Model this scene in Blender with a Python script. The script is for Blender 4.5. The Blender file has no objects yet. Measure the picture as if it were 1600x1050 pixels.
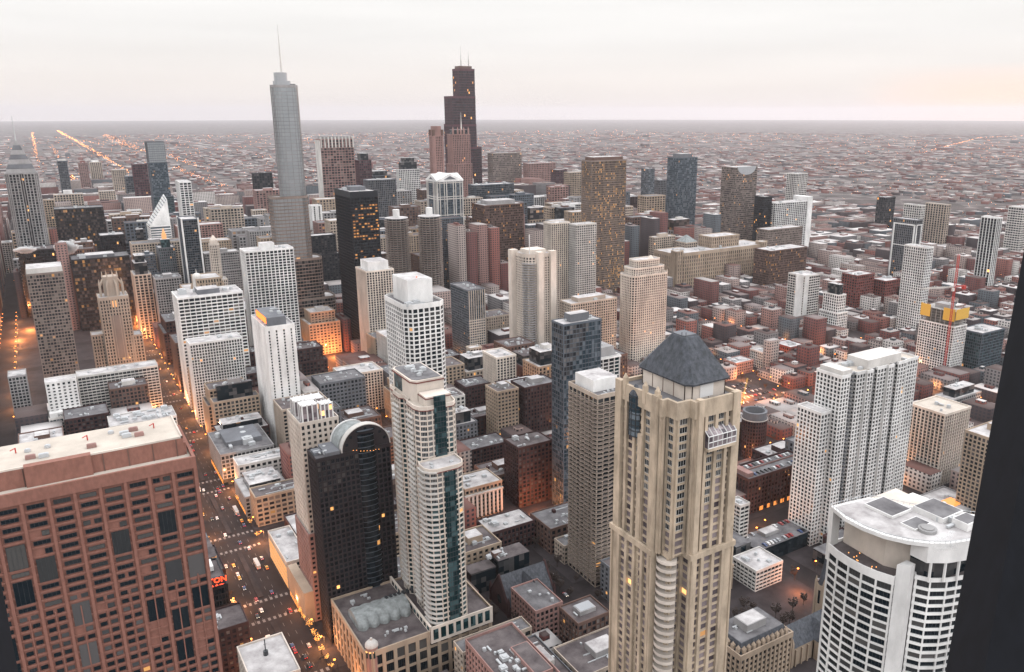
import bpy, math, random, colorsys
import numpy as np
from mathutils import Matrix, Vector
S = bpy.context.scene
COL = S.collection
rnd = random.Random(7)
R = math.radians

# ------------------------------------------------------------------ camera, sky, sun, exposure
EYE = 310.0
PITCH = math.atan(351/1274.0); HEAD = R(32.5)
fw = Vector((-math.sin(HEAD)*math.cos(PITCH), -math.cos(HEAD)*math.cos(PITCH), -math.sin(PITCH)))
rt = Vector((-math.cos(HEAD), math.sin(HEAD), 0)); up = rt.cross(fw)
cam_d = bpy.data.cameras.new('camera'); cam = bpy.data.objects.new('camera', cam_d); COL.objects.link(cam)
cam.matrix_world = Matrix(((rt.x, up.x, -fw.x, 0), (rt.y, up.y, -fw.y, 0), (rt.z, up.z, -fw.z, EYE), (0, 0, 0, 1)))
cam_d.sensor_width = 36; cam_d.lens = 1274/1600*36; cam_d.shift_x = -75/1600
cam_d.clip_start = 0.1; cam_d.clip_end = 200000
S.camera = cam

def proj(X, Y, Z):                       # used only to word the labels of the small buildings
    v = Vector((X, Y, Z-EYE)); w = v.dot(fw)
    if w < 1: return (-9999, -9999)
    return (875+1274*v.dot(rt)/w, 525-1274*v.dot(up)/w)

SUN_AZ = R(61)      # west of south
SUN_EL = R(3.5)
W = bpy.data.worlds.new('World'); S.world = W; W.use_nodes = True
nt = W.node_tree; nt.nodes.clear()
N = nt.nodes.new; L = nt.links.new
def wn(t, **k):
    n = N(t)
    for a, b in k.items(): setattr(n, a, b)
    return n
out = wn('ShaderNodeOutputWorld'); bg = wn('ShaderNodeBackground'); bg.inputs['Strength'].default_value = 0.1
L(bg.outputs[0], out.inputs[0])
sky = wn('ShaderNodeTexSky', sky_type='NISHITA'); sky.sun_disc = False
sky.sun_elevation = SUN_EL; sky.sun_rotation = math.pi+SUN_AZ; sky.altitude = 200; sky.dust_density = 2
tc = wn('ShaderNodeTexCoord'); sx = wn('ShaderNodeSeparateXYZ'); L(tc.outputs['Generated'], sx.inputs[0])
ramp = wn('ShaderNodeValToRGB'); L(sx.outputs['Z'], ramp.inputs[0])
cr = ramp.color_ramp; cr.elements[0].position = 0.0; cr.elements[0].color = (0.82, 0.755, 0.715, 1)
cr.elements[1].position = 1.0; cr.elements[1].color = (0.98, 1.0, 1.04, 1)
for p_, c_ in ((0.03, (0.86, 0.805, 0.765)), (0.08, (0.875, 0.855, 0.835)), (0.16, (0.885, 0.885, 0.87)), (0.35, (0.97, 0.97, 0.975))):
    e = cr.elements.new(p_); e.color = (*c_, 1)
# overcast brightening towards the zenith
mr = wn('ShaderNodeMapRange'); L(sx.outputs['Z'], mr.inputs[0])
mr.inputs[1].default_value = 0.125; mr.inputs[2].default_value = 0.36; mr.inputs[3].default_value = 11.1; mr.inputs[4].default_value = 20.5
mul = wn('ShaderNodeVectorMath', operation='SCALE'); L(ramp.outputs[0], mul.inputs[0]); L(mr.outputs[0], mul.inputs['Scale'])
# thin streaks of cloud
mp = wn('ShaderNodeMapping'); mp.inputs['Scale'].default_value = (1.2, 1.2, 16); L(tc.outputs['Generated'], mp.inputs[0])
nz = wn('ShaderNodeTexNoise'); nz.inputs['Scale'].default_value = 2.2; nz.inputs['Detail'].default_value = 6; L(mp.outputs[0], nz.inputs[0])
nr = wn('ShaderNodeMapRange'); L(nz.outputs[0], nr.inputs[0]); nr.inputs[1].default_value = 0.3; nr.inputs[2].default_value = 0.75
nr.inputs[3].default_value = 0.94; nr.inputs[4].default_value = 1.02
mul2 = wn('ShaderNodeVectorMath', operation='SCALE'); L(mul.outputs[0], mul2.inputs[0]); L(nr.outputs[0], mul2.inputs['Scale'])
# warm glow low around the sun
sd = (-math.sin(SUN_AZ)*math.cos(R(0.6)), -math.cos(SUN_AZ)*math.cos(R(0.6)), math.sin(R(0.6)))
nv = wn('ShaderNodeVectorMath', operation='NORMALIZE'); L(tc.outputs['Generated'], nv.inputs[0])
dp = wn('ShaderNodeVectorMath', operation='DOT_PRODUCT'); L(nv.outputs[0], dp.inputs[0]); dp.inputs[1].default_value = sd
gr = wn('ShaderNodeMapRange'); L(dp.outputs['Value'], gr.inputs[0]); gr.inputs[1].default_value = 0.985; gr.inputs[2].default_value = 1.0
gr.inputs[3].default_value = 0; gr.inputs[4].default_value = 1
gp = wn('ShaderNodeMath', operation='POWER'); L(gr.outputs[0], gp.inputs[0]); gp.inputs[1].default_value = 1.5
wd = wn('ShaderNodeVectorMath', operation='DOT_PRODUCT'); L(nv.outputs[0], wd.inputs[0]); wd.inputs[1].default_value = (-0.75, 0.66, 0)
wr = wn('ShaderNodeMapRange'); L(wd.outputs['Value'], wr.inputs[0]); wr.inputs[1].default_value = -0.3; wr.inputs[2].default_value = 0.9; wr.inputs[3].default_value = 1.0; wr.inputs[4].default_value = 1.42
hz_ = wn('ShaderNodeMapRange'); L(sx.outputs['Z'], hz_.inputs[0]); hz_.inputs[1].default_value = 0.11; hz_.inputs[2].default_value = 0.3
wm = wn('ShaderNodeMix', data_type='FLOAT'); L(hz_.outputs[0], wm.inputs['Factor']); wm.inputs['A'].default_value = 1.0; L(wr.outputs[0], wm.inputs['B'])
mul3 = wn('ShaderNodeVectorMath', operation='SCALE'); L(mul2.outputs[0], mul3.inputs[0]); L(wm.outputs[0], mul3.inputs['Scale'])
a1 = wn('ShaderNodeMix', data_type='RGBA'); gz = wn('ShaderNodeMapRange'); L(sx.outputs['Z'], gz.inputs[0]); gz.inputs[1].default_value = 0.01; gz.inputs[2].default_value = 0.05; gz.inputs[3].default_value = 1; gz.inputs[4].default_value = 0
gm_ = wn('ShaderNodeMath', operation='MULTIPLY'); L(gp.outputs[0], gm_.inputs[0]); L(gz.outputs[0], gm_.inputs[1]); L(gm_.outputs[0], a1.inputs['Factor']); L(mul3.outputs[0], a1.inputs['A']); a1.inputs['B'].default_value = (12.2, 8.4, 6.6, 1)
sm = wn('ShaderNodeVectorMath', operation='SCALE'); L(sky.outputs[0], sm.inputs[0]); sm.inputs['Scale'].default_value = 0.0015
a2 = wn('ShaderNodeVectorMath', operation='ADD'); L(a1.outputs['Result'], a2.inputs[0]); L(sm.outputs[0], a2.inputs[1])
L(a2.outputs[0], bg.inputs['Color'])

sl = bpy.data.lights.new('sun', 'SUN'); sl.energy = 0.5; sl.angle = R(10); sl.color = (1.0, 0.62, 0.46)
so = bpy.data.objects.new('sun', sl); COL.objects.link(so)
sdir = Vector((-math.sin(SUN_AZ)*math.cos(R(3.5)), -math.cos(SUN_AZ)*math.cos(R(3.5)), math.sin(R(3.5))))
so.rotation_euler = sdir.to_track_quat('Z', 'Y').to_euler(); so.location = (0, 0, 600)
vs = S.view_settings; vs.view_transform = 'Standard'; vs.look = 'None'; vs.exposure = 0.0; vs.gamma = 1; vs.use_curve_mapping = False
S.render.engine = 'CYCLES'
cy = S.cycles; cy.max_bounces = 4; cy.diffuse_bounces = 1; cy.glossy_bounces = 2; cy.transmission_bounces = 2; cy.volume_bounces = 1
cy.caustics_reflective = False; cy.caustics_refractive = False; cy.use_denoising = True
cy.sample_clamp_indirect = 4; cy.sample_clamp_direct = 0

# ------------------------------------------------------------------ materials
MT = {}
def base_mat(name):
    m = bpy.data.materials.new(name); m.use_nodes = True; MT[name] = m
    t = m.node_tree; b = t.nodes['Principled BSDF']
    m.cycles.emission_sampling = 'NONE'
    return m, t, b
def stone(name, col, rough=0.85, var=0.16, scale=0.05, col2=None, metal=0.0):
    m, t, b = base_mat(name)
    n1 = t.nodes.new('ShaderNodeTexNoise'); n1.inputs['Scale'].default_value = scale; n1.inputs['Detail'].default_value = 8
    n1.inputs['Roughness'].default_value = 0.65
    g = t.nodes.new('ShaderNodeTexCoord'); oi = t.nodes.new('ShaderNodeObjectInfo')
    ad = t.nodes.new('ShaderNodeVectorMath'); ad.operation = 'ADD'
    t.links.new(g.outputs['Object'], ad.inputs[0]); 
    cb = t.nodes.new('ShaderNodeVectorMath'); cb.operation = 'SCALE'; cb.inputs[0].default_value = (90, 70, 50)
    t.links.new(oi.outputs['Random'], cb.inputs['Scale']); t.links.new(cb.outputs[0], ad.inputs[1])
    mpn = t.nodes.new('ShaderNodeMapping'); mpn.inputs['Scale'].default_value = (1, 1, 0.45)
    t.links.new(ad.outputs[0], mpn.inputs[0]); t.links.new(mpn.outputs[0], n1.inputs['Vector'])
    mx = t.nodes.new('ShaderNodeMix'); mx.data_type = 'RGBA'
    c2 = col2 or tuple(c*(1-var*2) for c in col)
    c1 = tuple(min(1, c*(1+var*0.5)) for c in col)
    mr_ = t.nodes.new('ShaderNodeMapRange'); mr_.inputs[1].default_value = 0.35; mr_.inputs[2].default_value = 0.66
    t.links.new(n1.outputs[0], mr_.inputs[0]); t.links.new(mr_.outputs[0], mx.inputs['Factor'])
    mx.inputs['A'].default_value = (*c2, 1); mx.inputs['B'].default_value = (*c1, 1)
    t.links.new(mx.outputs['Result'], b.inputs['Base Color'])
    b.inputs['Roughness'].default_value = rough; b.inputs['Metallic'].default_value = metal
    b.inputs['Specular IOR Level'].default_value = 0.3
    return m
def plain(name, col, rough=0.6, metal=0.0):
    m, t, b = base_mat(name); b.inputs['Base Color'].default_value = (*col, 1)
    b.inputs['Roughness'].default_value = rough; b.inputs['Metallic'].default_value = metal
    return m
def glow(name, col, strength):
    m, t, b = base_mat(name); b.inputs['Base Color'].default_value = (*[c*.3 for c in col], 1)
    b.inputs['Emission Color'].default_value = (*col, 1); b.inputs['Emission Strength'].default_value = strength
    return m
def glass(name, dark, light, lit=0.03, power=2.0, bright=0.25, rough=0.15, litcol=(1.0, 0.48, 0.14), obj=False, spec=0.35, cell=1.0):
    """window cells taken from the UV map: every cell its own blind, reflection and now and then a lamp"""
    m, t, b = base_mat(name); n = t.nodes.new; l = t.links.new
    oi = n('ShaderNodeObjectInfo')
    wn3 = n('ShaderNodeTexWhiteNoise'); wn3.noise_dimensions = '3D'
    if obj:
        cb = n('ShaderNodeVectorMath'); cb.operation = 'SCALE'; cb.inputs[0].default_value = (911, 577, 313)
        l(oi.outputs['Random'], cb.inputs['Scale']); l(cb.outputs[0], wn3.inputs['Vector'])
    else:
        uv = n('ShaderNodeUVMap'); fl = n('ShaderNodeVectorMath'); fl.operation = 'FLOOR'
        l(uv.outputs[0], fl.inputs[0])
        cb = n('ShaderNodeVectorMath'); cb.operation = 'SCALE'; cb.inputs[0].default_value = (91, 57, 313)
        l(oi.outputs['Random'], cb.inputs['Scale'])
        ad = n('ShaderNodeVectorMath'); ad.operation = 'ADD'; l(fl.outputs[0], ad.inputs[0]); l(cb.outputs[0], ad.inputs[1])
        l(ad.outputs[0], wn3.inputs['Vector'])
    sp = n('ShaderNodeSeparateColor'); l(wn3.outputs['Color'], sp.inputs[0])
    mr_ = n('ShaderNodeMapRange'); l(sp.outputs[0], mr_.inputs[0]); mr_.inputs[1].default_value = 1-bright-0.25; mr_.inputs[2].default_value = 1.0
    mx = n('ShaderNodeMix'); mx.data_type = 'RGBA'; l(mr_.outputs[0], mx.inputs['Factor'])
    mx.inputs['A'].default_value = (*dark, 1); mx.inputs['B'].default_value = (*light, 1)
    l(mx.outputs['Result'], b.inputs['Base Color'])
    # lit windows come in clusters
    if not obj:
        cl = n('ShaderNodeTexNoise'); cl.inputs['Scale'].default_value = 0.13; cl.inputs['Detail'].default_value = 1
        l(ad.outputs[0], cl.inputs['Vector'])
        cm = n('ShaderNodeMapRange'); l(cl.outputs[0], cm.inputs[0]); cm.inputs[1].default_value = 0.42; cm.inputs[2].default_value = 0.66
        cm.inputs[3].default_value = lit*0.3; cm.inputs[4].default_value = lit*2.6
        thr = n('ShaderNodeMath'); thr.operation = 'LESS_THAN'; l(sp.outputs[1], thr.inputs[0]); l(cm.outputs[0], thr.inputs[1])
    else:
        thr = n('ShaderNodeMath'); thr.operation = 'LESS_THAN'; l(sp.outputs[1], thr.inputs[0]); thr.inputs[1].default_value = lit
    pm = n('ShaderNodeMath'); pm.operation = 'MULTIPLY'; l(thr.outputs[0], pm.inputs[0])
    pr = n('ShaderNodeMapRange'); l(sp.outputs[2], pr.inputs[0]); pr.inputs[3].default_value = power*0.3; pr.inputs[4].default_value = power*1.4
    l(pr.outputs[0], pm.inputs[1]); l(pm.outputs[0], b.inputs['Emission Strength'])
    b.inputs['Emission Color'].default_value = (*litcol, 1)
    b.inputs['Roughness'].default_value = rough; b.inputs['Specular IOR Level'].default_value = spec
    return m
stone('white', (0.79, 0.775, 0.76)); stone('pale', (0.60, 0.57, 0.54)); stone('cream', (0.65, 0.57, 0.50)); stone('beige', (0.46, 0.38, 0.315))
stone('tan', (0.53, 0.425, 0.32), var=0.2, scale=0.16); stone('sandstone', (0.40, 0.31, 0.235)); stone('taupe', (0.25, 0.20, 0.175)); stone('brown', (0.14, 0.085, 0.07)); stone('grey', (0.32, 0.31, 0.31))
stone('pink_granite', (0.26, 0.12, 0.092), var=0.10, scale=0.9); stone('brick', (0.20, 0.062, 0.052), var=0.2); stone('dark_brick', (0.062, 0.032, 0.032), var=0.25)
stone('rose', (0.32, 0.19, 0.17)); stone('black', (0.012, 0.016, 0.022), rough=0.5); stone('steel_blue', (0.10, 0.12, 0.145), rough=0.5); stone('slate_grey', (0.15, 0.155, 0.17))
stone('silver', (0.36, 0.37, 0.385), rough=0.35, var=0.06); stone('concrete', (0.38, 0.36, 0.34)); stone('red', (0.19, 0.05, 0.05)); stone('maroon', (0.09, 0.035, 0.045))
stone('dark_granite', (0.032, 0.027, 0.031), var=.2); stone('roof_snow', (0.52, 0.50, 0.495), col2=(0.26, 0.24, 0.24), scale=0.09); stone('roof_grey', (0.17, 0.165, 0.17), col2=(0.08, 0.075, 0.08), scale=0.12)
stone('roof_dark', (0.05, 0.04, 0.042), col2=(0.14, 0.12, 0.12), scale=0.10); stone('roof_cream', (0.50, 0.44, 0.38), scale=0.1, var=0.1)
stone('slate_roof', (0.07, 0.076, 0.09), rough=0.6, var=0.3, scale=0.7); stone('teal_roof', (0.27, 0.29, 0.29), var=0.2, scale=0.3)
stone('asphalt', (0.027, 0.021, 0.022), var=0.25, scale=0.05); stone('paving', (0.042, 0.034, 0.036), var=0.25, scale=0.08)
plain('metal_dark', (0.03, 0.035, 0.04), 0.5); plain('metal_light', (0.42, 0.43, 0.44), 0.5); plain('red_paint', (0.42, 0.035, 0.025), 0.5)
plain('yellow_net', (0.60, 0.36, 0.06), 0.8); plain('white_paint', (0.62, 0.61, 0.60), 0.5); plain('bark', (0.05, 0.035, 0.03), 0.9); plain('gold', (0.6, 0.36, 0.08), 0.4, 0.3)
glass('glass_dark', (0.006, 0.013, 0.018), (0.10, 0.095, 0.095), lit=0.005, bright=0.2, power=1.0)
glass('glass_black', (0.004, 0.010, 0.014), (0.018, 0.026, 0.032), lit=0.006, bright=0.3, spec=0.35)
glass('glass_blue', (0.025, 0.045, 0.06), (0.16, 0.19, 0.22), lit=0.008, bright=0.3, power=.7)
glass('glass_green', (0.004, 0.022, 0.026), (0.06, 0.11, 0.12), lit=0.005, bright=0.25)
glass('glass_silver', (0.33, 0.36, 0.38), (0.37, 0.40, 0.42), lit=0.004, bright=0.5, power=.8, spec=.8)
MT['glass_silver'].node_tree.nodes['Principled BSDF'].inputs['Metallic'].default_value = .75; MT['glass_silver'].node_tree.nodes['Principled BSDF'].inputs['Roughness'].default_value = .3
glass('glass_lit', (0.02, 0.018, 0.018), (0.13, 0.10, 0.09), lit=0.06, power=.4, bright=0.3)
glass('glass_very_lit', (0.02, 0.014, 0.01), (0.14, 0.10, 0.06), lit=0.15, power=.5, bright=0.35, litcol=(1.0, 0.50, 0.13))
glass('glass_mauve', (0.05, 0.04, 0.05), (0.30, 0.25, 0.26), lit=0.01, bright=0.7)
glass('glass_office', (0.02, 0.022, 0.028), (0.20, 0.17, 0.155), lit=0.022, power=.6, bright=0.3)
glass('window_pane', (0.006, 0.012, 0.017), (0.10, 0.095, 0.09), lit=0.004, power=1.0, bright=0.22, obj=True)
glass('window_pane_tall', (0.014, 0.017, 0.022), (0.22, 0.21, 0.21), lit=0.008, power=1.0, bright=0.45, obj=True)
glow('lamp_orange', (1.0, 0.26, 0.04), 11); glow('lamp_warm', (1.0, 0.42, 0.10), 3.2); glow('neon_red', (1.0, 0.07, 0.02), 3.2); glow('tail_red', (1.0, 0.04, 0.03), 3.0)
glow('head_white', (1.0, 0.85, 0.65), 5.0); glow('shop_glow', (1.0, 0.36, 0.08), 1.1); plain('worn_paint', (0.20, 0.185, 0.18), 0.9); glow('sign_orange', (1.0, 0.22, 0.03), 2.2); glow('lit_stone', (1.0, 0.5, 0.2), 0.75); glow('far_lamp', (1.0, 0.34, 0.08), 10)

glow('lit_win_a', (1.0, .42, .12), .30); glow('lit_win_b', (1.0, .46, .12), .8)
HAZE = 0.00003; STEAM_OFF = False
# ------------------------------------------------------------------ mesh helpers
class M:
    def __init__(s): s.v = []; s.f = []; s.uv = []; s.n = 0
    def add(s, vs, fs, uv=None):
        s.v.extend(vs); n = s.n
        for k, f in enumerate(fs):
            s.f.append([n+i for i in f]); s.uv.append(uv[k] if uv else [((vs[i][0]+vs[i][1])/2.6+.013, vs[i][2]/3.05+.017) for i in f])
        s.n += len(vs)
    def box(s, x0, x1, y0, y1, z0, z1, bottom=False):
        if x0 > x1: x0, x1 = x1, x0
        if y0 > y1: y0, y1 = y1, y0
        vs = [(x0, y0, z0), (x1, y0, z0), (x1, y1, z0), (x0, y1, z0), (x0, y0, z1), (x1, y0, z1), (x1, y1, z1), (x0, y1, z1)]
        fs = [(0, 1, 5, 4), (1, 2, 6, 5), (2, 3, 7, 6), (3, 0, 4, 7), (4, 5, 6, 7)]
        if bottom: fs.append((3, 2, 1, 0))
        s.add(vs, fs)
    def prism(s, p, z0, z1, bottom=False, top=True, p2=None):
        n = len(p); q = p2 or p
        vs = [(a, b, z0) for a, b in p]+[(a, b, z1) for a, b in q]
        fs = [(i, (i+1) % n, n+(i+1) % n, n+i) for i in range(n)]
        if top: fs.append(tuple(range(n, 2*n)))
        if bottom: fs.append(tuple(range(n-1, -1, -1)))
        s.add(vs, fs)
    def beam(s, a, b, r):
        a = Vector(a); b = Vector(b); d = (b-a).normalized()
        u = d.orthogonal().normalized()*r; w = d.cross(u).normalized()*r
        vs = [tuple(p+x) for p in (a, b) for x in (u+w, w-u, -u-w, u-w)]
        s.add(vs, [(0, 1, 5, 4), (1, 2, 6, 5), (2, 3, 7, 6), (3, 0, 4, 7), (4, 5, 6, 7), (3, 2, 1, 0)])
    def build(s, name, mat, parent=None, loc=None, rz=0, **props):
        me = bpy.data.meshes.new(name)
        me.from_pydata(s.v, [], s.f)
        ul = me.uv_layers.new(name='UVMap')
        flat = [c for f in s.uv for uv in f for c in uv]
        ul.data.foreach_set('uv', flat)
        me.materials.append(MT[mat]); me.update()
        o = bpy.data.objects.new(name, me); COL.objects.link(o)
        if parent: o.parent = parent
        if loc: o.location = loc
        if rz: o.rotation_euler.z = rz
        for k, v in props.items(): o[k] = v
        return o
def empty(name, label, cat, loc, rz=0, group=None):
    o = bpy.data.objects.new(name, None); COL.objects.link(o); o.location = loc; o.rotation_euler.z = rz
    o.empty_display_size = 1; o['label'] = label; o['category'] = cat
    if group: o['group'] = group
    return o
def offset(p, d):                                 # positive = outwards, counter-clockwise polygon
    n = len(p); r = []
    for i in range(n):
        a, b, c = Vector(p[i-1]), Vector(p[i]), Vector(p[(i+1) % n])
        e1 = (b-a).normalized(); e2 = (c-b).normalized()
        n1 = Vector((e1.y, -e1.x)); n2 = Vector((e2.y, -e2.x))
        m = n1+n2; k = max(0.35, 1+n1.dot(n2))
        r.append((b.x+m.x*d/k, b.y+m.y*d/k))
    return r
def rect(w, d, x=0, y=0): return [(x-w/2, y-d/2), (x+w/2, y-d/2), (x+w/2, y+d/2), (x-w/2, y+d/2)]
def ngon(r, n, x=0, y=0, ry=None, a0=0.0): return [(x+r*math.cos(a0+2*math.pi*i/n), y+(ry or r)*math.sin(a0+2*math.pi*i/n)) for i in range(n)]
def rrect(w, d, r, x=0, y=0, k=4):
    o = []
    for cx_, cy_, a in ((w/2-r, -d/2+r, -90), (w/2-r, d/2-r, 0), (-w/2+r, d/2-r, 90), (-w/2+r, -d/2+r, 180)):
        for i in range(k+1):
            t = R(a+90*i/k); o.append((x+cx_+r*math.cos(t), y+cy_+r*math.sin(t)))
    return o

# style: facade material, glass material, bay, floor, pier width, band height, pier proud, band proud
ST = {
 'cream_grid': ('cream', 'glass_dark', 3.3, 3.1, 1.2, 1.1, .12, 0), 'cream_piers': ('cream', 'glass_dark', 3.4, 3.0, 1.3, .8, .5, 0),
 'beige_grid': ('beige', 'glass_dark', 3.4, 3.2, 1.4, 1.2, .12, 0), 'beige_piers': ('beige', 'glass_dark', 3.6, 3.2, 1.5, .9, .5, 0), 'sand_piers': ('sandstone', 'glass_dark', 3.4, 3.4, 1.3, 1.3, .4, 0),
 'white_grid': ('white', 'glass_dark', 4.4, 3.15, 1.15, .95, .10, 0), 'white_fine': ('white', 'glass_dark', 2.7, 3.0, .95, .95, .10, 0), 'pale_grid': ('pale', 'glass_dark', 3.2, 3.2, 1.1, 1.1, .1, 0),
 'white_slots': ('white', 'glass_dark', 7.0, 3.0, 5.2, .5, .05, 0), 'white_bands': ('white', 'glass_office', 5.6, 3.7, .7, 1.5, .2, 0), 'pale_bands': ('pale', 'glass_dark', 3.6, 3.0, .5, 1.25, .05, .1),
 'concrete_bands': ('taupe', 'glass_dark', 3.0, 3.3, .5, 1.3, .2, 0), 'brown_bands': ('brown', 'glass_lit', 2.4, 3.4, .4, 1.2, .1, 0), 'brown_grid': ('brown', 'glass_office', 3.2, 3.6, .8, 1.2, .15, 0),
 'taupe_grid': ('taupe', 'glass_office', 2.9, 3.6, .8, 1.4, .15, 0), 'black': ('black', 'glass_black', 1.8, 3.8, .3, 1.0, .15, 0), 'black_lit': ('black', 'glass_lit', 2.4, 3.9, .3, 1.1, .12, 0),
 'slate_piers': ('slate_grey', 'glass_dark', 3.0, 3.6, .8, .9, .4, 0), 'blue_glass': ('steel_blue', 'glass_blue', 3.0, 3.6, .22, .7, .05, 0), 'blue_bands': ('slate_grey', 'glass_blue', 3.2, 3.2, .3, .8, 0, .5),
 'silver_glass': ('silver', 'glass_silver', 3.0, 4.0, .2, .8, .05, 0), 'teal_glass': ('steel_blue', 'glass_green', 2.6, 3.8, .25, .8, .05, 0),
 'dark_glass': ('steel_blue', 'glass_dark', 3.0, 3.4, .3, .8, .08, 0), 'lit_tower': ('taupe', 'glass_very_lit', 2.0, 3.0, .45, .95, .25, 0), 'brick_grid': ('brick', 'glass_dark', 3.4, 3.5, 1.5, 1.6, .1, 0),
 'rose_piers': ('rose', 'glass_dark', 3.4, 3.6, 1.5, 1.4, .4, 0), 'red_grid': ('maroon', 'glass_dark', 3.2, 3.7, .9, 1.4, .2, 0), 'dark_brick_grid': ('dark_brick', 'glass_dark', 3.4, 3.5, 1.4, 1.4, .1, 0),
 'red_brown_grid': ('rose', 'glass_office', 5.2, 4.6, 1.0, 1.3, .3, 0), 'grey_grid': ('grey', 'glass_dark', 3.4, 3.4, 1.1, 1.2, .1, 0), 'dark_piers': ('black', 'glass_dark', 3.8, 3.6, .9, .8, .4, 0),
 'white_piers_dark': ('white', 'glass_black', 4.2, 3.8, 1.1, .2, .5, 0), 'chevron': ('pale', 'glass_dark', 3.4, 3.3, .5, 1.5, .1, .2),
 'balcony': ('beige', 'glass_dark', 5.6, 2.95, .9, .45, .3, 1.3), 'rose_grid': ('rose', 'glass_dark', 3.3, 3.3, 1.3, 1.4, .1, 0), 'sand_grid': ('sandstone', 'glass_dark', 3.2, 3.3, 1.2, 1.3, .1, 0)}
ST = {k: (*v[:4], v[4]*(.8 if 'slots' not in k else 1), v[5]*.82, *v[6:]) for k, v in ST.items()}
INSET = 0.5
def skin(root, poly, z0, z1, st, cap=1.2, base=0.0, tag='', roofmat='roof_snow', parapet=1.0, corner=None):
    """glazing core, floor bands and piers over one polygonal storey stack"""
    fm, gm, bay, fl, pw, bh, pp, bp = st
    core = offset(poly, -INSET); g = M(); f = M(); n = len(poly)
    nf = max(1, round((z1-z0-base-cap)/fl)); fh = (z1-z0-base-cap)/nf
    acc = 0; edges = []
    for i in range(n):
        a, b = poly[i], poly[(i+1) % n]; ln = math.dist(a, b); nb = max(1, round(ln/bay)); 
        ca, cb_ = core[i], core[(i+1) % n]
        u0, u1 = acc+.001, acc+nb-.001
        g.add([(*ca, z0), (*cb_, z0), (*cb_, z1), (*ca, z1)], [(0, 1, 2, 3)], [[(u0, -base/fh), (u1, -base/fh), (u1, nf+cap/fh), (u0, nf+cap/fh)]])
        acc += nb+3
        ex, ey = (b[0]-a[0])/ln, (b[1]-a[1])/ln; nx, ny = ey, -ex
        edges.append((a, ex, ey, nx, ny, ln, nb))
        if pw > 0 and ln > 1.5:
            full = range(nb+1)
            for k in full:
                t = ln*k/nb
                wv = pw/2 if 0 < k < nb else pw*0.55
                t0, t1 = max(0.0, t-wv), min(ln, t+wv)
                q = []
                for (tt, dd) in ((t0, pp), (t1, pp), (t1, -INSET-.2), (t0, -INSET-.2)): q.append((a[0]+ex*tt+nx*dd, a[1]+ey*tt+ny*dd))
                q = [q[0], q[3], q[2], q[1]][::-1]
                f.prism(q, z0+base, z1-.05)
    bo = offset(poly, bp-.02 if bp == 0 else bp); bi = offset(poly, -INSET-.15)
    def ring(za, zb):
        vs = [(*p, za) for p in bo]+[(*p, zb) for p in bo]+[(*p, zb) for p in bi]+[(*p, za) for p in bi]
        fs = []
        for i in range(n):
            j = (i+1) % n
            fs += [(i, j, n+j, n+i), (n+i, n+j, 2*n+j, 2*n+i), (3*n+i, 3*n+j, j, i)]
        f.add(vs, fs)
    for k in range(nf):
        zf = z0+base+fh*k
        ring(zf-bh/2 if k else zf, zf+bh/2)
    po = offset(poly, max(pp, bp)+.06)
    ri = offset(poly, -.35)
    pz = z1+parapet
    vs = [(*p, z1-cap) for p in po]+[(*p, pz) for p in po]+[(*p, pz) for p in ri]+[(*p, z1-cap) for p in ri]
    fs = []
    for i in range(n):
        j = (i+1) % n
        fs += [(i, j, n+j, n+i), (n+i, n+j, 2*n+j, 2*n+i), (2*n+i, 2*n+j, 3*n+j, 3*n+i), (3*n+i, 3*n+j, j, i)]
    f.add(vs, fs)
    go = g.build('glazing', gm, root)
    if (acc-3*n)*nf > 100: go['kind'] = 'stuff'; fo = f.build('facade', fm, root)
    r = M(); r.prism(offset(poly, -.30), z1-.3, z1); r.build('roof', roofmat, root)
    return edges, fh, nf
def box_unit(root, name, x0, x1, y0, y1, z0, z1, mat, cap=None):
    m = M(); m.box(x0, x1, y0, y1, z0, z1)
    o = m.build(name, mat, root)
    if cap:
        c = M(); c.box(x0+.3, x1-.3, y0+.3, y1-.3, z1, z1+.12); c.build('roof_cover', cap, o)
    return o
UNIT = {}
def unit_mesh(kind):
    if kind not in UNIT:
        m = M()
        if kind == 0:
            m.box(-1.6, 1.6, -1.1, 1.1, 0, 1.7); m.box(-1.2, 1.2, -.8, .8, 1.7, 2.0)
        elif kind == 1:
            m.prism(ngon(1.3, 10), 0, 2.2); m.prism(ngon(.9, 10), 2.2, 2.5)
        elif kind == 2:
            m.box(-3.2, 3.2, -.7, .7, .4, 1.4); m.box(-2.8, -2.4, -.6, .6, 0, .4); m.box(2.4, 2.8, -.6, .6, 0, .4)
        else:
            m.box(-2.2, 2.2, -2.2, 2.2, 0, 2.6); m.prism(ngon(1.5, 8), 2.6, 3.1)
        o = m.build('roof_unit', 'metal_light'); COL.objects.unlink(o); UNIT[kind] = o
    return UNIT[kind]
def roof_units(root, w, d, z, n, x=0, y=0, s=1.0):
    for i in range(n):
        o = unit_mesh(rnd.randrange(4)).copy(); COL.objects.link(o); o.parent = root
        o.location = (x+rnd.uniform(-.38, .38)*w, y+rnd.uniform(-.36, .36)*d, z+.02); k = s*rnd.uniform(.7, 1.3); o.scale = (k, k, k*rnd.uniform(.8, 1.1))
        o.rotation_euler.z = rnd.choice((0, math.pi/2))
PANE = {}
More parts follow.
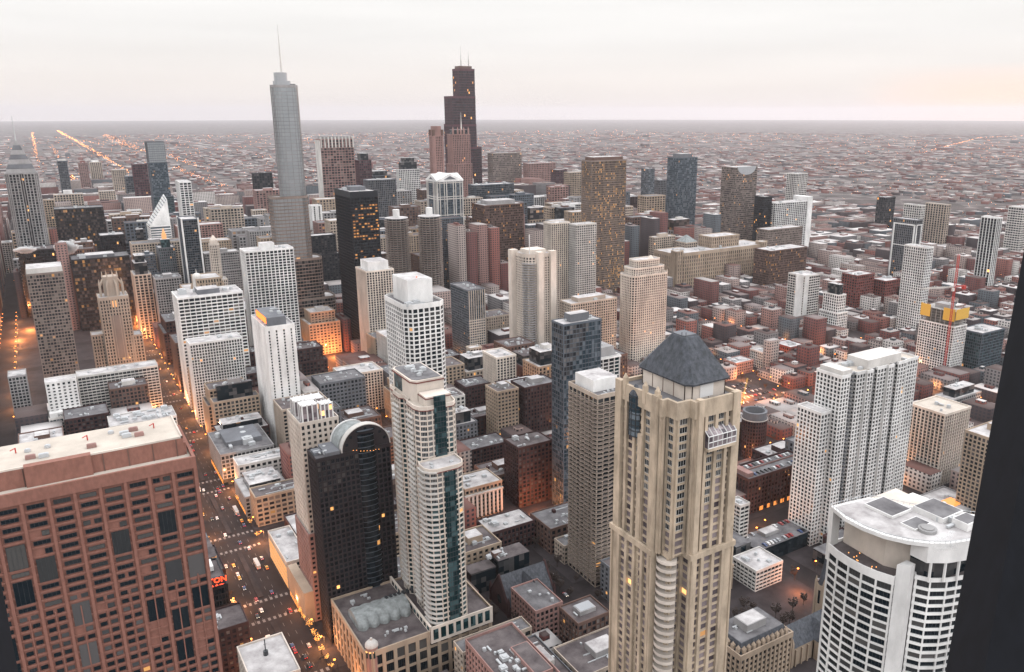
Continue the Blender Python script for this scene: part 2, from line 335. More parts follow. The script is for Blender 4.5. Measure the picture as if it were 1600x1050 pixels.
def pane(wd, ht, mat, kind=0):
    k = (round(wd, 2), round(ht, 2), mat, kind)
    if k not in PANE:
        m = M(); m.add([(-wd/2, 0, 0), (wd/2, 0, 0), (wd/2, 0, ht), (-wd/2, 0, ht), (-wd/2, .12, 0), (wd/2, .12, 0), (wd/2, .12, ht), (-wd/2, .12, ht)],
                       [(0, 1, 2, 3), (1, 5, 6, 2), (4, 0, 3, 7), (3, 2, 6, 7)])
        o = m.build('window', mat); COL.objects.unlink(o)
        fr = M(); t = .09
        for (a, b, c, e) in ((-wd/2, -wd/2+t, 0, ht), (wd/2-t, wd/2, 0, ht), (-wd/2, wd/2, 0, t), (-wd/2, wd/2, ht-t, ht)): fr.box(a, b, -.06, .02, c, e)
        nm = 1 if wd < 2.2 else 3
        for i in range(nm): xx = -wd/2+wd*(i+1)/(nm+1); fr.box(xx-.05, xx+.05, -.05, .02, t, ht-t)
        fo = fr.build('frame', 'white' if kind else 'metal_dark'); COL.objects.unlink(fo)
        PANE[k] = (o, fo)
    return PANE[k]
def put_window(root, x, y, z, nx, ny, wd, ht, mat='window_pane', kind=0):
    o, fo = pane(wd, ht, mat, kind)
    c = o.copy(); COL.objects.link(c); c.parent = root; c.location = (x, y, z); c.rotation_euler.z = math.atan2(ny, nx)+math.pi/2
    e = fo.copy(); COL.objects.link(e); e.parent = c
def windows(root, edges, z0, fh, nf, st, want, limit=100, base=0.0, mat='window_pane', kind=0):
    """the windows that show largest, each a part of its own; the others stay in the glazing sheet"""
    fm, gm, bay, fl, pw, bh, pp, bp = st; L_ = []
    ox, oy = root.location.x, root.location.y
    for ei in want:
        a, ex, ey, nx, ny, ln, nb = edges[ei]
        for b in range(nb):
            t = ln*(b+.5)/nb; x = a[0]+ex*t-nx*(INSET-.14); y = a[1]+ey*t-ny*(INSET-.14)
            for k in range(nf):
                z = z0+base+fh*k+bh/2+.02
                L_.append(((x+ox)**2+(y+oy)**2+(z-EYE)**2, x, y, z, nx, ny, ln/nb-pw-.04, fh-bh-.04))
    L_.sort(key=lambda q: q[0])
    for q in L_[:limit]: put_window(root, *q[1:4], q[4], q[5], q[6], q[7], mat, kind)
# footprint table: north-east corner x, y, width, depth, height in metres
B = {
    'pru': (36, -1563, 44, 44, 230),
    'olympia': (31, -276, 63, 45, 199),
    'black_a': (-25, -1723, 77, 45, 140),
    'black_b': (-79, -1511, 35, 35, 115),
    'black_c': (35, -1476, 71, 45, 105),
    'black_d': (-30, -1344, 74, 45, 105),
    'brown_f': (-11, -1811, 17, 17, 150),
    'equitable': (21, -1043, 35, 110, 139),
    'tribune': (-46, -1093, 31, 31, 95),
    'stone_a': (-99, -1251, 21, 85, 117),
    'stone_b': (-124, -1444, 15, 15, 130),
    'crain': (-144, -1422, 27, 49, 150),
    'carbide': (-141, -1317, 22, 28, 140),
    'legacy': (-208, -1913, 39, 39, 249),
    'cna': (-214, -2309, 32, 32, 183),
    'dark_o': (-212, -2518, 22, 22, 140),
    'heritage': (-212, -1554, 19, 88, 192),
    'darkglass': (-171, -1276, 15, 98, 160),
    'mather': (-196, -1230, 12, 20, 140),
    'far_dark': (-77, -3233, 28, 28, 150),
    'dark_u': (-469, -2166, 45, 21, 160),
    'mich600': (-109, -911, 65, 40, 122),
    'lowwhite': (-108, -856, 50, 23, 86),
    'oldstone': (-111, -804, 41, 41, 51),
    'honey': (-186, -940, 53, 10, 160),
    'marriott': (-160, -755, 27, 70, 115),
    'ibm': (-332, -1010, 36, 81, 212),
    'condo555': (-325, -948, 35, 37, 122),
    'erie55': (-203, -516, 30, 44, 180),
    'cream': (-112, -461, 23, 28, 134),
    'citypl': (-112, -432, 44, 17, 120),
    'beige523': (-243, -802, 43, 32, 44),
    'jband': (-432, -889, 23, 110, 97),
    'lcond_b': (-370, -700, 22, 17, 69),
    'lcond_a': (-390, -801, 14, 10, 51),
    'dbrick': (-341, -714, 30, 27, 39),
    'round795': (-472, -815, 42, 41, 146),
    'twin1': (-604, -970, 30, 21, 158),
    'twin2': (-633, -952, 35, 18, 156),
    'lasalle300': (-788, -1139, 72, 19, 230),
    'clark321': (-661, -1284, 79, 50, 150),
    'wacker77': (-594, -1332, 49, 44, 196),
    'leo': (-548, -1847, 75, 34, 250),
    'wacker311': (-720, -1625, 22, 26, 270),
    'att': (-849, -1807, 54, 32, 262),
    'slender480': (-456, -1627, 20, 22, 130),
    'whitetall': (-760, -1929, 55, 17, 200),
    'mart': (-939, -1093, 220, 37, 66),
    'jbk': (-960, -1181, 51, 15, 83),
    'gothic975': (-603, -780, 63, 22, 132),
    'behind888': (-515, -784, 67, 10, 90),
    'darkblue': (-321, -499, 35, 17, 155),
    'wframe': (-366, -525, 26, 29, 119),
    'roundbal': (-281, -397, 22, 34, 139),
    'park': (-169, -193, 27, 32, 215),
    'oneSup': (-456, -350, 88, 22, 131),
    'right_r': (-613, -365, 36, 32, 66),
    'rslab': (-563, -285, 56, 33, 79),
    'constr': (-898, -538, 22, 58, 83),
    'teal1505': (-932, -522, 48, 29, 53),
    'wgrid1408': (-1038, -677, 16, 35, 126),
    'dframe1380': (-1391, -935, 10, 73, 112),
    'twing1': (-1670, -1115, 16, 44, 106),
    'twing2': (-1743, -1100, 15, 53, 105),
    'slim1533': (-1394, -784, 10, 28, 132),
    'chev': (-1821, -968, 105, 34, 106),
    'white1283': (-937, -737, 22, 33, 73),
    'cond1232': (-932, -796, 33, 32, 77),
    'round1153': (-519, -487, 20, 22, 42),
    'lofts': (-441, -416, 71, 45, 33),
    'bc1': (-146, -3460, 30, 30, 130),
    'bc2': (-189, -3578, 38, 38, 125),
    'bc3': (-228, -3149, 42, 42, 120),
    'bc4': (-149, -2734, 58, 45, 85),
    'bc5': (-173, -2110, 29, 29, 90),
    'bc6': (-124, -2071, 32, 32, 80),
    'prulow': (-36, -2272, 60, 45, 120),
    'leftlow': (70, -1935, 26, 26, 60),
    'bm1': (-373, -1781, 39, 41, 110),
    'intercon': (-134, -1025, 44, 99, 118),
    'dp1': (-594, -1683, 61, 60, 170),
    'tl1': (-741, -2072, 52, 83, 160),
    'brown553': (-684, -1994, 31, 33, 210),
    'dkglass735': (-832, -1660, 100, 22, 150),
    'whitetri': (-1024, -2004, 61, 38, 150),
    'olive766': (-1250, -2362, 106, 26, 180),
    'red820': (-1330, -2272, 100, 24, 150),
    'stripe820': (-993, -1710, 84, 12, 110),
    'purple867': (-1326, -2103, 39, 11, 140),
    'blank884': (-1302, -1993, 53, 20, 140),
    'whglass879': (-947, -1449, 42, 30, 120),
    'dk980': (-1215, -1587, 33, 18, 110),
    'gl1003': (-1499, -1882, 26, 30, 150),
    'gl1024': (-1387, -1693, 26, 19, 135),
    'bmgl': (-1277, -1490, 59, 51, 205),
    'rivpt': (-1315, -1340, 67, 45, 190),
    'dteal1172': (-1331, -1264, 23, 46, 131),
    'whgrid1209': (-1354, -1253, 101, 45, 117),
    'slim1231': (-1704, -1515, 47, 27, 150),
    'app1': (-1088, -1010, 94, 47, 70),
    'app2': (-1202, -1127, 98, 47, 85),
    'dk1375': (-1892, -1371, 43, 20, 90),
    'redbr1': (-1064, -806, 42, 29, 62),
    'redbr2': (-1117, -792, 36, 27, 50),
    'brnpyr': (-1002, -1139, 28, 31, 75),
    'grey1465': (-772, -454, 52, 20, 30),
    'flatgrey': (-101, -695, 44, 58, 28),
    'whitestep': (-105, -626, 35, 40, 24),
    'whitelow': (-106, -505, 15, 50, 20),
    'colonn': (-248, -526, 32, 13, 27),
    'dkbrown': (-294, -523, 32, 12, 52),
    'polyroof': (-294, -611, 40, 26, 18),
    'greyroof': (-240, -468, 36, 23, 19),
    'pinkL': (-216, -366, 19, 29, 22),
    'brickbr': (-225, -334, 22, 20, 29),
    'slabwh': (-390, -374, 9, 12, 40),
    'whlow': (-368, -335, 25, 22, 15),
    'mansard': (-271, -253, 39, 10, 45),
    'redcube': (-782, -682, 26, 29, 20),
    'whsm1': (-687, -681, 29, 22, 15),
    'whsm2': (-733, -682, 15, 22, 21),
    'whhotel': (18, -884, 20, 20, 60),
    'wideoff': (-9, -907, 73, 45, 55),
    'hvac2': (-26, -768, 53, 45, 45),
    'greybox': (51, -981, 16, 16, 45),
    'deck': (-393, -357, 51, 19, 9),
}
FOOT = []          # footprints already taken (x0, x1, y0, y1)
ANCH = []          # (x, y in the picture, short wording) used in the labels of small buildings
def reserve(X, Y, w, d): FOOT.append((X-w, X, Y-d, Y))
SCALE = {}
def tower(key, kind, short, label, style, cat='tower', pent=None, units=4, roofmat='roof_snow', parapet=1.0, win=0, base=0.0, d=None, w=None, h=None, tiers=None, wmat='window_pane', wkind=0, poly=None):
    X, Y, w0, d0, h0 = B[key]; w = w or w0; d = d or d0; h = h or h0
    root = empty(kind, label, cat, (X-w/2, Y-d/2, 0)); reserve(X, Y, w, d)
    st = ST[style]
    dist = math.hypot(X, Y)
    if dist > 1150:                   # far off: slightly wider bays so that they still read
        st = (*st[:2], st[2]*1.35, st[3]*1.25, st[4]*1.35, st[5]*1.25, *st[6:])
    if dist > 2000: st = (*st[:2], st[2]*1.3, st[3]*1.3, st[4]*1.3, st[5]*1.3, *st[6:])
    pl = poly or rect(w, d)
    z = 0
    if tiers:
        for (fz, inx, iny) in tiers[:-1]: pass
        zz = 0
        for (fz, inx, iny) in tiers:
            e = skin(root, rect(w-2*inx, d-2*iny), zz, h*fz, st, roofmat=roofmat, parapet=parapet if fz == 1 else .6, cap=1.2)
            zz = h*fz
        e, fh, nf = e; bw, bd = w-2*tiers[-1][1], d-2*tiers[-1][2]
    else:
        e, fh, nf = skin(root, pl, 0, h, st, roofmat=roofmat, parapet=parapet, base=base); bw, bd = w, d
    if win: windows(root, e, 0, fh, nf, st, (1, 2), win, base, wmat, wkind)
    top = h
    if pent:
        pw_, pd_, ph_, pm = pent
        box_unit(root, 'penthouse', -bw*pw_/2, bw*pw_/2, -bd*pd_/2, bd*pd_/2, h, h+ph_, pm, 'roof_snow')
        top = h+ph_
    if units: roof_units(root, bw, bd, h, units, s=min(1.5, max(.7, min(bw, bd)/28)))
    ANCH.append((*proj(X-w/2, Y-d/2, h*.5), *proj(X-w/2, Y-d/2, h), short, dist))
    return root, e, fh, nf

T = tower
# ---- left part of the view
T('black_a', 'office_tower', 'black block with orange lit floors', 'broad black glass block with rows of orange lit floors, left of the slanted white tower', 'black_lit', units=6, roofmat='roof_grey')
T('black_b', 'office_tower', 'small black cube tower', 'small unlit black tower with pale roof, touching the right of the lit black block', 'black', units=3)
T('black_c', 'office_tower', 'steaming black slab', 'unlit black slab with white steam on its roof, below the chevron-topped tower', 'black', units=5, roofmat='roof_dark')
T('black_d', 'office_tower', 'wide black tower behind the gothic tower', 'wide black tower with scattered lit windows directly behind the gothic crowned tower', 'black_lit', units=7, roofmat='roof_grey', pent=(.5, .6, 4, 'slate_grey'))
T('brown_f', 'office_tower', 'slim brown tower', 'slim brownish grey tower squeezed between the chevron-topped tower and the lit black block', 'sand_piers')
T('equitable', 'office_tower', 'brown tower with white roof', 'brown steel tower with bright white roof box near the left edge, three window columns wide', 'taupe_grid', pent=(.96, .9, 6, 'pale'), units=3, d=40)
T('stone_a', 'stone_tower', 'slender stone tower by the orange street', 'slender pale stone tower with setbacks beside the orange glowing street bend', 'beige_piers', d=40, tiers=[(.78, 0, 0), (.92, 2, 4), (1, 4, 8)], units=2)
T('stone_b', 'stone_tower', 'thin stone tower', 'thin pinkish stone tower peeking up behind the slender stone tower by the street', 'rose_piers', tiers=[(.8, 0, 0), (1, 2, 2)], units=1)
T('cna', 'office_tower', 'dark red tower', 'dark red office tower touching the left of the tall grey green glass tower', 'red_grid', units=3)
T('dark_o', 'office_tower', 'low dark blue tower', 'low dark blue tower directly left of the dark red tower', 'dark_glass', units=2)
T('heritage', 'apartment_tower', 'white lattice tower', 'white tower with open lattice of square frames, above the dark glass tower with white edges', 'white_grid', d=45, units=2, h=B['heritage'][4])
T('far_dark', 'office_tower', 'lone dark tower far left', 'lone dark blue tower on the far plain behind the lit black block', 'dark_glass', pent=(.8, .8, 6, 'pale'))
T('dark_u', 'office_tower', 'dark tower left of the spire', 'short dark glass tower standing just left of the tallest silver tower with the spire', 'dark_piers')
T('bc1', 'apartment_tower', 'pair of pale far towers', 'pinkish grey tower, left one of the far pair above the lit black block', 'rose_grid', pent=(.5, .5, 8, 'brick'))
T('bc2', 'apartment_tower', 'pale far tower with white ribs', 'pale grey ribbed tower, right one of the far pair above the lit black block', 'beige_piers', pent=(.6, .6, 7, 'white'))
T('bc3', 'apartment_tower', 'far beige tower', 'far beige tower standing left of the dark blue and dark red towers', 'beige_grid')
T('bc4', 'apartment_tower', 'stepped beige tower', 'broad stepped beige apartment tower in front of the far ribbed pair', 'beige_grid', tiers=[(.7, 0, 0), (1, 8, 8)])
T('bc5', 'office_tower', 'pale block below the red tower', 'pale grey office block with snow on its roof below the dark red tower', 'pale_grid', units=6)
T('bc6', 'stone_tower', 'beige stone block', 'beige stone block right behind the lit black block with pink side wall', 'rose_piers', tiers=[(.85, 0, 0), (1, 4, 4)])
T('prulow', 'office_tower', 'beige slab above the black block', 'plain beige slab with white roof boxes seen over the lit black block', 'beige_grid', pent=(.3, .8, 9, 'white'), d=30)
T('leftlow', 'office_tower', 'low pale block at the left edge', 'low pale block with rounded white roof at the left edge of the view', 'pale_grid', d=30, units=5)
T('bm1', 'stone_tower', 'beige tower beside the silver tower', 'mid height beige stone tower with setback, left of the silver tower waist', 'beige_grid', tiers=[(.75, 0, 0), (1, 5, 5)], d=30)
T('mich600', 'office_building', 'white banded office block', 'white office block with long window bands and grey roof box by the avenue', 'white_bands', pent=(.34, .5, 5, 'slate_grey'), units=5, win=90)
T('lowwhite', 'office_building', 'white block with tall top slots', 'white gridded block with tall dark slots under its roof, in front of the banded one', 'white_fine', units=3, win=60)
T('oldstone', 'stone_building', 'old brown stone block', 'old brown stone block with dark clutter on its roof beside the white hotel slab', 'sand_piers', cat='building', d=30, units=12, roofmat='roof_dark', tiers=[(.72, 0, 0), (1, 3, 3)])
T('honey', 'apartment_tower', 'white honeycomb tower', 'bright white apartment tower with dense irregular honeycomb windows left of the silver tower', 'white_grid', pent=(.28, .5, 7, 'white'), d=26, units=3)
T('beige523', 'hotel', 'beige hotel with square windows', 'low beige hotel with blank side wall and rows of square windows, centre left', 'cream_piers', cat='hotel', units=5, win=70)
T('condo555', 'apartment_tower', 'beige ribbed condo beside the black tower', 'pale ribbed apartment tower with boxy white crown, in front of the black glass tower', 'cream_piers', pent=(.74, .74, 11, 'white'), units=0)
T('jband', 'apartment_building', 'dark banded slab', 'long slab with dark banded balconies on its left face and beige grid on the right', 'blue_bands', d=50, units=7, roofmat='roof_grey')
T('lcond_b', 'apartment_tower', 'beige ribbed block', 'beige ribbed apartment block with snowy roof, right one of two beside the dark brick block', 'cream_piers', d=30, units=4)
T('lcond_a', 'apartment_tower', 'narrow beige block', 'narrow beige apartment block, left and farther one of two beside the dark brick block', 'beige_piers', units=1)
T('dbrick', 'brick_building', 'dark brick block', 'dark brick block with small square windows and a blue mural on its left wall', 'dark_brick_grid', cat='building', d=26, units=8, roofmat='roof_grey', win=60)
T('twin1', 'apartment_tower', 'left beige twin slab', 'tall beige slab with balconies, left one of the twin slabs behind the rounded beige tower', 'cream_piers', units=2)
T('twin2', 'apartment_tower', 'right white twin slab', 'tall whitish slab, right one of the twin slabs behind the rounded beige tower', 'pale_grid', units=2)
T('lasalle300', 'office_tower', 'golden lit tower', 'brown glass tower glittering with hundreds of golden lit windows, centre of the skyline', 'lit_tower', d=30, units=4, roofmat='roof_dark', pent=(.85, .8, 6, 'brown'))
T('clark321', 'office_tower', 'brown banded office block', 'wide brown banded office block with grey roof box right of the framed white tower', 'brown_bands', pent=(.7, .6, 7, 'grey'), units=5)
T('leo', 'office_tower', 'red brown gridded tower', 'red brown tower with pale open grid and toothed top, right of the silver tower', 'red_brown_grid', units=2, pent=(.9, .8, 7, 'grey'))
T('slender480', 'apartment_tower', 'slim white ribbed tower', 'very slim white ribbed tower tucked between the silver tower and the black glass tower', 'white_slots', units=1)
T('whitetall', 'office_tower', 'tall white tower with slots', 'tall white concrete tower with column of dark slots, behind the twin corncob towers', 'white_fine', tiers=[(.86, 0, 0), (.95, 6, 1), (1, 12, 2)], units=0)
T('behind888', 'apartment_building', 'broad beige block', 'broad beige block with stepped roof right behind the dark blue glass tower', 'beige_grid', pent=(.6, .6, 5, 'beige'), d=25)
T('darkblue', 'apartment_tower', 'dark blue glass tower', 'dark blue glass apartment tower with flat white roof slab, left of the balcony tower', 'blue_glass', pent=(.5, .5, 6, 'slate_grey'), parapet=.5, units=5, win=100, wmat='window_pane_tall')
T('dkglass735', 'office_tower', 'dark flat glass block', 'dark green glass block with snowy roof, right of the framed tower with gables', 'dark_glass', d=35, units=4)
T('olive766', 'office_tower', 'olive far block', 'wide olive stone block with warm windows, right of the tallest black tower', 'taupe_grid', d=35)
T('red820', 'office_tower', 'mauve gridded tower', 'mauve gridded tower with row of yellow lit floors, left of the golden lit tower', 'rose_piers', d=35, units=3)
T('stripe820', 'office_building', 'striped white and dark block', 'low dark glass block with bold vertical white stripes below the mauve gridded tower', 'white_piers_dark', d=30)
T('purple867', 'office_tower', 'narrow purple tower', 'narrow purple brown tower between the mauve tower and the blank beige one', 'red_grid', d=30)
T('blank884', 'office_tower', 'blank beige tower', 'nearly windowless beige tower immediately left of the golden lit tower', 'sand_grid', d=30, units=1)
T('whglass879', 'apartment_building', 'white edged glass block', 'white block with grey glass bands at the left foot of the golden lit tower', 'pale_bands')
T('dk980', 'apartment_tower', 'dark brown tower', 'dark brown brick tower immediately right of the golden lit tower', 'dark_brick_grid', d=30)
T('gl1003', 'office_tower', 'dark glass striped tower', 'slim dark glass tower with white floor stripes, left of the pair at the river bend', 'blue_bands')
T('gl1024', 'office_tower', 'grey gridded glass tower', 'slim grey gridded glass tower attached to the right of the striped glass tower', 'slate_piers')
T('bmgl', 'office_tower', 'blue grey glass tower', 'tall blue grey glass tower with darker boxed crown, left of the curved-top tower', 'blue_glass', d=40, pent=(.62, .7, 9, 'slate_grey'), units=0)
T('dteal1172', 'office_tower', 'black teal box', 'plain black teal glass box attached to the left of the white lattice slab', 'black', d=30, units=2)
T('whgrid1209', 'apartment_building', 'white lattice slab', 'white lattice slab building ending in a blank white tower wall', 'white_grid', d=26, units=3)
T('slim1231', 'apartment_tower', 'slim grey white tower', 'slim grey and white tower rising alone behind the white lattice slab', 'pale_grid', d=30)
T('app1', 'office_building', 'lower brown banded block', 'lower brown block with wavy window bands at the right end of the ribbed beige block', 'brown_bands', cat='building', d=40, units=4)
T('app2', 'hotel', 'sloped brown hotel slab', 'brown grey hotel slab standing behind the lower brown banded block', 'taupe_grid', cat='hotel', d=30, units=4)
T('dk1375', 'office_tower', 'small dark far tower', 'small dark purple tower alone on the plain above the dark framed tower', 'dark_piers', d=25)
T('redbr1', 'brick_building', 'big red brick block', 'big plain red brick block, left of the pair in front of the dark framed tower', 'brick_grid', cat='building', units=4)
T('redbr2', 'brick_building', 'red brick block with windows', 'red brick block with many square windows, right of the plain one', 'brick_grid', cat='building', units=4)
T('brnpyr', 'stone_building', 'beige block with pale pyramid roof', 'small beige block with pale pyramid roof behind the ribbed beige block', 'beige_grid', cat='building', units=0)
T('jbk', 'apartment_tower', 'beige block with chimneys', 'beige apartment block with dark windows standing left of the pale pyramid roof', 'beige_grid', pent=(.4, .6, 6, 'beige'))
T('dp1', 'office_tower', 'dark ribbed tower', 'dark tower with fine pale ribs, behind the twin corncob towers to the left', 'slate_piers', d=30, units=4)
T('tl1', 'office_tower', 'teal black stepped block', 'teal black block with white edged roof right of the dark brown slanted tower', 'dark_glass', d=40, tiers=[(.93, 0, 0), (1, 6, 6)])
T('brown553', 'office_tower', 'dark brown tower by the red grid', 'dark brown ribbed tower immediately right of the red brown gridded tower', 'red_grid', units=3, tiers=[(.92, 0, 0), (1, 5, 4)])
T('right_r', 'apartment_tower', 'beige balcony tower at the right', 'beige apartment tower with dark balcony columns and cream roof, right of the white ribbed tower', 'cream_piers', units=4, roofmat='roof_cream', win=80)
T('rslab', 'brick_tower', 'tan brick slab behind the window frame', 'tan brick slab with one column of dark windows, cut off by the dark window frame', 'sand_grid', pent=(.4, .6, 5, 'sandstone'), units=0)
T('teal1505', 'office_building', 'dark teal banded block', 'dark teal glass block right of the tower under construction', 'teal_glass', cat='building', units=6)
T('wgrid1408', 'apartment_tower', 'white ribbed right tower', 'bright white slim tower with ladder balconies, in front of the dark framed tower', 'white_fine', units=2)
T('dframe1380', 'apartment_tower', 'dark framed tower', 'dark grey tower with thick white inner frame, left of the slim ladder balcony tower', 'slate_piers', d=50, w=18, units=2)
T('twing1', 'apartment_tower', 'left grey twin', 'pale grey concrete tower, left one of the twins above the dark framed tower', 'pale_grid', units=2)
T('twing2', 'apartment_tower', 'right cream twin', 'cream grey concrete tower with dark groove, right one of the twins', 'beige_piers', units=2)
T('slim1533', 'apartment_tower', 'slim dark glass tower at the right', 'slim dark glass tower outlined by white corner strips near the right edge', 'white_piers_dark', w=16, units=1)
T('chev', 'apartment_tower', 'zigzag tower at the right edge', 'grey tower with zigzag balconies at the right edge of the view', 'chevron', w=60, units=1)
T('white1283', 'apartment_tower', 'jagged white block', 'white stepped apartment block with jagged outline, right of the white and glass condo', 'white_fine', tiers=[(.45, 0, 0), (.8, 3, 3), (1, 6, 6)], units=1)
T('cond1232', 'apartment_tower', 'white and glass condo', 'condo with white left half and grey glass right half, left of the jagged white block', 'pale_bands', units=3)
T('grey1465', 'office_building', 'pale grey box cluster', 'pale grey boxy building behind the beige balcony tower with snow on its roof', 'grey_grid', cat='building', units=6, tiers=[(.7, 0, 0), (1, 8, 3)])
T('flatgrey', 'department_store', 'flat grey store roof', 'low store with big flat grey roof beside the avenue below the white hotel slab', 'grey_grid', cat='store', units=14, roofmat='roof_grey', base=6)
T('whitestep', 'shop_building', 'stepped white roofs', 'low shop block with stepped white roofs and plant rows left of the cream crowned tower', 'grey_grid', cat='building', units=12, tiers=[(.7, 0, 0), (1, 5, 6)])
T('whitelow', 'shop_building', 'low white roofed shop', 'narrow low shop with white roof and glowing yellow front on the avenue', 'cream_grid', cat='shop', units=4)
T('colonn', 'stone_building', 'colonnade building', 'stone building with tall pale colonnade, right of the beige and green glass tower', 'sand_piers', cat='building', d=26, units=6, base=0)
T('dkbrown', 'apartment_building', 'dark brown block', 'very dark brown block with cluttered roof in the middle of the view', 'dark_brick_grid', cat='building', d=24, units=8, roofmat='roof_dark')
T('polyroof', 'warehouse', 'low roof with dark dome', 'low dark walled hall with big pale grey roof and domed skylights', 'dark_brick_grid', cat='hall', units=10, roofmat='roof_grey')
T('greyroof', 'school_building', 'dark block with grey roof', 'dark low block with cluttered snowy roof above the dark gabled church', 'dark_brick_grid', cat='building', units=9)
T('pinkL', 'brick_building', 'pink brick low block', 'pinkish low brick block with grey roof, right of the dark gabled church', 'rose_grid', cat='building', d=30, units=4, roofmat='roof_grey')
T('brickbr', 'office_building', 'brown banded brick block', 'brown brick block with long dark bands and light blue roof hatch beside the tan tower', 'brown_grid', cat='building', units=3, roofmat='roof_dark', pent=(.5, .4, 2.5, 'grey'))
T('slabwh', 'apartment_building', 'white balcony stack', 'narrow stack of white balconies just right of the tan tower with the dark pyramid roof', 'pale_bands', cat='building', units=1)
T('whlow', 'apartment_building', 'white roofed low block', 'low block with bright white roof and blank beige side wall, below the parking deck', 'pale_bands', cat='building', units=5)
T('redcube', 'brick_building', 'red brick cube', 'red brick cube with white roof at the far side of the busy plaza', 'brick_grid', cat='building', units=3)
T('whsm1', 'town_house', 'white town house row', 'low white and pink block at the left side of the busy plaza', 'rose_grid', cat='building', units=6)
T('whsm2', 'town_house', 'pale cube house', 'small pale cube with square windows just left of the red brick cube', 'pale_grid', cat='building', units=2)
T('wideoff', 'office_building', 'wide banded office block', 'wide cream office block with many thin window rows behind the pink granite tower', 'pale_bands', cat='building', d=22, units=6, w=73, win=100)
T('hvac2', 'office_building', 'roof full of machines', 'low office roof crowded with machines, just behind the pink granite tower', 'pale_grid', cat='building', units=26, d=30)
T('greybox', 'office_building', 'grey low block at the left', 'plain grey block with one dark slot at the left edge', 'grey_grid', cat='building', d=24, units=1)

# ---- extra pieces on some of them
def find(label_part):
    for o in COL.objects:
        if o.parent is None and label_part in str(o.get('label', '')): return o
def piece(root, name, mat, boxes, world=True, **kw):
    m = M(); ox, oy = (root.location.x, root.location.y) if world else (0, 0)
    for b in boxes: m.box(b[0]-ox, b[1]-ox, b[2]-oy, b[3]-oy, b[4], b[5])
    return m.build(name, mat, root, **kw)
r = find('blank white tower wall'); X, Y, w, d, h = B['whgrid1209']
piece(r, 'end_wall', 'white', [(X-w-16, X-w-.5, Y-d+2, Y+.6, 0, h+9)])
r = find('thick white inner frame'); X, Y, w, d, h = B['dframe1380']
piece(r, 'outer_frame', 'white', [(X-18, X-15.4, Y, Y+1.1, 0, h-8), (X-3, X-.5, Y, Y+1.1, 0, h-8), (X-15.4, X-3, Y, Y+1.1, h-10, h-8), (X, X+1.1, Y-48, Y-45, 0, h-8), (X, X+1.1, Y-4, Y-1, 0, h-8), (X, X+1.1, Y-45, Y-4, h-10.5, h-8), (X, X+1.0, Y-45, Y-4, h*.55, h*.55+1.5)])
r = find('open lattice of square'); X, Y, w, d, h = B['heritage']
r = find('blue mural'); X, Y, w, d, h = B['dbrick']
piece(r, 'mural', 'glass_blue' if False else 'teal_roof', [(X, X+.2, Y-16, Y-5, 6, h-6)])
r = find('big flat grey roof'); X, Y, w, d, h = B['flatgrey']
piece(r, 'rooftop_hall', 'slate_grey', [(X-w+6, X-8, Y-d+8, Y-16, h, h+4.5)]); piece(r, 'shop_front', 'shop_glow', [(X+.12, X+.3, Y-d+4+6*i, Y-d+8+6*i, 1, 4.4) for i in range(9)])
r = find('glowing yellow front'); X, Y, w, d, h = B['whitelow']
piece(r, 'shop_front', 'lit_stone', [(X+.14, X+.4, Y-d+2+4*i, Y-d+5+4*i, 1+z, 4+z) for i in range(12) for z in (0, 4, 8, 12)])
r = find('stepped white roofs'); X, Y, w, d, h = B['whitestep']
piece(r, 'shop_front', 'shop_glow', [(X+.14, X+.4, Y-d+3+5*i, Y-d+6+5*i, 1, 4) for i in range(7)])
r = find('tall pale colonnade'); X, Y, w, d, h = B['colonn']
piece(r, 'column', 'pale', [(X-1.5-i*3.6, X-3.2-i*3.6, Y+.5, Y+1.6, 2, h-6) for i in range(9)]); piece(r, 'cornice', 'pale', [(X-w-.5, X+.8, Y-.4, Y+1.9, h-6, h-4.6)])
r = find('pale pyramid roof'); X, Y, w, d, h = B['brnpyr']
m = M(); m.prism(rect(w, d), h+1, h+13, p2=rect(1, 1)); m.build('pyramid_roof', 'teal_roof', r)
r = find('toothed top'); X, Y, w, d, h = B['leo']
piece(r, 'crown_fin', 'pale', [(X-1-i*(w-3)/9, X-3.4-i*(w-3)/9, Y-6, Y+1, h-18, h+5) for i in range(10)]); piece(r, 'side_wall', 'pale', [(X, X+2, Y-d, Y, 0, h-2)])
r = find('beige grid on the right'); X, Y, w, d, h = B['jband']
m = M(); 
for k in range(18): m.box(X-w, X, Y, Y+.8, 2+k*3.3, 3.1+k*3.3)
for k in range(8): m.box(X-w+k*w/7.5, X-w+k*w/7.5+.7, Y, Y+.9, 0, h)
o = m.build('balcony_grid', 'cream', r); o.location = (-r.location.x, -r.location.y, 0)
r = find('white left half'); X, Y, w, d, h = B['cond1232']
piece(r, 'white_wall', 'white', [(X, X+.8, Y-d*.5, Y-2, 0, h+2), (X-8, X, Y, Y+.8, 0, h+2)])
r = find('light blue roof hatch'); X, Y, w, d, h = B['brickbr']
piece(r, 'skylight', 'silver', [(X-w*.72, X-w*.28, Y-d*.68, Y-d*.32, h+2.62, h+2.9)])
r = find('white block with grey glass bands at'); X, Y, w, d, h = B['whglass879']
piece(r, 'white_wall', 'white', [(X, X+1, Y-d, Y, 0, h+2), (X-14, X, Y, Y+1, 0, h+2)])
def custom(key, kind, short, label, cat='tower', X=None, Y=None, w=None, d=None, h=None):
    if key: X, Y, w_, d_, h_ = B[key]; w = w or w_; d = d or d_; h = h or h_
    root = empty(kind, label, cat, (X-w/2, Y-d/2, 0)); reserve(X, Y, w, d)
    ANCH.append((*proj(X-w/2, Y-d/2, h*.5), *proj(X-w/2, Y-d/2, h), short, math.hypot(X, Y)))
    return root, X, Y, w, d, h
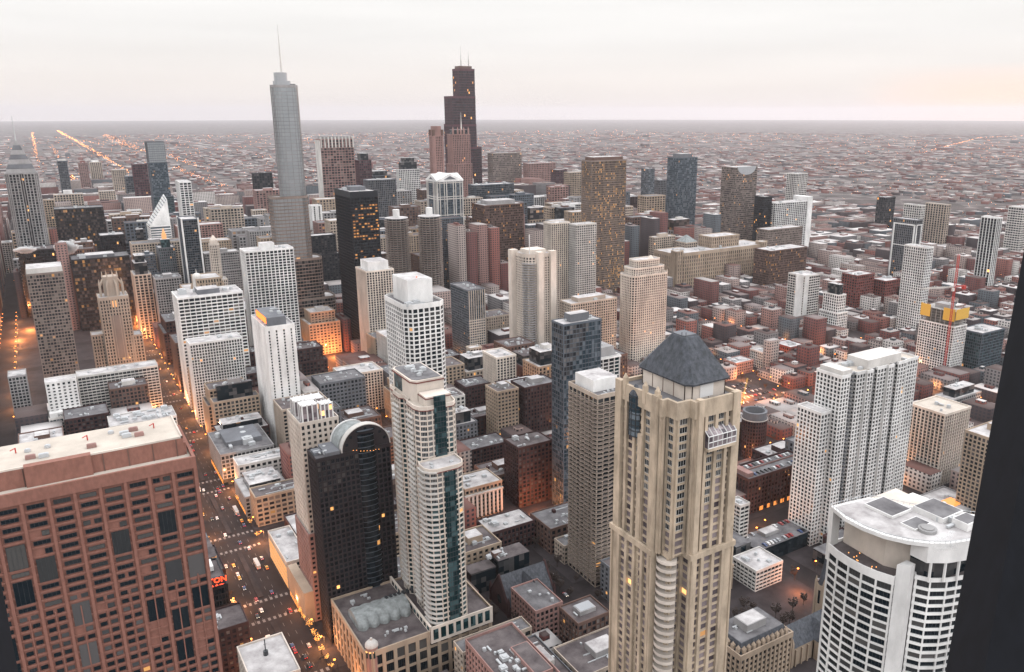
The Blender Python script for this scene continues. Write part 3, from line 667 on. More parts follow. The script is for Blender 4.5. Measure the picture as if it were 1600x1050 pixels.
def rel(root, poly): return [(x-root.location.x, y-root.location.y) for x, y in poly]
# ---- pink granite tower, lower left: ribs, spandrels and an irregular pattern of openings
r, X, Y, w, d, h = custom('olympia', 'granite_tower', 'pink granite tower', 'huge pink granite tower with ribbed front filling the lower left corner', X=None, w=70, d=33)
X = 38; r.location = (X-w/2, Y-d/2, 0); FOOT[-1] = (X-w, X, Y-d, Y)
core = M(); core.box(-w/2+.6, w/2-.6, -d/2+.6, d/2-.6, 0, h-1); core.build('wall', 'pink_granite', r)
rb = M(); sp = M(); gz = M(); nb = 10; bw = w/nb; fh = 3.05; nf = int((h-6)/fh)
g2 = random.Random(11); cells = []
def op(b, z0, z1, f0, f1, tall): cells.append((b, z0, z1, f0, f1, tall))
for b in range(nb):
    k = nf-1
    while k > 1:
        z1 = 6+fh*(k+1)-3; q = g2.random(); upper = k > nf-24
        if q < (.05 if upper else .03): k -= 2; continue                       # blank granite
        if q < (.13 if upper else .05): n_ = 3; op(b, z1-fh*n_+.7, z1-.35, .09, .91, 1); k -= n_; continue
        if k > nf-13 and q < .9: op(b, z1-fh+1.2, z1-.5, .12, .88, 0)
        elif q < .93: op(b, z1-fh+1.1, z1-.5, .09, .41, 0); op(b, z1-fh+1.1, z1-.5, .59, .91, 0)
        else: op(b, z1-fh+.95, z1-.45, .12, .45, 0)
        k -= 1
for b in range(nb+1):
    x = -w/2+b*bw; rb.box(x-.45, x+.45, d/2-.7, d/2+.25, 0, h-3.2)
    if b < nb:
        rb.box(x+bw/2-.18, x+bw/2+.18, d/2-.7, d/2-.05, 0, h-42)
        x2 = x+bw/2
for k in range(nf): z = 3+fh*k; sp.box(-w/2, w/2, d/2-.7, d/2-.28, z, z+.75)
for s_ in (-1, 1):
    for b in range(6): y = -d/2+d*b/5; rb.box(s_*(w/2-.7), s_*(w/2+.2), y-.45, y+.45, 0, h-3.2)
rb.build('rib', 'pink_granite', r, label='vertical granite ribs'); sp.build('spandrel', 'pink_granite', r)
pp_ = M()
for (a, b_, c, e) in ((-w/2-.35, w/2+.35, d/2-.6, d/2+.35), (-w/2-.35, w/2+.35, -d/2-.35, -d/2+.6), (-w/2-.35, -w/2+.6, -d/2+.6, d/2-.6), (w/2-.6, w/2+.35, -d/2+.6, d/2-.6)): pp_.box(a, b_, c, e, h-3.2, h+.8)
pp_.build('parapet', 'pink_granite', r)
cells.sort(key=lambda c: -c[1]); stuff = M()
for n_, (b, z0, z1, f0, f1, tall) in enumerate(cells):
    x0 = -w/2+b*bw+.45+(bw-.9)*f0; x1 = -w/2+b*bw+.45+(bw-.9)*f1
    if n_ < 100: put_window(r, (x0+x1)/2, d/2-.22, z0, 0, 1, round(x1-x0, 1), round(z1-z0, 1), 'window_pane')
    else:
        nfc = len(stuff.f)
        stuff.add([(x1, d/2-.22, z0), (x0, d/2-.22, z0), (x0, d/2-.22, z1), (x1, d/2-.22, z1)], [(0, 1, 2, 3)], [[(n_*3+.1, .1), (n_*3+.9, .1), (n_*3+.9, .9), (n_*3+.1, .9)]])
stuff.build('window_field', 'glass_dark', r, kind='stuff')
rf = M(); rf.box(-w/2+.6, w/2-.6, -d/2+.6, d/2-.6, h-1, h-.6); rf.build('roof', 'roof_cream', r)
pt = M(); pt.box(-w/2+2, w/2-6, -d/2+3, d/2-6.5, h-.6, h+5.5); pt.box(-w/2+1.2, -w/2+6, d/2-12, d/2-7, h-.6, h+3.6)
pt.box(-6, 12, d/2-8, d/2-5.2, h-.6, h+6.2)
po = pt.build('penthouse', 'pink_granite', r)
pj = M()
for i in range(9): x = -w/2+4+i*7.2; pj.box(x, x+.3, d/2-6.55, d/2-6.3, h-.6, h+5.3)
pj.build('wall_joint', 'brown', po)
prc = M(); prc.box(-w/2+2.5, w/2-6.5, -d/2+3.5, d/2-7, h+5.5, h+5.75); prc.build('roof_cover', 'roof_cream', po)
prp = M(); prp.box(-w/2+2, w/2-6, d/2-7, d/2-6.5, h+5.5, h+6.1); prp.box(-w/2+2, -w/2+2.5, -d/2+3, d/2-6.5, h+5.5, h+6.1); prp.build('coping', 'cream', po)
for i in range(12):
    u = M(); q = rnd.random()
    if q < .5: u.prism(ngon(.9, 10), 0, .8); u.prism(ngon(.6, 10), .8, 1.0)
    else: u.box(-1.4, 1.4, -.8, .8, 0, 1.1); u.box(-1.1, 1.1, -.5, .5, 1.1, 1.3)
    u.build('roof_vent', 'metal_light' if q < .7 else 'rose', r, (rnd.uniform(-30, 28), rnd.uniform(-11, 5), h+5.8))
dv = M()
for i in range(3):
    dv.beam((-26+i*20, -4, h+5.8), (-26+i*20, -4, h+7.6), .14); dv.beam((-26+i*20, -4, h+7.5), (-24.6+i*20, -3.2, h+7.2), .12)
dv.build('window_washing_davit', 'sign_orange' if False else 'red_paint', r)

# ---- tan stone tower with dark pyramid roof, right of centre
r, X, Y, w, d, h = custom('park', 'stone_tower', 'tan tower with dark pyramid roof', 'tall tan stone tower with dark slate pyramid roof in the right foreground')
st = ('tan', 'glass_mauve', 4.9, 3.15, 1.35, .8, .75, .0)
low = [(-w/2-1.2, -d/2-1), (w/2+1.4, -d/2-1), (w/2+1.4, d/2-9.5), (w/2-2.6, d/2-9.5), (w/2-2.6, d/2-4.2), (w/2-8.2, d/2-4.2), (w/2-8.2, d/2+1), (-w/2-1.2, d/2+1)]
e, fh, nf = skin(r, low, 0, 158, st, parapet=.9, roofmat='roof_grey')
hi = [(-w/2, -d/2), (w/2, -d/2), (w/2, d/2-7.5), (w/2-2.2, d/2-7.5), (w/2-2.2, d/2-2.6), (w/2-8, d/2-2.6), (w/2-8, d/2), (-w/2, d/2)]
e, fh, nf = skin(r, hi, 158, h, st, parapet=1.2, roofmat='roof_grey', cap=5.0)
windows(r, e, 158, fh, nf, st, (1, 3, 4, 6), 100, mat='window_pane', kind=1)
# solid corner piers and stone panels on the front
m = M()
for (a, b_, c, e_, z0, z1) in ((w/2-.5, w/2+1.9, d/2-11.2, d/2-8.6, 0, h+2.2), (w/2-10.6, w/2-8.4, d/2-.6, d/2+1.7, 0, h+1.8), (-w/2-.9, -w/2+2.6, d/2-.5, d/2+1.3, 0, h+1.6),
                           (w/2-.4, w/2+1.5, -d/2-.6, -d/2+2.8, 0, h+2.0), (w/2-.4, w/2+1.1, -3.4, -1.0, 0, h-15), (w/2-.4, w/2+1.1, 4.2, 6.4, 0, h-2)):
    m.box(a, b_, c, e_, z0, z1)
m.build('corner_pier', 'tan', r)
for k in range(46):                                            # curved balconies down the notch between the two fronts
    b_ = M(); z = 14+k*3.15
    cxb, cyb = w/2-3.0, d/2-5.0
    pts = [(cxb+4.3*math.cos(R(-48+i*140/10)), cyb+4.3*math.sin(R(-48+i*140/10))) for i in range(11)]+[(cxb-3.4, cyb+.9), (cxb+.4, cyb-3.4)]
    b_.prism(pts, z, z+.3, bottom=True)
    ou_ = pts[:11]; in_ = [(cxb+4.1*math.cos(R(-48+i*140/10)), cyb+4.1*math.sin(R(-48+i*140/10))) for i in range(11)]
    vs = [(*q, z+.3) for q in ou_]+[(*q, z+1.15) for q in ou_]+[(*q, z+1.15) for q in in_]+[(*q, z+.3) for q in in_]
    b_.add(vs, [f for i in range(10) for f in ((i, i+1, 12+i, 11+i), (11+i, 12+i, 23+i, 22+i), (22+i, 23+i, 34+i, 33+i))])
    b_.build('balcony', 'cream', r)
# bowed glass bay with round top on the east face
m = M(); bowp = [(w/2-.3+2.0*math.cos(R(-80+i*160/8)), -d/2+9.5+3.0*math.sin(R(-80+i*160/8))) for i in range(9)]
m.prism(bowp, h-17, h-1.5, bottom=True); o = m.build('bow_window', 'glass_blue', r)
m = M()
for k in range(8): m.prism(offset(bowp, .12), h-17+k*2.1, h-16.6+k*2.1, bottom=True)
for (x, y) in bowp[::2]: m.box(x-.12, x+.15, y-.12, y+.12, h-17, h-1.5)
m.build('bow_frame', 'metal_dark', o)
m = M(); m.prism(bowp, h-1.5, h+2.2, p2=[(w/2-.6+(x-w/2+.6)*.25, -d/2+9.5+(y+d/2-9.5)*.25) for x, y in bowp]); m.build('bow_roof', 'slate_roof', o)
# projecting conservatory high on the north face
m = M(); m.box(-w/2+1.6, w/2-12.0, d/2-.1, d/2+3.0, h-17.2, h-16.2, True); m.build('conservatory_base', 'tan', r)
m = M(); m.add([(-w/2+1.9, d/2, h-16.2), (w/2-12.3, d/2, h-16.2), (w/2-12.3, d/2+2.6, h-16.2), (-w/2+1.9, d/2+2.6, h-16.2), (-w/2+1.9, d/2, h-9.6), (w/2-12.3, d/2, h-9.6), (w/2-12.3, d/2+2.6, h-11.8), (-w/2+1.9, d/2+2.6, h-11.8)],
               [(1, 2, 6, 5), (2, 3, 7, 6), (3, 0, 4, 7), (4, 5, 6, 7)])
o = m.build('conservatory', 'glass_mauve', r)
m = M()
for k in range(7):
    x = -w/2+1.9+k*(w-14.2)/6; m.beam((x, d/2+2.65, h-16.2), (x, d/2+2.65, h-11.8), .14); m.beam((x, d/2+2.65, h-11.8), (x, d/2, h-9.6), .14)
for z in (h-11.8, h-14, h-16.1): m.beam((-w/2+1.9, d/2+2.65, z), (w/2-12.3, d/2+2.65, z), .14)
m.build('conservatory_frame', 'white_paint', o)
# drum and pyramid
dr = [(-10.5, -13.8), (4.4, -13.8), (6, -12.2), (6, 10.8), (4.4, 12.8), (-10.5, 12.8)]
m = M(); m.prism(dr, h, 221.2); m.build('drum', 'cream', r)
m = M()
for i in range(6):
    a, b_ = Vector(dr[i]), Vector(dr[(i+1) % 6]); n_ = max(1, int((b_-a).length/5))
    for k in range(n_+1):
        p = a.lerp(b_, k/n_); m.box(p.x-.12, p.x+.12, p.y-.12, p.y+.12, h, 221)
m.build('drum_joint', 'brown', r)
m = M(); m.box(-5, 1, 12.85, 13.0, h+.6, h+5.2); m.build('drum_door', 'white_paint', r)
ev = [(-11.5, -15), (5, -15), (7.2, -12.8), (7.2, 11.6), (5, 14), (-11.5, 14)]; apx = [(-6.2, -4.4), (-.6, -4.4), (.4, -3.4), (.4, 1.8), (-.6, 2.8), (-6.2, 2.8)]
APEX = 234.5
m = M(); m.prism(ev, 220.6, 221.3, bottom=True)
for k in range(22):
    f0, f1 = k/22, (k+1)/22
    q0 = [(a[0]+(b_[0]-a[0])*f0, a[1]+(b_[1]-a[1])*f0) for a, b_ in zip(ev, apx)]; q1 = [(a[0]+(b_[0]-a[0])*f1, a[1]+(b_[1]-a[1])*f1) for a, b_ in zip(ev, apx)]
    m.prism(offset(q0, .22), 221.3+(APEX-221.3)*f0, 221.3+(APEX-221.3)*f1, p2=offset(q1, -.05))
ro = m.build('pyramid_roof', 'slate_roof', r)
m = M()
for (x, y) in apx: m.beam((x, y, APEX), (x, y, APEX+1.8), .15)
m.prism(offset(apx, -.4), APEX, APEX+.5); m.build('roof_finial', 'slate_grey', ro)

for (x, y) in ((w/2-.2, d/2-10), (w/2-.2, -d/2+4), (w/2-.2, -d/2+15.3)):
    m = M(); m.box(x-.2, x+1.2, y-.8, y+.8, h-3, h+3.5); m.prism(ngon(.9, 8, x+.5, y), h+3.5, h+5, p2=ngon(.2, 8, x+.5, y)); m.build('corner_lantern', 'tan', r)

# ---- white tower with curved front at the right edge
r, X, Y, w, d, h = custom(None, 'apartment_tower', 'white tower with curved front', 'bright white tower with curved balcony fronts and rooftop terrace beside the dark window frame', X=-232, Y=-136, w=48, d=43, h=152)
pA = rel(r, [(-233.6, -178), (-231.9, -172.4), (-231.2, -166.8), (-231.3, -161.2), (-232.2, -155.7), (-234.2, -150.2), (-238, -150), (-272, -150), (-275, -178)])
pB = rel(r, [(-244, -149), (-240.5, -146.2), (-243, -142), (-248, -139), (-256, -136.5), (-271, -136.2), (-274, -149)])
st = ('white', 'glass_dark', 5.6, 3.2, .6, .85, .12, .0); stc = ('white', 'glass_dark', 5.0, 3.2, .5, .95, .12, .25)
eA, fhA, nfA = skin(r, pA, 0, h, st, parapet=1.1, cap=2.2, roofmat='roof_dark'); windows(r, eA, 0, fhA, nfA, st, (0, 1, 2, 3, 4), 60)
eB, fhB, nfB = skin(r, pB, 0, h+1, stc, parapet=.8, cap=.6, roofmat='roof_dark'); windows(r, eB, 0, fhB, nfB, stc, (1, 2, 3, 4), 40)
m = M(); m.prism([(p[0], p[1]) for p in rel(r, [(-234.4, -149.8), (-236.2, -148.2), (-237.6, -146.4), (-240.2, -146.6), (-240, -149.8)])], 0, h+6); m.build('white_shaft', 'white', r)
roofp = rel(r, [(-233.8, -179), (-230.8, -170), (-230.4, -162), (-232, -154), (-235.5, -147.5), (-240, -142.5), (-246, -138.5), (-254, -136), (-268, -136), (-276, -143), (-262, -158), (-252, -176)])
m = M(); m.prism(roofp, h+14.6, h+16.0, bottom=True); m.build('crown_roof', 'white', r)
m = M(); m.prism(offset(roofp, -1.4), h+16.0, h+16.15); m.build('roof_cover', 'roof_snow', r)
m = M(); m.prism(offset(roofp, 0), h+9, h+14.6, bottom=True) if False else m.prism(rel(r, [(-240, -142.5), (-246, -138.5), (-254, -136), (-268, -136), (-268, -149), (-240, -149)]), h+8.5, h+14.6, bottom=True); m.build('crown_band', 'white', r)
m = M(); m.prism(rel(r, [(-240.5, -177), (-239, -158), (-243, -150), (-268, -150), (-270, -177)]), h, h+14.6); m.build('penthouse_wall', 'cream', r)
m = M(); m.prism(rel(r, [(-233.8, -179.2), (-238, -179.4), (-238, -177.4), (-233.4, -177.2)]), h-6, h+14.6); m.build('end_fin', 'white', r)
for (x, y) in rel(r, [(-241.5, -141.8), (-246, -139.2), (-251, -137.4), (-257, -136.6), (-263, -136.6)]): m = M(); m.box(x-.35, x+.35, y-.35, y+.35, h+1, h+8.5); m.build('terrace_column', 'white', r)
m = M(); m.prism(rel(r, [(-242, -150), (-243, -143.5), (-250, -140), (-266, -139), (-266, -150)]), h+1, h+8.5); m.build('penthouse_glass', 'glass_dark', r)
for i in range(11):
    x, y = rnd.uniform(-239, -233.5), rnd.uniform(-176, -151)
    m = M(); m.prism(ngon(.14, 6), 0, .25); m.build('terrace_light', 'lamp_warm', r, (x-r.location.x, y-r.location.y, h+.02))
for i in range(9):
    u = unit_mesh(rnd.randrange(4)).copy(); COL.objects.link(u); u.parent = r; u.location = (rnd.uniform(-272, -250)-r.location.x, rnd.uniform(-160, -140)-r.location.y, h+16.1)
    u.scale = (.8,)*3
cylm = M(); cylm.prism(ngon(3.2, 14), 0, 1.2); cylm.prism(ngon(2.2, 14), 1.2, 1.6); cylm.build('cooling_fan', 'grey', r, (-247-r.location.x, -148-r.location.y, h+16.1))
for (x0_, x1_, y0_, y1_, zz) in ((-268, -256, -160, -148, 2.2), (-255, -244, -172, -160, 1.2), (-266, -258, -146, -140, 3.0), (-252, -243, -156, -150, .9)):
    m = M(); m.box(x0_-r.location.x, x1_-r.location.x, y0_-r.location.y, y1_-r.location.y, h+16, h+16+zz); o = m.build('roof_house', 'white', r); m = M(); m.box(x0_+.4-r.location.x, x1_-.4-r.location.x, y0_+.4-r.location.y, y1_-.4-r.location.y, h+16+zz, h+16.1+zz); m.build('roof_cover', 'roof_grey', o)
m = M()
for a_, b_ in zip(roofp, roofp[1:]+roofp[:1]): m.beam((*a_, h+17), (*b_, h+17), .09)
for (a_, b_) in zip(roofp, roofp[1:]+roofp[:1]):
    n_ = int(math.dist(a_, b_)/2.2)+1
    for q in range(n_): f = q/n_; m.beam((a_[0]+(b_[0]-a_[0])*f, a_[1]+(b_[1]-a_[1])*f, h+16), (a_[0]+(b_[0]-a_[0])*f, a_[1]+(b_[1]-a_[1])*f, h+17), .06)
m.build('railing', 'metal_light', r)
m = M(); m.prism(rel(r, [(-264, -176), (-262, -158), (-275, -144), (-282, -150), (-280, -176)]), 0, h+10.5); m.build('rear_wing', 'white', r)

# ---- large white ribbed tower, right
r, X, Y, w, d, h = custom('oneSup', 'apartment_tower', 'large white ribbed tower', 'large white apartment tower with deep vertical ribs and blue glass, right of the tan tower')
st = ('white', 'glass_dark', 3.0, 3.0, 1.0, .85, .12, 0); stb = ('steel_blue', 'glass_blue', 3.0, 3.0, .3, .8, 0, .25)
xs = -w/2; segs = []
px_ = w/2
plan = [(9, 0), (7, -3.2), (9, 0), (6, 1.6), (7, -3.2), (10, 0), (6, 1.6), (7, -3.2), (9, 0), (15, -1)]
tot = sum(p[0] for p in plan); pts = []
for wd_, off in plan:
    wd_ = wd_*w/tot; pts += [(px_, d/2+off), (px_-wd_, d/2+off)]; px_ -= wd_
segs_w = pts
body = [(-w/2, -d/2), (w/2, -d/2)]+pts
body = [body[0], body[1]]+[p for p in pts]
m_edges, fh, nf = skin(r, body, 0, h, st, parapet=1.2, roofmat='roof_cream'); windows(r, m_edges, 0, fh, nf, st, (2, 6, 8, 12, 14), 100)
px_ = w/2
for wd_, off in plan:
    wd_ = wd_*w/tot
    if off < -2:
        m = M()
        for k in range(nf): m.box(px_-wd_+.2, px_-.2, d/2+off, d/2+off+1.7, 4+fh*k, 4.35+fh*k, True)
        m.build('balcony_stack', 'slate_grey', r)
    px_ -= wd_
m = M(); m.box(w/2-12, w/2-2, -d/2+1, d/2-1, h, h+4); m.box(-w/2+20, w/2-30, -d/2+2, d/2-2, h, h+7); m.build('penthouse', 'pale', r)
roof_units(r, w*.9, d, h, 14); 
skin(r, [(w/2+.5, -d/2-6), (w/2+10.5, -d/2-6), (w/2+10.5, d/2-6), (w/2+.5, d/2-6)], 0, 104, st, roofmat='roof_snow'); FOOT.append((X, X+16, Y-d-10, Y-4))

# ---- white hotel slab with slot windows
r, X, Y, w, d, h = custom('marriott', 'hotel', 'white hotel slab', 'tall blank white hotel slab with thin window slots and orange sign box on the roof', 'hotel', h=118, d=55)
st = ('white', 'glass_dark', 6.8, 2.9, 5.2, .9, .05, 0)
e, fh, nf = skin(r, rect(w, d), 0, h, st, parapet=1.4, cap=3); windows(r, e, 0, fh, nf, st, (1, 2), 100)
m = M(); m.box(-w/2+6, w/2-4, -d/2+4, d/2-6, h, h+8); po = m.build('penthouse', 'slate_grey', r)
m = M(); m.box(w/2-4, w/2-3.7, -d/2+6, d/2-10, h+1.5, h+7.4); m.build('lit_sign', 'sign_orange', po); roof_units(r, w, d, h, 4); roof_units(po, w*.5, d*.5, h+8, 4)

# ---- white gridded tower with white box on top
r, X, Y, w, d, h = custom('erie55', 'apartment_tower', 'white gridded tower with box crown', 'bright white gridded tower with chamfered corner and plain white box crown, centre')
p = [(-w/2, -d/2), (w/2-5, -d/2), (w/2, -d/2+5), (w/2, d/2-5), (w/2-5, d/2), (-w/2+4, d/2), (-w/2, d/2-4)]
st = ('white', 'glass_dark', 3.9, 3.2, 1.0, .85, .15, 0)
e, fh, nf = skin(r, p, 0, h, st, parapet=1.6, cap=2, roofmat='roof_grey'); windows(r, e, 0, fh, nf, st, (2, 3, 4, 5), 100)
m = M(); m.box(-w/2+6, w/2-5.5, -d/2+8, d/2-8, h, h+17); o = m.build('crown_box', 'white', r)
m = M(); m.box(-w/2+6.6, w/2-6.1, -d/2+8.6, d/2-8.6, h+17, h+17.2); m.build('roof_cover', 'roof_snow', o)
m = M(); m.prism(ngon(.4, 8, 0, 8), h+17, h+18.2); m.build('beacon', 'neon_red', o); roof_units(r, w, 8, h, 4, y=d/2-5)

# ---- beige and green glass double tower on a long store base
r = empty('apartment_tower', 'beige two-step tower with green glass strips, standing on the store with the wavy roof', 'tower', (-168, -402, 0)); FOOT.append((-190, -112, -434, -362))
ANCH.append((*proj(-165, -400, 80), *proj(-165, -400, 165), 'beige and green glass tower', 430))
st = ('cream', 'glass_green', 3.0, 3.05, .55, .75, .12, 0)
hiP = rel(r, [(-180, -432), (-158, -432), (-158, -424), (-156, -422), (-156, -413), (-158, -411), (-158, -404), (-156, -402), (-156, -392), (-157.5, -388), (-161, -386), (-176.5, -386), (-179, -389), (-180, -396)])
e, fh, nf = skin(r, hiP, 30, 156, st, parapet=1.0, roofmat='roof_cream'); windows(r, e, 30, fh, nf, st, (1, 3, 5, 7, 8, 9, 10), 60, mat='window_pane', kind=1)
loP = rel(r, [(-176, -385.5), (-154.5, -385.5), (-153.6, -382), (-153.6, -376), (-155.5, -372.5), (-159, -371), (-171, -371), (-174.5, -372.5), (-176, -376)])
e, fh, nf = skin(r, loP, 30, 126, st, parapet=1.0, roofmat='roof_snow'); windows(r, e, 30, fh, nf, st, (1, 2, 3, 4, 5, 6, 7), 40, mat='window_pane', kind=1)
x0, y0 = rel(r, [(-168.5, -386)])[0]; x1, y1 = rel(r, [(-166.2, -371)])[0]
m = M(); m.box(x0-3.4, x0+3.4, y0-.2, y0+.55, 100, 162); m.box(x1-3.2, x1+3.2, y1-.2, y1+.5, 31, 124); o = m.build('glass_strip', 'glass_green', r)
m = M()
for k in range(20): m.box(x0-3.4, x0+3.4, y0+.55, y0+.62, 101+k*3.05, 101.35+k*3.05)
for k in range(30): m.box(x1-3.2, x1+3.2, y1+.5, y1+.57, 33+k*3.05, 33.35+k*3.05)
for q in (-1.6, 0, 1.6): m.box(x1+q-.06, x1+q+.06, y1+.5, y1+.56, 31, 124); m.box(x0+q-.06, x0+q+.06, y0+.55, y0+.61, 100, 162)
m.build('strip_mullion', 'metal_dark', o)
m = M()
for k in range(31):
    z = 33+k*3.05; m.prism(rel(r, [(-158.6, -371.6), (-155.2, -373), (-153.2, -376), (-153.2, -382), (-152.2, -382), (-152.2, -375.4), (-154.6, -372), (-158.6, -370.3)])[::-1], z, z+.9, bottom=True)
m.build('balcony_ring', 'pale', r)
for (ya, yb) in ((-20.2, -11.4), (.2, 8.6)):
    m = M()
    for k in range(38): z = 36+k*3.05; m.box(11.9, 13.1, ya, yb, z, z+.85)
    m.build('balcony_ring', 'pale', r)

cp = rel(r, [(-177, -430), (-161, -430), (-158.5, -427.5), (-158.5, -402), (-161, -398.5), (-177, -398.5)])
m = M(); m.prism(cp, 156, 168); po = m.build('crown', 'cream', r); m = M(); m.prism(offset(cp, -1), 168, 168.2); m.build('roof_cover', 'roof_grey', po)
m = M(); m.prism(offset(cp, .35), 166.4, 167, bottom=True); m.build('red_trim', 'brick', po)
m = M(); m.prism(rel(r, [(-176, -398), (-161.5, -398), (-161.5, -388), (-176, -388)]), 156, 161.5); po2 = m.build('crown_step', 'cream', r); m = M(); m.prism(offset(rel(r, [(-176, -398), (-161.5, -398), (-161.5, -388), (-176, -388)]), .3), 160.2, 160.7, bottom=True); m.build('red_trim', 'brick', po2)
m = M(); m.prism(offset(hiP, .3), 154.4, 154.9, bottom=True); m.prism(offset(loP, .3), 124.4, 124.9, bottom=True); m.build('red_trim', 'brick', r)
m = M(); m.box(9.2, 9.8, -23, -12, 158, 166.3); m.build('crown_glass', 'glass_green', po)
roof_units(r, 12, 26, 168.2, 9, x=0, y=-12, s=.7); roof_units(r, 18, 9, 126, 6, x=4, y=24, s=.5)

# ---- its long store base with wavy vaulted roof, corner turret
r = empty('department_store', 'long stone store with wavy grey vaulted roof and domed corner turret below the two-step tower', 'store', (-152, -401, 0))
ANCH.append((*proj(-130, -390, 20), *proj(-130, -390, 34), 'store with the wavy roof', 420))
bp_ = rel(r, [(-190, -431), (-114, -431), (-114, -375), (-117, -371), (-188, -371), (-190, -373)])
st = ('sandstone', 'glass_green', 6.4, 6.5, 2.0, 1.6, .4, 0)
e, fh, nf = skin(r, bp_, 0, 30, st, parapet=1.3, cap=2.0, roofmat='roof_dark'); windows(r, e, 0, fh, nf, st, (1, 2, 3), 70, mat='window_pane')
m = M()
for (a, b_, c, e_) in ((-151.5, -150.3, -431, -369.4), (-189, -150.3, -369.9, -369.2)): m.box(a+152, b_+152, c+401, e_+401, 24, 34.2)
m.build('terrace_wall', 'cream', r); m = M()
for k in range(8): m.box(-187+k*4.6+152, -184+k*4.6+152, -369.2+401, -369.05+401, 26, 32.5)
for k in range(12): m.box(-150.3+152, -150.15+152, -427+k*4.8+401, -424+k*4.8+401, 31, 33.4)
m.build('terrace_window', 'glass_green', r)
m = M(); nseg = 5; n_ = 12; VX = -133.5                            # lobed barrel vault
for i in range(nseg):
    pr = []
    for s_ in range(n_+1):
        f = s_/n_; xx = -117.5-(i+f)*6.3; bulge = math.sin(math.pi*f)
        pr.append([(xx-r.location.x, -403+(9.0+2.4*bulge*max(0, (abs(math.cos(R(180*q/14)))-.55)/.45))*math.cos(R(180*q/14))-r.location.y, 30.2+6.6*math.sin(R(180*q/14))**.8) for q in range(15)])
    for a, b_ in zip(pr, pr[1:]): k = len(a); m.add(a+b_, [(q, k+q, k+q+1, q+1) for q in range(k-1)])
    if i == 0: m.add(pr[0], [tuple(range(15))[::-1]])
    if i == nseg-1: m.add(pr[-1], [tuple(range(15))])
vo = m.build('vaulted_roof', 'teal_roof', r)
m = M()
for i in range(7):
    for j in range(2): m.box(12-i*2.6, 13.4-i*2.6, -7.6+j*1.7, -6.5+j*1.7, 35.6, 37.0)
m.build('skylight', 'metal_dark', vo)
tx, ty = -118-r.location.x, -374-r.location.y; m = M(); m.prism(ngon(3.4, 10, tx, ty), 0, 33); t_ = m.build('turret', 'rose', r)
m = M()
for k in range(5): m.prism(ngon(3.7*math.cos(R(17*k)), 10, tx, ty), 33+3.3*math.sin(R(17*k)), 33+3.3*math.sin(R(17*k+17)), p2=ngon(3.7*math.cos(R(17*k+17)) if k < 4 else .4, 10, tx, ty))
m.prism(ngon(.7, 6, tx, ty), 36.2, 37.6); m.build('turret_dome', 'pale', t_)
m = M()
for k in range(10): a = R(36*k+18); m.box(tx+3.3*math.cos(a)-.5, tx+3.3*math.cos(a)+.5, ty+3.3*math.sin(a)-.5, ty+3.3*math.sin(a)+.5, 27, 31)
m.build('turret_window', 'glass_green', t_); roof_units(r, 24, 12, 30, 7, x=20, y=20, s=.5); roof_units(r, 22, 10, 30, 5, x=22, y=-22, s=.5)

# ---- black arched tower
r, X, Y, w, d, h = custom('citypl', 'office_tower', 'black tower with arched top', 'black tower with round arched top and white rims, left of the beige two-step tower')
st = ('dark_granite', 'glass_black', 2.7, 3.2, .8, .9, .15, 0)
e, fh, nf = skin(r, rect(w, d), 0, h, st, roofmat='roof_grey'); windows(r, e, 0, fh, nf, st, (1, 2), 60)
rad = 14.5; cx_ = -w/2+rad
def arch(y0, y1, rr, z0, mat, name, x0=cx_, hole=0, par=None):
    m = M(); n = 20; P_ = [(x0+rr*math.cos(R(180*i/n)), z0+rr*math.sin(R(180*i/n))) for i in range(n+1)]
    if not hole:
        m.add([(x, y0, z) for x, z in P_]+[(x, y1, z) for x, z in P_], [(i+1, i, n+1+i, n+2+i) for i in range(n)]+[tuple(range(n+1))]+[tuple(range(2*n+1, n, -1))])
    else:
        Q = [(x0+(rr-hole)*math.cos(R(180*i/n)), z0+(rr-hole)*math.sin(R(180*i/n))) for i in range(n+1)]
        vs = [(x, y0, z) for x, z in P_]+[(x, y1, z) for x, z in P_]+[(x, y1, z) for x, z in Q]+[(x, y0, z) for x, z in Q]; k = n+1; fs = []
        for i in range(n): fs += [(i+1, i, k+i, k+i+1), (k+i+1, k+i, 2*k+i, 2*k+i+1), (2*k+i+1, 2*k+i, 3*k+i, 3*k+i+1), (3*k+i+1, 3*k+i, i, i+1)]
        m.add(vs, fs)
    return m.build(name, mat, r)
zs = h+1.2
arch(d/2-4, d/2-.15, rad-.1, zs, 'dark_granite', 'front_arch'); arch(d/2-4.2, d/2+.35, rad+.25, zs, 'pale', 'arch_rim', hole=.5)
arch(-d/2+1, d/2-4.2, rad-3.2, zs+1, 'teal_roof', 'rear_vault', x0=cx_+4.2); arch(-d/2, -d/2+1, rad-2.7, zs+1, 'white_paint', 'arch_rim', x0=cx_+4.2, hole=.5)
bow = lambda ex: [(cx_+(4.9+ex)*math.cos(R(q*22.5)), d/2+(1.6+ex)*math.sin(R(q*22.5))) for q in range(9)]
m = M(); m.prism(bow(0), 0, h+rad-4.5); go_ = m.build('glass_bow', 'glass_black', r)
m = M()
for k in range(39): m.prism(bow(.08), 3+k*3.4, 3.35+k*3.4)
m.build('mullion', 'steel_blue', go_)
m = M()
for k in range(7):                                     # dark square panels round the arch
    a = R(20+k*23.3); m.box(cx_+12*math.cos(a)-.8, cx_+12*math.cos(a)+.8, d/2-.2, d/2-.05, zs+12*math.sin(a)-.8, zs+12*math.sin(a)+.8)
m.build('arch_panel', 'glass_black', r)
for i in range(9):
    m = M(); m.box(-.22, .22, 0, .2, 0, .22); m.build('arch_light', 'lamp_warm', r, (cx_-7.4+i*1.9, d/2+.1+(1.6 if abs(i-4) < 3 else 0), h-1.5+.35*i))
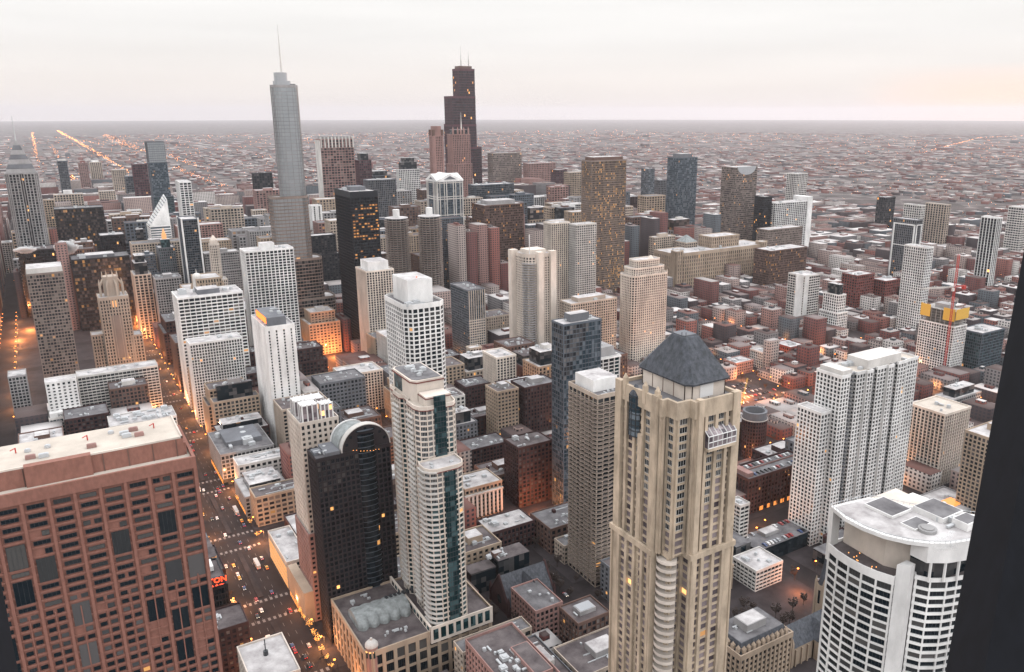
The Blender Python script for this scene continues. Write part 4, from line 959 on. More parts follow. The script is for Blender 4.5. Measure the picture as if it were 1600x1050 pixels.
x_ = w/2
m = M(); m.box(x_-14, x_-6, -d/2+1, d/2-.2, h, h+3.0); m.box(x_-8, x_-1, -d/2+3, d/2-7, h, h+1.8); m.build('shoulder_block', 'slate_grey', r); roof_units(r, 10, 14, h+1.2, 7, x=w/2-7, s=.5)

# ---- cream tower with glass and stone crown
r, X, Y, w, d, h = custom('cream', 'hotel', 'cream crowned tower', 'cream stone tower with blocky glass and stone crown beside the lit avenue', 'hotel', h=132)
st = ('rose', 'glass_dark', 3.4, 3.3, 1.6, 1.5, .1, 0)
skin(r, rect(w+2, d+2), 0, 60, st); st = ('cream', 'glass_dark', 3.4, 3.3, 1.6, 1.5, .12, 0)
e, fh, nf = skin(r, rect(w, d), 60, h, st, parapet=1); windows(r, e, 60, fh, nf, st, (1, 2), 60)
for (a, b_, c, e_, z) in ((-9, -2, 6, 12, 9), (0, 9, 4, 12, 10), (-8, 6, -12, -3, 8), (4, 10, -9, -1, 9)):
    m = M(); m.box(a, b_, c, e_, h, h+z); o = m.build('crown_block', 'glass_mauve', r)
    m = M()
    for q in range(4): xx = a+(b_-a)*q/3; m.box(xx-.35, xx+.35, e_-.3, e_+.4, h, h+z+1.2); m.box(xx-.35, xx+.35, c-.4, c+.3, h, h+z+1.2)
    for q in range(3): yy = c+(e_-c)*q/2; m.box(b_-.3, b_+.4, yy-.35, yy+.35, h, h+z+1.2)
    m.box(a, b_+.35, c, e_+.35, h+z, h+z+.6)
    m.build('crown_frame', 'white', o)
roof_units(r, w*.8, d*.8, h, 6, s=.6)
m = M(); m.box(w/2+1.1, w/2+7, -d/2-10, d/2+1, 0, 22); m.build('podium', 'sandstone', r); m = M()
for k in range(7): m.box(w/2+7, w/2+7.2, -d/2-8+k*5, -d/2-5+k*5, 1.2, 3.6)
m.build('shop_front', 'shop_glow', r)
# ---- tallest silver tower with spire
r = empty('glass_tower', 'tallest silver glass tower with rounded setbacks and a thin white spire', 'tower', (-290, -1101, 0)); FOOT.append((-322, -250, -1130, -1080))
ANCH.append((*proj(-285, -1100, 200), *proj(-290, -1100, 340), 'silver spired tower', 1140))
sg = ('grey', 'glass_silver', 6.0, 4.6, .12, .55, .03, 0); sg2 = ('taupe', 'glass_dark', 4.0, 4.4, .22, 1.2, .05, 0)
for (x0, x1, y0, y1, z0, z1, st) in ((-328, -259, -1120, -1082, 0, 66, sg2), (-314, -259.6, -1120, -1083, 66, 120, sg2), (-302, -255, -1116, -1084, 120, 202, ('taupe', 'glass_silver', 5.0, 4.4, .15, 1.3, .05, 0)), (-301, -269, -1112, -1086, 202, 340, sg)):
    skin(r, rel(r, rrect(x1-x0, y1-y0, 9, (x0+x1)/2, (y0+y1)/2, 4)), z0, z1, st, parapet=2.2, roofmat='roof_snow')
m = M(); m.prism(rel(r, rrect(15, 16, 5, -282, -1099, 3)), 340, 357); m.prism(rel(r, rrect(20, 18, 5, -283, -1099, 3)), 340, 347); m.build('crown', 'silver', r)
m = M(); m.prism(rel(r, rrect(20, 18, 5, -289, -1100, 3)), 340, 343.5); m.build('mechanical_floor', 'slate_grey', r)
m = M(); n_ = 10
for z0, z1, ra, rb_ in ((357, 370, 1.3, 1.0), (370, 392, .9, .6), (392, 414, .5, .2)): m.prism(ngon(ra, n_, 6, 1), z0, z1, p2=ngon(rb_, n_, 6, 1))
m.build('spire', 'pale', r)
# ---- black glass slab tower
r, X, Y, w, d, h = custom('ibm', 'office_tower', 'black glass slab tower', 'huge black glass slab tower with orange lit upper floors, beside the river street', d=62)
st = ('black', 'glass_black', 1.9, 3.9, .28, 1.0, .12, 0)
e, fh, nf = skin(r, rect(w, d), 0, h, st, parapet=1, cap=7); m = M()
g3 = random.Random(5); lit = []
for k in range(nf):
    zz = fh*k; act = (zz > h-95 and zz < h-18) or (zz > h-112 and zz < h-106)
    for b in range(9):
        if act and g3.random() < (.30 if zz > h-62 else .10): lit.append((b, k))
        elif g3.random() < .01: lit.append((b, k))
lit = lit[:100]
for (b, k) in lit: m = M(); x = -w/2+1+b*(w-2)/9; m.box(x+.3, x+(w-2)/9-.5, d/2-.3, d/2-.22, fh*k+.8, fh*k+2.6); m.build('lit_window', 'lit_win_a' if (b+k) % 3 else 'lit_win_b', r)
roof_units(r, w, d, h, 6); m = M(); m.box(-w/2+8, w/2-8, -d/2+18, d/2-22, h, h+5); m.build('penthouse', 'slate_grey', r)
# ---- the stepped black skyscraper
X0, Y0 = -1170, -2402
r = empty('skyscraper', 'tallest black stepped skyscraper with two white antennas on the skyline', 'tower', (-1190, -2436, 0)); FOOT.append((-1232, -1130, -2475, -2400))
ANCH.append((*proj(-1180, -2436, 100), *proj(-1180, -2436, 330), 'tallest black skyscraper', 2680))
st = ('maroon', 'glass_black', 4.6, 7.8, .6, 1.6, .3, 0); ox, oy = 1190, 2436
for (x0, x1, y0, y1, z0, z1) in ((-1231, -1135, -2471, -2402, 0, 200), (-1214.5, -1134, -2471, -2402, 200, 270), (-1214, -1133, -2460, -2403, 270, 355), (-1214, -1160, -2450, -2404, 355, 437)):
    skin(r, [(x0+ox, y0+oy), (x1+ox, y0+oy), (x1+ox, y1+oy), (x0+ox, y1+oy)], z0, z1, st, parapet=1, roofmat='roof_grey', cap=6)
m = M(); m.box(-1208+ox, -1166+ox, -2445+oy, -2410+oy, 437, 446); m.build('penthouse', 'brown', r)
for (x, z) in ((-1176, 504), (-1202, 492)):
    m = M(); m.prism(ngon(2.0, 8, x+ox, -2420+oy), 446, 466, p2=ngon(1.5, 8, x+ox, -2420+oy)); m.prism(ngon(1.1, 8, x+ox, -2420+oy), 466, z, p2=ngon(.4, 8, x+ox, -2420+oy)); m.build('antenna', 'pale', r)
# ---- stone tower with spires in front of it, round-topped tower to the left
r, X, Y, w, d, h = custom('att', 'office_tower', 'brown stone tower with small spires', 'ribbed rose stone tower with small corner spires in front of the tallest black skyscraper', w=50, d=34)
st = ('rose', 'glass_dark', 4.6, 5.2, 2.0, 1.2, .9, 0)
skin(r, rect(w, d), 0, h*.72, st); skin(r, rect(w-5, d-4), h*.72, h-5, st); skin(r, rect(w-14, d-10), h-5, h+6, st)
for x in (-w/2+5, -w/2+17, 0, w/2-17, w/2-5): m = M(); m.prism(rect(3.4, 3.4, x, d/2-4), h-6, h+6); m.prism(rect(3.4, 3.4, x, d/2-4), h+6, h+13, p2=rect(.3, .3, x, d/2-4)); m.build('pinnacle', 'rose', r)
m = M(); m.prism(ngon(1.6, 8, -8, 0), h+6, h+46, p2=ngon(.3, 8, -8, 0)); m.build('antenna', 'pale', r)
r, X, Y, w, d, h = custom('wacker311', 'office_tower', 'round-topped rose tower', 'rose stone tower with round glass drum top, left of the tower with small spires', w=25, d=24)
st = ('rose', 'glass_dark', 4.2, 5.2, 1.8, 1.6, .5, 0)
skin(r, rect(w+8, d+8, -3, -2), 0, h*.5, st); skin(r, rrect(w, d, 5), h*.5, h-10, st)
m = M(); m.prism(ngon(11, 14), h-10, h+10); m.build('drum', 'rose', r); m = M()
for x, y in ((-10, 8), (10, 8), (-10, -8), (10, -8)): m.prism(ngon(3.4, 8, x, y), h-10, h+3)
m.build('corner_drum', 'brown', r)
# ---- framed tower with gables
r, X, Y, w, d, h = custom('wacker77', 'office_tower', 'framed tower with gables', 'tall tower of white double frames over grey glass with white gabled roof', h=190)
st = ('steel_blue', 'glass_blue', 3.4, 4.2, .3, .9, .02, 0); skin(r, rect(w, d), 0, h, st, parapet=.5)
m = M()
for x in (-w/2, -w/2+4.5, -w/2+13, -w/2+17.5, w/2-17.5-1, w/2-13-1, w/2-5.5, w/2-1.2): m.box(x, x+1.3, d/2-.2, d/2+1.1, 0, h+1); m.box(x, x+1.3, -d/2-1.1, -d/2+.2, 0, h+1)
for y in (-d/2, -d/2+5, d/2-16, d/2-12, d/2-6, d/2-1.2): m.box(w/2-.2, w/2+1.1, y, y+1.3, 0, h+1); m.box(-w/2-1.1, -w/2+.2, y, y+1.3, 0, h+1)
for z in (h-2, h-26, h-30, h-58, h-62, h-92, h-96, h-126, h-130): m.prism(offset(rect(w, d), .9), z, z+1.3, bottom=True)
m.build('outer_frame', 'pale', r)
m = M(); m.prism(offset(rect(w, d), 1.3), h+1.0, h+3, bottom=True)
H2 = 12; z = h+3
m.add([(-w/2-2, d/2+1.5, z), (-w/2-2+w+4, d/2+1.5, z), (0, d/2+1.5, z+H2), (-w/2-2, -d/2-1.5, z), (w/2+2, -d/2-1.5, z), (0, -d/2-1.5, z+H2)], [(0, 2, 1), (1, 2, 5, 4), (2, 0, 3, 5), (3, 4, 5)])
m.add([(w/2+1.5, -d/2-2, z), (w/2+1.5, d/2+2, z), (w/2+1.5, 0, z+H2-1), (-w/2-1.5, -d/2-2, z), (-w/2-1.5, d/2+2, z), (-w/2-1.5, 0, z+H2-1)], [(0, 1, 2), (1, 4, 5, 2), (2, 5, 3, 0), (4, 3, 5)])
m.build('gabled_roof', 'white', r)
m = M(); m.add([(-w/4, d/2+1.7, z+1.5), (w/4, d/2+1.7, z+1.5), (0, d/2+1.7, z+H2*.55+1)], [(1, 0, 2)]); m.add([(w/2+1.7, -d/5, z+1.5), (w/2+1.7, d/5, z+1.5), (w/2+1.7, 0, z+H2*.5)], [(0, 1, 2)]); m.build('gable_recess', 'slate_grey', r)
# ---- twin corncob towers
for k, (x, y, lb) in enumerate(((-463, -1195, 'round corncob apartment tower with stacked balconies, left and nearer-left one of the twins'), (-506, -1168, 'round corncob apartment tower with stacked balconies, right and slightly taller one of the twins'))):
    r = empty('round_tower', lb, 'tower', (x, y, 0), group='twin corncob towers'); FOOT.append((x-20, x+20, y-20, y+20)); h = 152+k*3
    ANCH.append((*proj(x, y, 90), *proj(x, y, h), ('left' if k == 0 else 'right')+' corncob tower', math.hypot(x, y)))
    m = M(); m.prism(ngon(14, 24), 0, h-1); m.build('core', 'metal_dark', r)
    lobes = 16; P_ = []
    for i in range(lobes*5): a = 2*math.pi*i/(lobes*5); P_.append(((16.2+2.6*abs(math.sin(a*lobes/2)))*math.cos(a), (16.2+2.6*abs(math.sin(a*lobes/2)))*math.sin(a)))
    m = M(); nf = 42
    for q in range(nf): z = 8+q*(h-9)/nf; m.prism(P_, z, z+1.15, bottom=True)
    m.build('balcony', 'taupe', r, kind='stuff') if False else m.build('balcony_ring', 'taupe', r)
    m = M()
    for i in range(lobes): a = 2*math.pi*i/lobes; m.box(15.9*math.cos(a)-.3, 15.9*math.cos(a)+.3, 15.9*math.sin(a)-.3, 15.9*math.sin(a)+.3, 0, h)
    m.build('column', 'concrete', r); m = M(); m.prism(ngon(17.6, 24), h, h+.7); m.build('roof', 'roof_snow', r)
    m = M(); m.prism(ngon(5.2, 12), h+.7, h+13); m.build('core_top', 'white', r)
# ---- long ribbed beige block (market hall of offices)
r, X, Y, w, d, h = custom('mart', 'office_building', 'long ribbed beige block', 'very long beige stone block with dense vertical ribs and chamfered corner pavilions', 'building', w=225, d=60)
st = ('sandstone', 'glass_dark', 5.2, 7, 2.6, 2.2, .8, 0); skin(r, rect(w, d), 0, h, st, roofmat='roof_snow', cap=5); skin(r, rect(w*.3, d*.6, -w*.1, -6), h, h+20, st); 
for x in (-w/2+8, w/2-8): skin(r, rrect(18, 16, 4, x, d/2-6), 0, h+5, st)
roof_units(r, w, d, h, 14, s=1.6)
# ---- cream tower with stepped gothic crown
r, X, Y, w, d, h = custom('gothic975', 'apartment_tower', 'cream tower with stepped crown', 'cream apartment tower with stepped round-cornered crown behind the tan pyramid-roofed tower', w=58, d=30, h=128)
st = ('cream', 'glass_dark', 3.1, 3.1, 1.15, 1.0, .35, 0); rp = rrect(w, d, 7, 0, 0, 3)
e, fh, nf = skin(r, rp, 0, h-14, st, parapet=1.2); windows(r, e, 0, fh, nf, st, range(len(e)), 60); skin(r, rrect(w-8, d-6, 6, 0, 0, 3), h-14, h-5, st); skin(r, rrect(w-20, d-11, 5, 0, 0, 3), h-5, h+4, st)
m = M(); m.prism(ngon(4, 10, -8, 2), h+4, h+8, p2=ngon(1, 10, -8, 2)); m.build('dome', 'cream', r)
for i in range(14): m = M(); m.prism(rect(1.5, 1.5), 0, 3.4, p2=rect(.4, .4)); m.build('pinnacle', 'cream', r, (-w/2+4+i*(w-8)/13, d/2-.6, h-13))
# ---- rounded beige tower with central bay
r, X, Y, w, d, h = custom('round795', 'apartment_tower', 'rounded beige tower', 'tall beige apartment tower with blank corner walls and rounded grey balcony bay at the corner', w=42, d=40)
st = ('cream', 'glass_dark', 3.4, 2.95, 1.5, 1.1, .08, 0)
p = [(-w/2, -d/2), (w/2-5, -d/2), (w/2-5, d/2-16), (w/2-9, d/2-9), (w/2-16, d/2-5), (-w/2, d/2-5)]
e, fh, nf = skin(r, p, 0, h, st, parapet=1.4, cap=3); windows(r, e, 0, fh, nf, st, (1, 2, 3, 4), 70)
m = M(); m.box(w/2-8, w/2+1, -d/2-1, -d/2+7, 0, h+4); m.box(w/2-24, w/2-17, d/2-8, d/2+1, 0, h+4); m.box(-w/2-1, -w/2+7, d/2-8, d/2-1, 0, h+4); m.box(w/2-14.5, w/2-7.5, d/2-14.5, d/2-7.5, 0, h-12); m.build('blank_pier', 'cream', r)
m = M()
for k in range(45): m.prism([(w/2-14+10.5*math.cos(R(a)), d/2-14+10.5*math.sin(R(a))) for a in range(-15, 106, 15)]+[(w/2-16, d/2-16)], 6+k*(h-14)/45, 7.1+k*(h-14)/45, bottom=True)
m.build('balcony_ring', 'grey', r); m = M(); m.beam((w/2-12, d/2-12, h), (w/2-12, d/2-12, h+24), .5); m.build('mast', 'white', r)
m = M(); m.box(-w/2+6, w/2-12, -d/2+6, d/2-14, h, h+5); m.build('penthouse', 'cream', r)
# ---- curved-top glass tower by the river bend
r, X, Y, w, d, h = custom('rivpt', 'office_tower', 'curved-top glass tower', 'glass tower whose top is cut by a pale concave curve, right part of the skyline')
st = ('taupe', 'glass_office', 4.0, 4.6, .3, 1.3, .1, 0); skin(r, rect(w, d), 0, h, st, parapet=.6)
m = M(); P_ = [(w*.42*math.cos(R(180+180*i/16)), d/2+.5, h+1.2+18*math.sin(R(180+180*i/16))) for i in range(17)]; Q_ = [(x, y-2.5, z) for x, y, z in P_]
m.add(P_+Q_, [tuple(range(17))[::-1]]+[(i, 17+i, 18+i, i+1) for i in range(16)]+[(0, 16, 33, 17)])
m.build('curved_crown', 'silver', r)
# ---- white framed glass tower, dark balcony tower
r, X, Y, w, d, h = custom('wframe', 'apartment_tower', 'white-framed glass tower', 'dark glass tower with white frames and faceted pale crown behind the balcony tower', w=28, d=27, h=113)
p = [(-w/2, -d/2), (w/2, -d/2), (w/2, d/2-5), (w/2-5, d/2), (-w/2, d/2)]; st = ('white', 'glass_green', 6.5, 3.1, .8, .7, .35, 0)
e, fh, nf = skin(r, p, 0, h, st, parapet=1.0); windows(r, e, 0, fh, nf, st, (1, 2, 3), 40); m = M(); m.prism(offset(p, -2.5), h, h+8, p2=offset(p, -4)); m.build('crown', 'grey', r); roof_units(r, 14, 14, h+8, 6, s=.6)
m = M(); 
for k in range(5): m.prism(offset(p, .9), 16+k*24, 16.9+k*24, bottom=True)
m.build('frame_band', 'white', r)
r, X, Y, w, d, h = custom('roundbal', 'apartment_tower', 'balcony tower with white roof box', 'dark tower wrapped in rounded cream balconies with bright white box on its roof', w=24, d=33, h=136)
st = ('beige', 'glass_dark', 4.4, 3.0, .55, .3, .25, 0)
e, fh, nf = skin(r, rect(w, d), 0, h, st, parapet=1.3, cap=1.5, roofmat='roof_grey'); windows(r, e, 0, fh, nf, st, (1, 2), 60)
m = M(); m2 = M()
def scal(edge_a, edge_b, nn, dep):
    ax, ay = edge_a; bx, by = edge_b; L_ = math.dist(edge_a, edge_b); ex, ey = (bx-ax)/L_, (by-ay)/L_; nx, ny = ey, -ex; o = []
    for i in range(nn*6+1):
        t = i/(nn*6); bul = dep*(.45+.55*abs(math.sin(math.pi*t*nn))); o.append((ax+ex*L_*t+nx*bul, ay+ey*L_*t+ny*bul))
    return o
ol = scal((w/2, -d/2), (w/2, d/2), 5, 1.7)+scal((w/2, d/2), (-w/2, d/2), 4, 1.7)+[(-w/2, -d/2)]
for k in range(44):
    z = 5+k*(h-8)/44; m.prism(ol, z, z+.28, bottom=True)
    n_ = len(ol); inner = offset(ol, -.18); vs = [(*q, z+.28) for q in ol]+[(*q, z+1.15) for q in ol]+[(*q, z+1.15) for q in inner]+[(*q, z+.28) for q in inner]
    m2.add(vs, [f for i in range(n_-2) for f in ((i, i+1, n_+i+1, n_+i), (n_+i, n_+i+1, 2*n_+i+1, 2*n_+i), (2*n_+i, 2*n_+i+1, 3*n_+i+1, 3*n_+i))])
m.build('balcony_slab', 'beige', r); m2.build('balcony_railing', 'taupe', r)
m = M(); m.box(-w/2+2, w/2-3, -d/2+3, d/2-9, h, h+8); o = m.build('penthouse', 'white', r); m = M(); m.box(-w/2+2.4, w/2-3.4, -d/2+3.4, d/2-9.4, h+8, h+8.15); m.build('roof_cover', 'roof_snow', o); roof_units(r, w, 7, h, 5, y=d/2-4.5, s=.6)
# ---- tower under construction and its crane
r, X, Y, w, d, h = custom('constr', 'unfinished_tower', 'unfinished tower with yellow nets', 'unfinished concrete tower with yellow safety nets around its top floors', w=26, d=46)
st = ('white', 'glass_dark', 3.4, 3.3, .7, .8, .1, 0); skin(r, rect(w, d), 0, h-20, st, parapet=.3)
m = M()
for k in range(6): m.prism(rect(w-1, d-1), h-20+k*3.4, h-19.7+k*3.4, bottom=True)
for x in (-w/2+1, 0, w/2-2):
    for i in range(8): y = -d/2+1+i*(d-3)/7; m.box(x, x+.8, y, y+.8, h-20, h-2)
m.build('concrete_frame', 'concrete', r); m = M(); m.box(-w/2+5, w/2-8, -10, 8, h-2.7, h+3); m.build('core', 'grey', r)
m = M()
for (a, b_, c, e_, z0, z1) in ((w/2, w/2+.4, -d/2, -d/2+13, h-14, h+1), (w/2, w/2+.4, d/2-16, d/2-1, h-14, h+1), (-w/2, w/2, d/2, d/2+.4, h-12, h+1), (w/2-3, w/2, -d/2-.4, -d/2, h-14, h+1)): m.box(a, b_, c, e_, z0, z1, True)
m.build('safety_net', 'yellow_net', r); m = M(); m.prism(offset(rect(w, d), .35), h*.5, h*.5+1.2, bottom=True); m.build('white_band', 'white_paint', r)
def lattice(m, a, b_, s, seg):
    a, b_ = Vector(a), Vector(b_); dd = (b_-a); u = dd.orthogonal().normalized(); v = dd.normalized().cross(u); n_ = max(2, int(dd.length/seg))
    cs = [(u*i+v*j)*s/2 for i, j in ((1, 1), (-1, 1), (-1, -1), (1, -1))]
    for c in cs: m.beam(a+c, b_+c, s*.09)
    for k in range(n_):
        p, q = a+dd*k/n_, a+dd*(k+1)/n_
        for i in range(4): m.beam(p+cs[i], q+cs[(i+1) % 4], s*.05); m.beam(q+cs[i], q+cs[(i+1) % 4], s*.05)
cr_ = empty('tower_crane', 'tall red lattice tower crane standing beside the tower under construction', 'crane', (-893, -541, 0)); m = M(); lattice(m, (0, 0, 0), (0, 0, 150), 1.9, 5); m.build('mast', 'red_paint', cr_)
m = M(); lattice(m, (0, 0, 112), (46, -10, 113), 1.3, 4); m.build('jib', 'pale', cr_); m = M(); lattice(m, (0, 0, 112), (-16, 3, 112), 1.3, 3); m.box(-17, -12, 1, 4, 108, 112, True); m.build('counter_jib', 'red_paint', cr_)
m = M(); m.box(1.5, 4, -1.2, 1.2, 107, 110.5, True); m.build('cab', 'white_paint', cr_); ANCH.append((*proj(-893, -541, 60), *proj(-893, -541, 150), 'red tower crane', 1060))
cr_ = empty('construction_crane', 'small yellow crane with lit lamps standing in the plaza parking lot', 'crane', (-610, -596, 0)); m = M(); m.box(-2, 2, -3.5, 3.5, .6, 3); m.build('chassis', 'yellow_net', cr_)
m = M(); lattice(m, (0, 2, 3), (-22, -12, 27), 1.1, 2); m.build('boom', 'yellow_net', cr_); m = M(); m.prism(ngon(.6, 8, -2, 0), 6, 7); m.build('work_lamp', 'lamp_orange', cr_)
# ---- stone towers, left
r, X, Y, w, d, h = custom('tribune', 'gothic_tower', 'gothic crowned tower', 'pale gothic stone tower with flying buttresses around its crown, left part of the view', d=30)
st = ('beige', 'glass_dark', 3.2, 4, 1.5, 1.3, .5, 0); skin(r, rect(w, d), 0, h, st, cap=3)
skin(r, rect(11, 24, -w/2-4, 3), 0, 45, st); skin(r, rect(12, 20, w/2+7, 0), 0, 50, st)
m = M(); m.prism(ngon(9, 8, a0=R(22.5)), h, h+22); m.build('crown_core', 'beige', r)
for i in range(8):
    a = R(45*i+22.5); x, y = 13*math.cos(a), 12.5*math.sin(a); m = M(); m.prism(rect(2.2, 2.2, x, y), h, h+14); m.prism(rect(2.2, 2.2, x, y), h+14, h+20, p2=rect(.2, .2, x, y)); m.beam((x, y, h+12), (8.5*math.cos(a), 8.5*math.sin(a), h+20), .6); m.build('flying_buttress', 'beige', r)
m = M(); m.prism(ngon(9.4, 8, a0=R(22.5)), h+22, h+24)
for i in range(8): a = R(45*i+22.5); m.prism(rect(1.3, 1.3, 8.6*math.cos(a), 8.6*math.sin(a)), h+24, h+30, p2=rect(.2, .2, 8.6*math.cos(a), 8.6*math.sin(a)))
m.build('crown_parapet', 'beige', r); m = M(); m.prism([(-6+12*q/8, d/2+.1+.6*math.sin(math.pi*q/8)) for q in range(9)][::-1], 20, h-22); m.build('front_recess', 'taupe', r)
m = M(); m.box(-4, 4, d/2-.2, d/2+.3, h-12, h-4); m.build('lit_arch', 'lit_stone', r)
r, X, Y, w, d, h = custom('crain', 'office_tower', 'slanted white tower', 'white banded tower with diamond-shaped top sliced at a steep slant', d=40, w=30, h=136)
st = ('white', 'glass_blue', 30, 3.9, .3, 1.9, .2, 0); skin(r, rect(w, d), 0, h, st, parapet=.3)
m = M(); z1 = h+46; m.add([(-w/2, -d/2, h), (w/2, -d/2, h), (w/2, d/2, h), (-w/2, d/2, h), (-w/2, -d/2, z1), (-w/2, d/2-4, z1-6)], [(0, 1, 4), (1, 2, 5, 4), (2, 3, 5), (3, 0, 4, 5)]); o = m.build('slanted_top', 'white', r)
m = M()
for k in range(11):
    t = k/11+.03; x = w/2-w*t; z = h+46*t; m.beam((x+.2, -d/2+1, z+.4+t*0), (x+.2, d/2-1-3*t, z+.4-5*t), .55)
m.build('slant_stripe', 'glass_blue', o)
r, X, Y, w, d, h = custom('carbide', 'stone_tower', 'dark tower with gold tip', 'dark green stone tower with gold lit pinnacle in front of the slanted white tower', d=28, h=128)
st = ('slate_grey', 'glass_green', 2.6, 3.8, 1.1, 1.3, .4, 0); skin(r, rect(w, d), 0, h-12, st); skin(r, rect(w*.6, d*.6), h-12, h, st)
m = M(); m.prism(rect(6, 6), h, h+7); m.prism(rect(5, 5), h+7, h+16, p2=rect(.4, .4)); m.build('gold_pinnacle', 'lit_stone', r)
r, X, Y, w, d, h = custom('legacy', 'glass_tower', 'grey green glass tower', 'tall grey green glass tower with paler top third, left part of the skyline', d=38)
skin(r, rect(w, d), 0, h*.55, ST['teal_glass']); skin(r, rect(w-5, d-2, 2, 0), h*.55, h*.83, ST['blue_glass']); skin(r, rect(w-6, d-4, 2, 0), h*.83, h, ('slate_grey', 'glass_silver', 4, 4.4, .2, .7, .05, 0))
r, X, Y, w, d, h = custom('pru', 'office_tower', 'chevron-topped tower', 'grey granite tower with stepped chevron peak and needle spire at the left edge', w=44, d=42, h=215)
st = ('grey', 'glass_dark', 4.0, 4.4, 1.5, .7, .6, 0); skin(r, [(-w/2, -d/2), (w/2, -d/2), (w/2, d/2-5), (w/2-5, d/2), (3.2, d/2), (3.2, d/2-4), (-3.2, d/2-4), (-3.2, d/2), (-w/2+5, d/2), (-w/2, d/2-5)], 0, h, st, parapet=.5)
for k in range(7):
    m = M(); f = 1-k/7.4; z = h+k*7.2; m.prism(rect((w-2)*f, (d-4)*f), z, z+7.2, p2=rect((w-2)*(f-.1), (d-4)*(f-.1))); m.prism(rect((w-1)*f, (d-3)*f), z, z+1.6); m.build('chevron_tier', 'slate_grey' if k % 2 else 'grey', r)
m = M(); m.prism(ngon(1.1, 6), h+50, h+88, p2=ngon(.2, 6)); m.build('spire', 'metal_light', r)
m = M(); m.box(-3.1, 3.1, d/2-4.2, d/2-3.7, 0, h+4); m.build('glass_slot', 'glass_black', r)
r, X, Y, w, d, h = custom('mather', 'stone_tower', 'slender white stone tower', 'slender white octagonal stone tower rising behind the white banded office block', d=14, w=16, h=128)
st = ('cream', 'glass_dark', 2.8, 3.8, 1.1, 1.2, .3, 0); skin(r, rect(w+6, d+8), 0, 78, st); skin(r, ngon(7, 8, a0=R(22.5)), 78, h, st); m = M(); m.prism(ngon(5.5, 8), h, h+6); m.prism(ngon(5, 8), h+6, h+13, p2=ngon(.5, 8)); m.build('cupola', 'cream', r)
r, X, Y, w, d, h = custom('darkglass', 'office_tower', 'dark glass tower with white edges', 'dark glass tower with white corner edges, below the white lattice tower', d=40, w=22)
skin(r, rect(w, d), 0, h, ST['dark_glass']); m = M()
for x, y in ((-w/2, d/2), (w/2, d/2), (w/2, -d/2)): m.box(x-1, x+1, y-1, y+1, 0, h+2)
m.build('white_edge', 'white', r)
r, X, Y, w, d, h = custom('intercon', 'hotel', 'ornate stone hotel', 'ornate brown stone hotel with small dome and cupola behind the white banded block', 'hotel', w=44, d=55, h=118)
st = ('sandstone', 'glass_dark', 3.2, 3.8, 1.5, 1.5, .3, 0); skin(r, rect(w, d), 0, h-14, st); skin(r, rect(w-16, d-20, -4, 6), h-14, h, st)
m = M(); m.prism(ngon(5, 12, 8, d/2-12), h-14, h+2)
for k in range(4): m.prism(ngon(5.3*math.cos(R(20*k)), 12, 8, d/2-12), h+2+5*math.sin(R(20*k)), h+2+5*math.sin(R(20*k+20)), p2=ngon(5.3*math.cos(R(20*k+20)), 12, 8, d/2-12))
m.prism(ngon(.7, 6, 8, d/2-12), h+6.5, h+12, p2=ngon(.2, 6, 8, d/2-12)); m.build('dome', 'pale', r)
for i in range(6): m = M(); m.prism(rect(2.4, 2.4), 0, 6); m.prism(rect(2.4, 2.4), 6, 10, p2=rect(.2, .2)); m.build('turret', 'sandstone', r, (-w/2+3+i*7, d/2-2, h-13))
# ---- white hotel block with dark lettering
r, X, Y, w, d, h = custom('whhotel', 'hotel', 'white hotel with dark lettering', 'white block with big dark windows, dark lettering on its front and glassy base', 'hotel', w=26, d=16)
r.location = (X-w/2, Y-d/2, 0)
st = ('white', 'glass_dark', 4.2, 3.3, 2.3, 1.6, .05, 0); skin(r, rect(w, d), 24, h, st, parapet=1.2); skin(r, rect(w+3, d+10, 0, 4), 0, 27, ('pale', 'glass_blue', 3, 3.4, .5, .8, .2, .2)); m = M(); m.box(-w/2+2, w/2+.5, d/2, d/2+8, 27, 32); pz = m.build('sign_wall', 'white', r)
def text(root, s, mat, size, loc, rot, depth=.15, bold=0.0):
    cu = bpy.data.curves.new('lettering', 'FONT'); cu.body = s; cu.size = size; cu.extrude = depth; cu.offset = bold; cu.align_x = 'CENTER'
    o = bpy.data.objects.new('lettering', cu); me = bpy.data.meshes.new_from_object(o); bpy.data.objects.remove(o)
    me.materials.clear(); me.materials.append(MT[mat]); o = bpy.data.objects.new('lettering', me); COL.objects.link(o); o.parent = root; o.location = loc; o.rotation_euler = rot; return o
text(pz, 'Iroquois', 'metal_dark', 4.2, (0, d/2+8.2, 28.2), (math.pi/2, 0, math.pi))
r.children[0]
# ---- black office blocks with red neon, white roofed block, lower left
r = empty('office_building', 'unlit black block with red neon lettering on its roof edge beside the pink granite tower', 'building', (-50, -482, 0)); FOOT.append((-64, -34, -500, -455))
st = ST['black']; skin(r, rect(26, 34), 0, 40, st, roofmat='roof_dark')
m = M(); m.box(-12.5, 11, 15, 15.6, 40, 46, True); sg_ = m.build('sign_frame', 'metal_dark', r)
text(sg_, 'RTON', 'neon_red', 4.6, (-6.8, 15.9, 42.6), (math.pi/2, 0, math.pi), bold=.06)
m = M(); zz = [(-4.5, 41.6), (-6.2, 39.4), (-7.4, 41.3), (-8.2, 39.2), (-9.4, 40.8), (-11.6, 40.2)]
for a, b_ in zip(zz, zz[1:]): m.beam((a[0], 16, a[1]), (b_[0], 16, b_[1]), .3)
m.build('neon_script', 'neon_red', sg_); m = M(); m.box(-9, -3, -12, -2, 41, 44); m.build('penthouse', 'white', r)
ANCH.append((*proj(-50, -482, 20), *proj(-50, -482, 40), 'neon lettered block', 480))
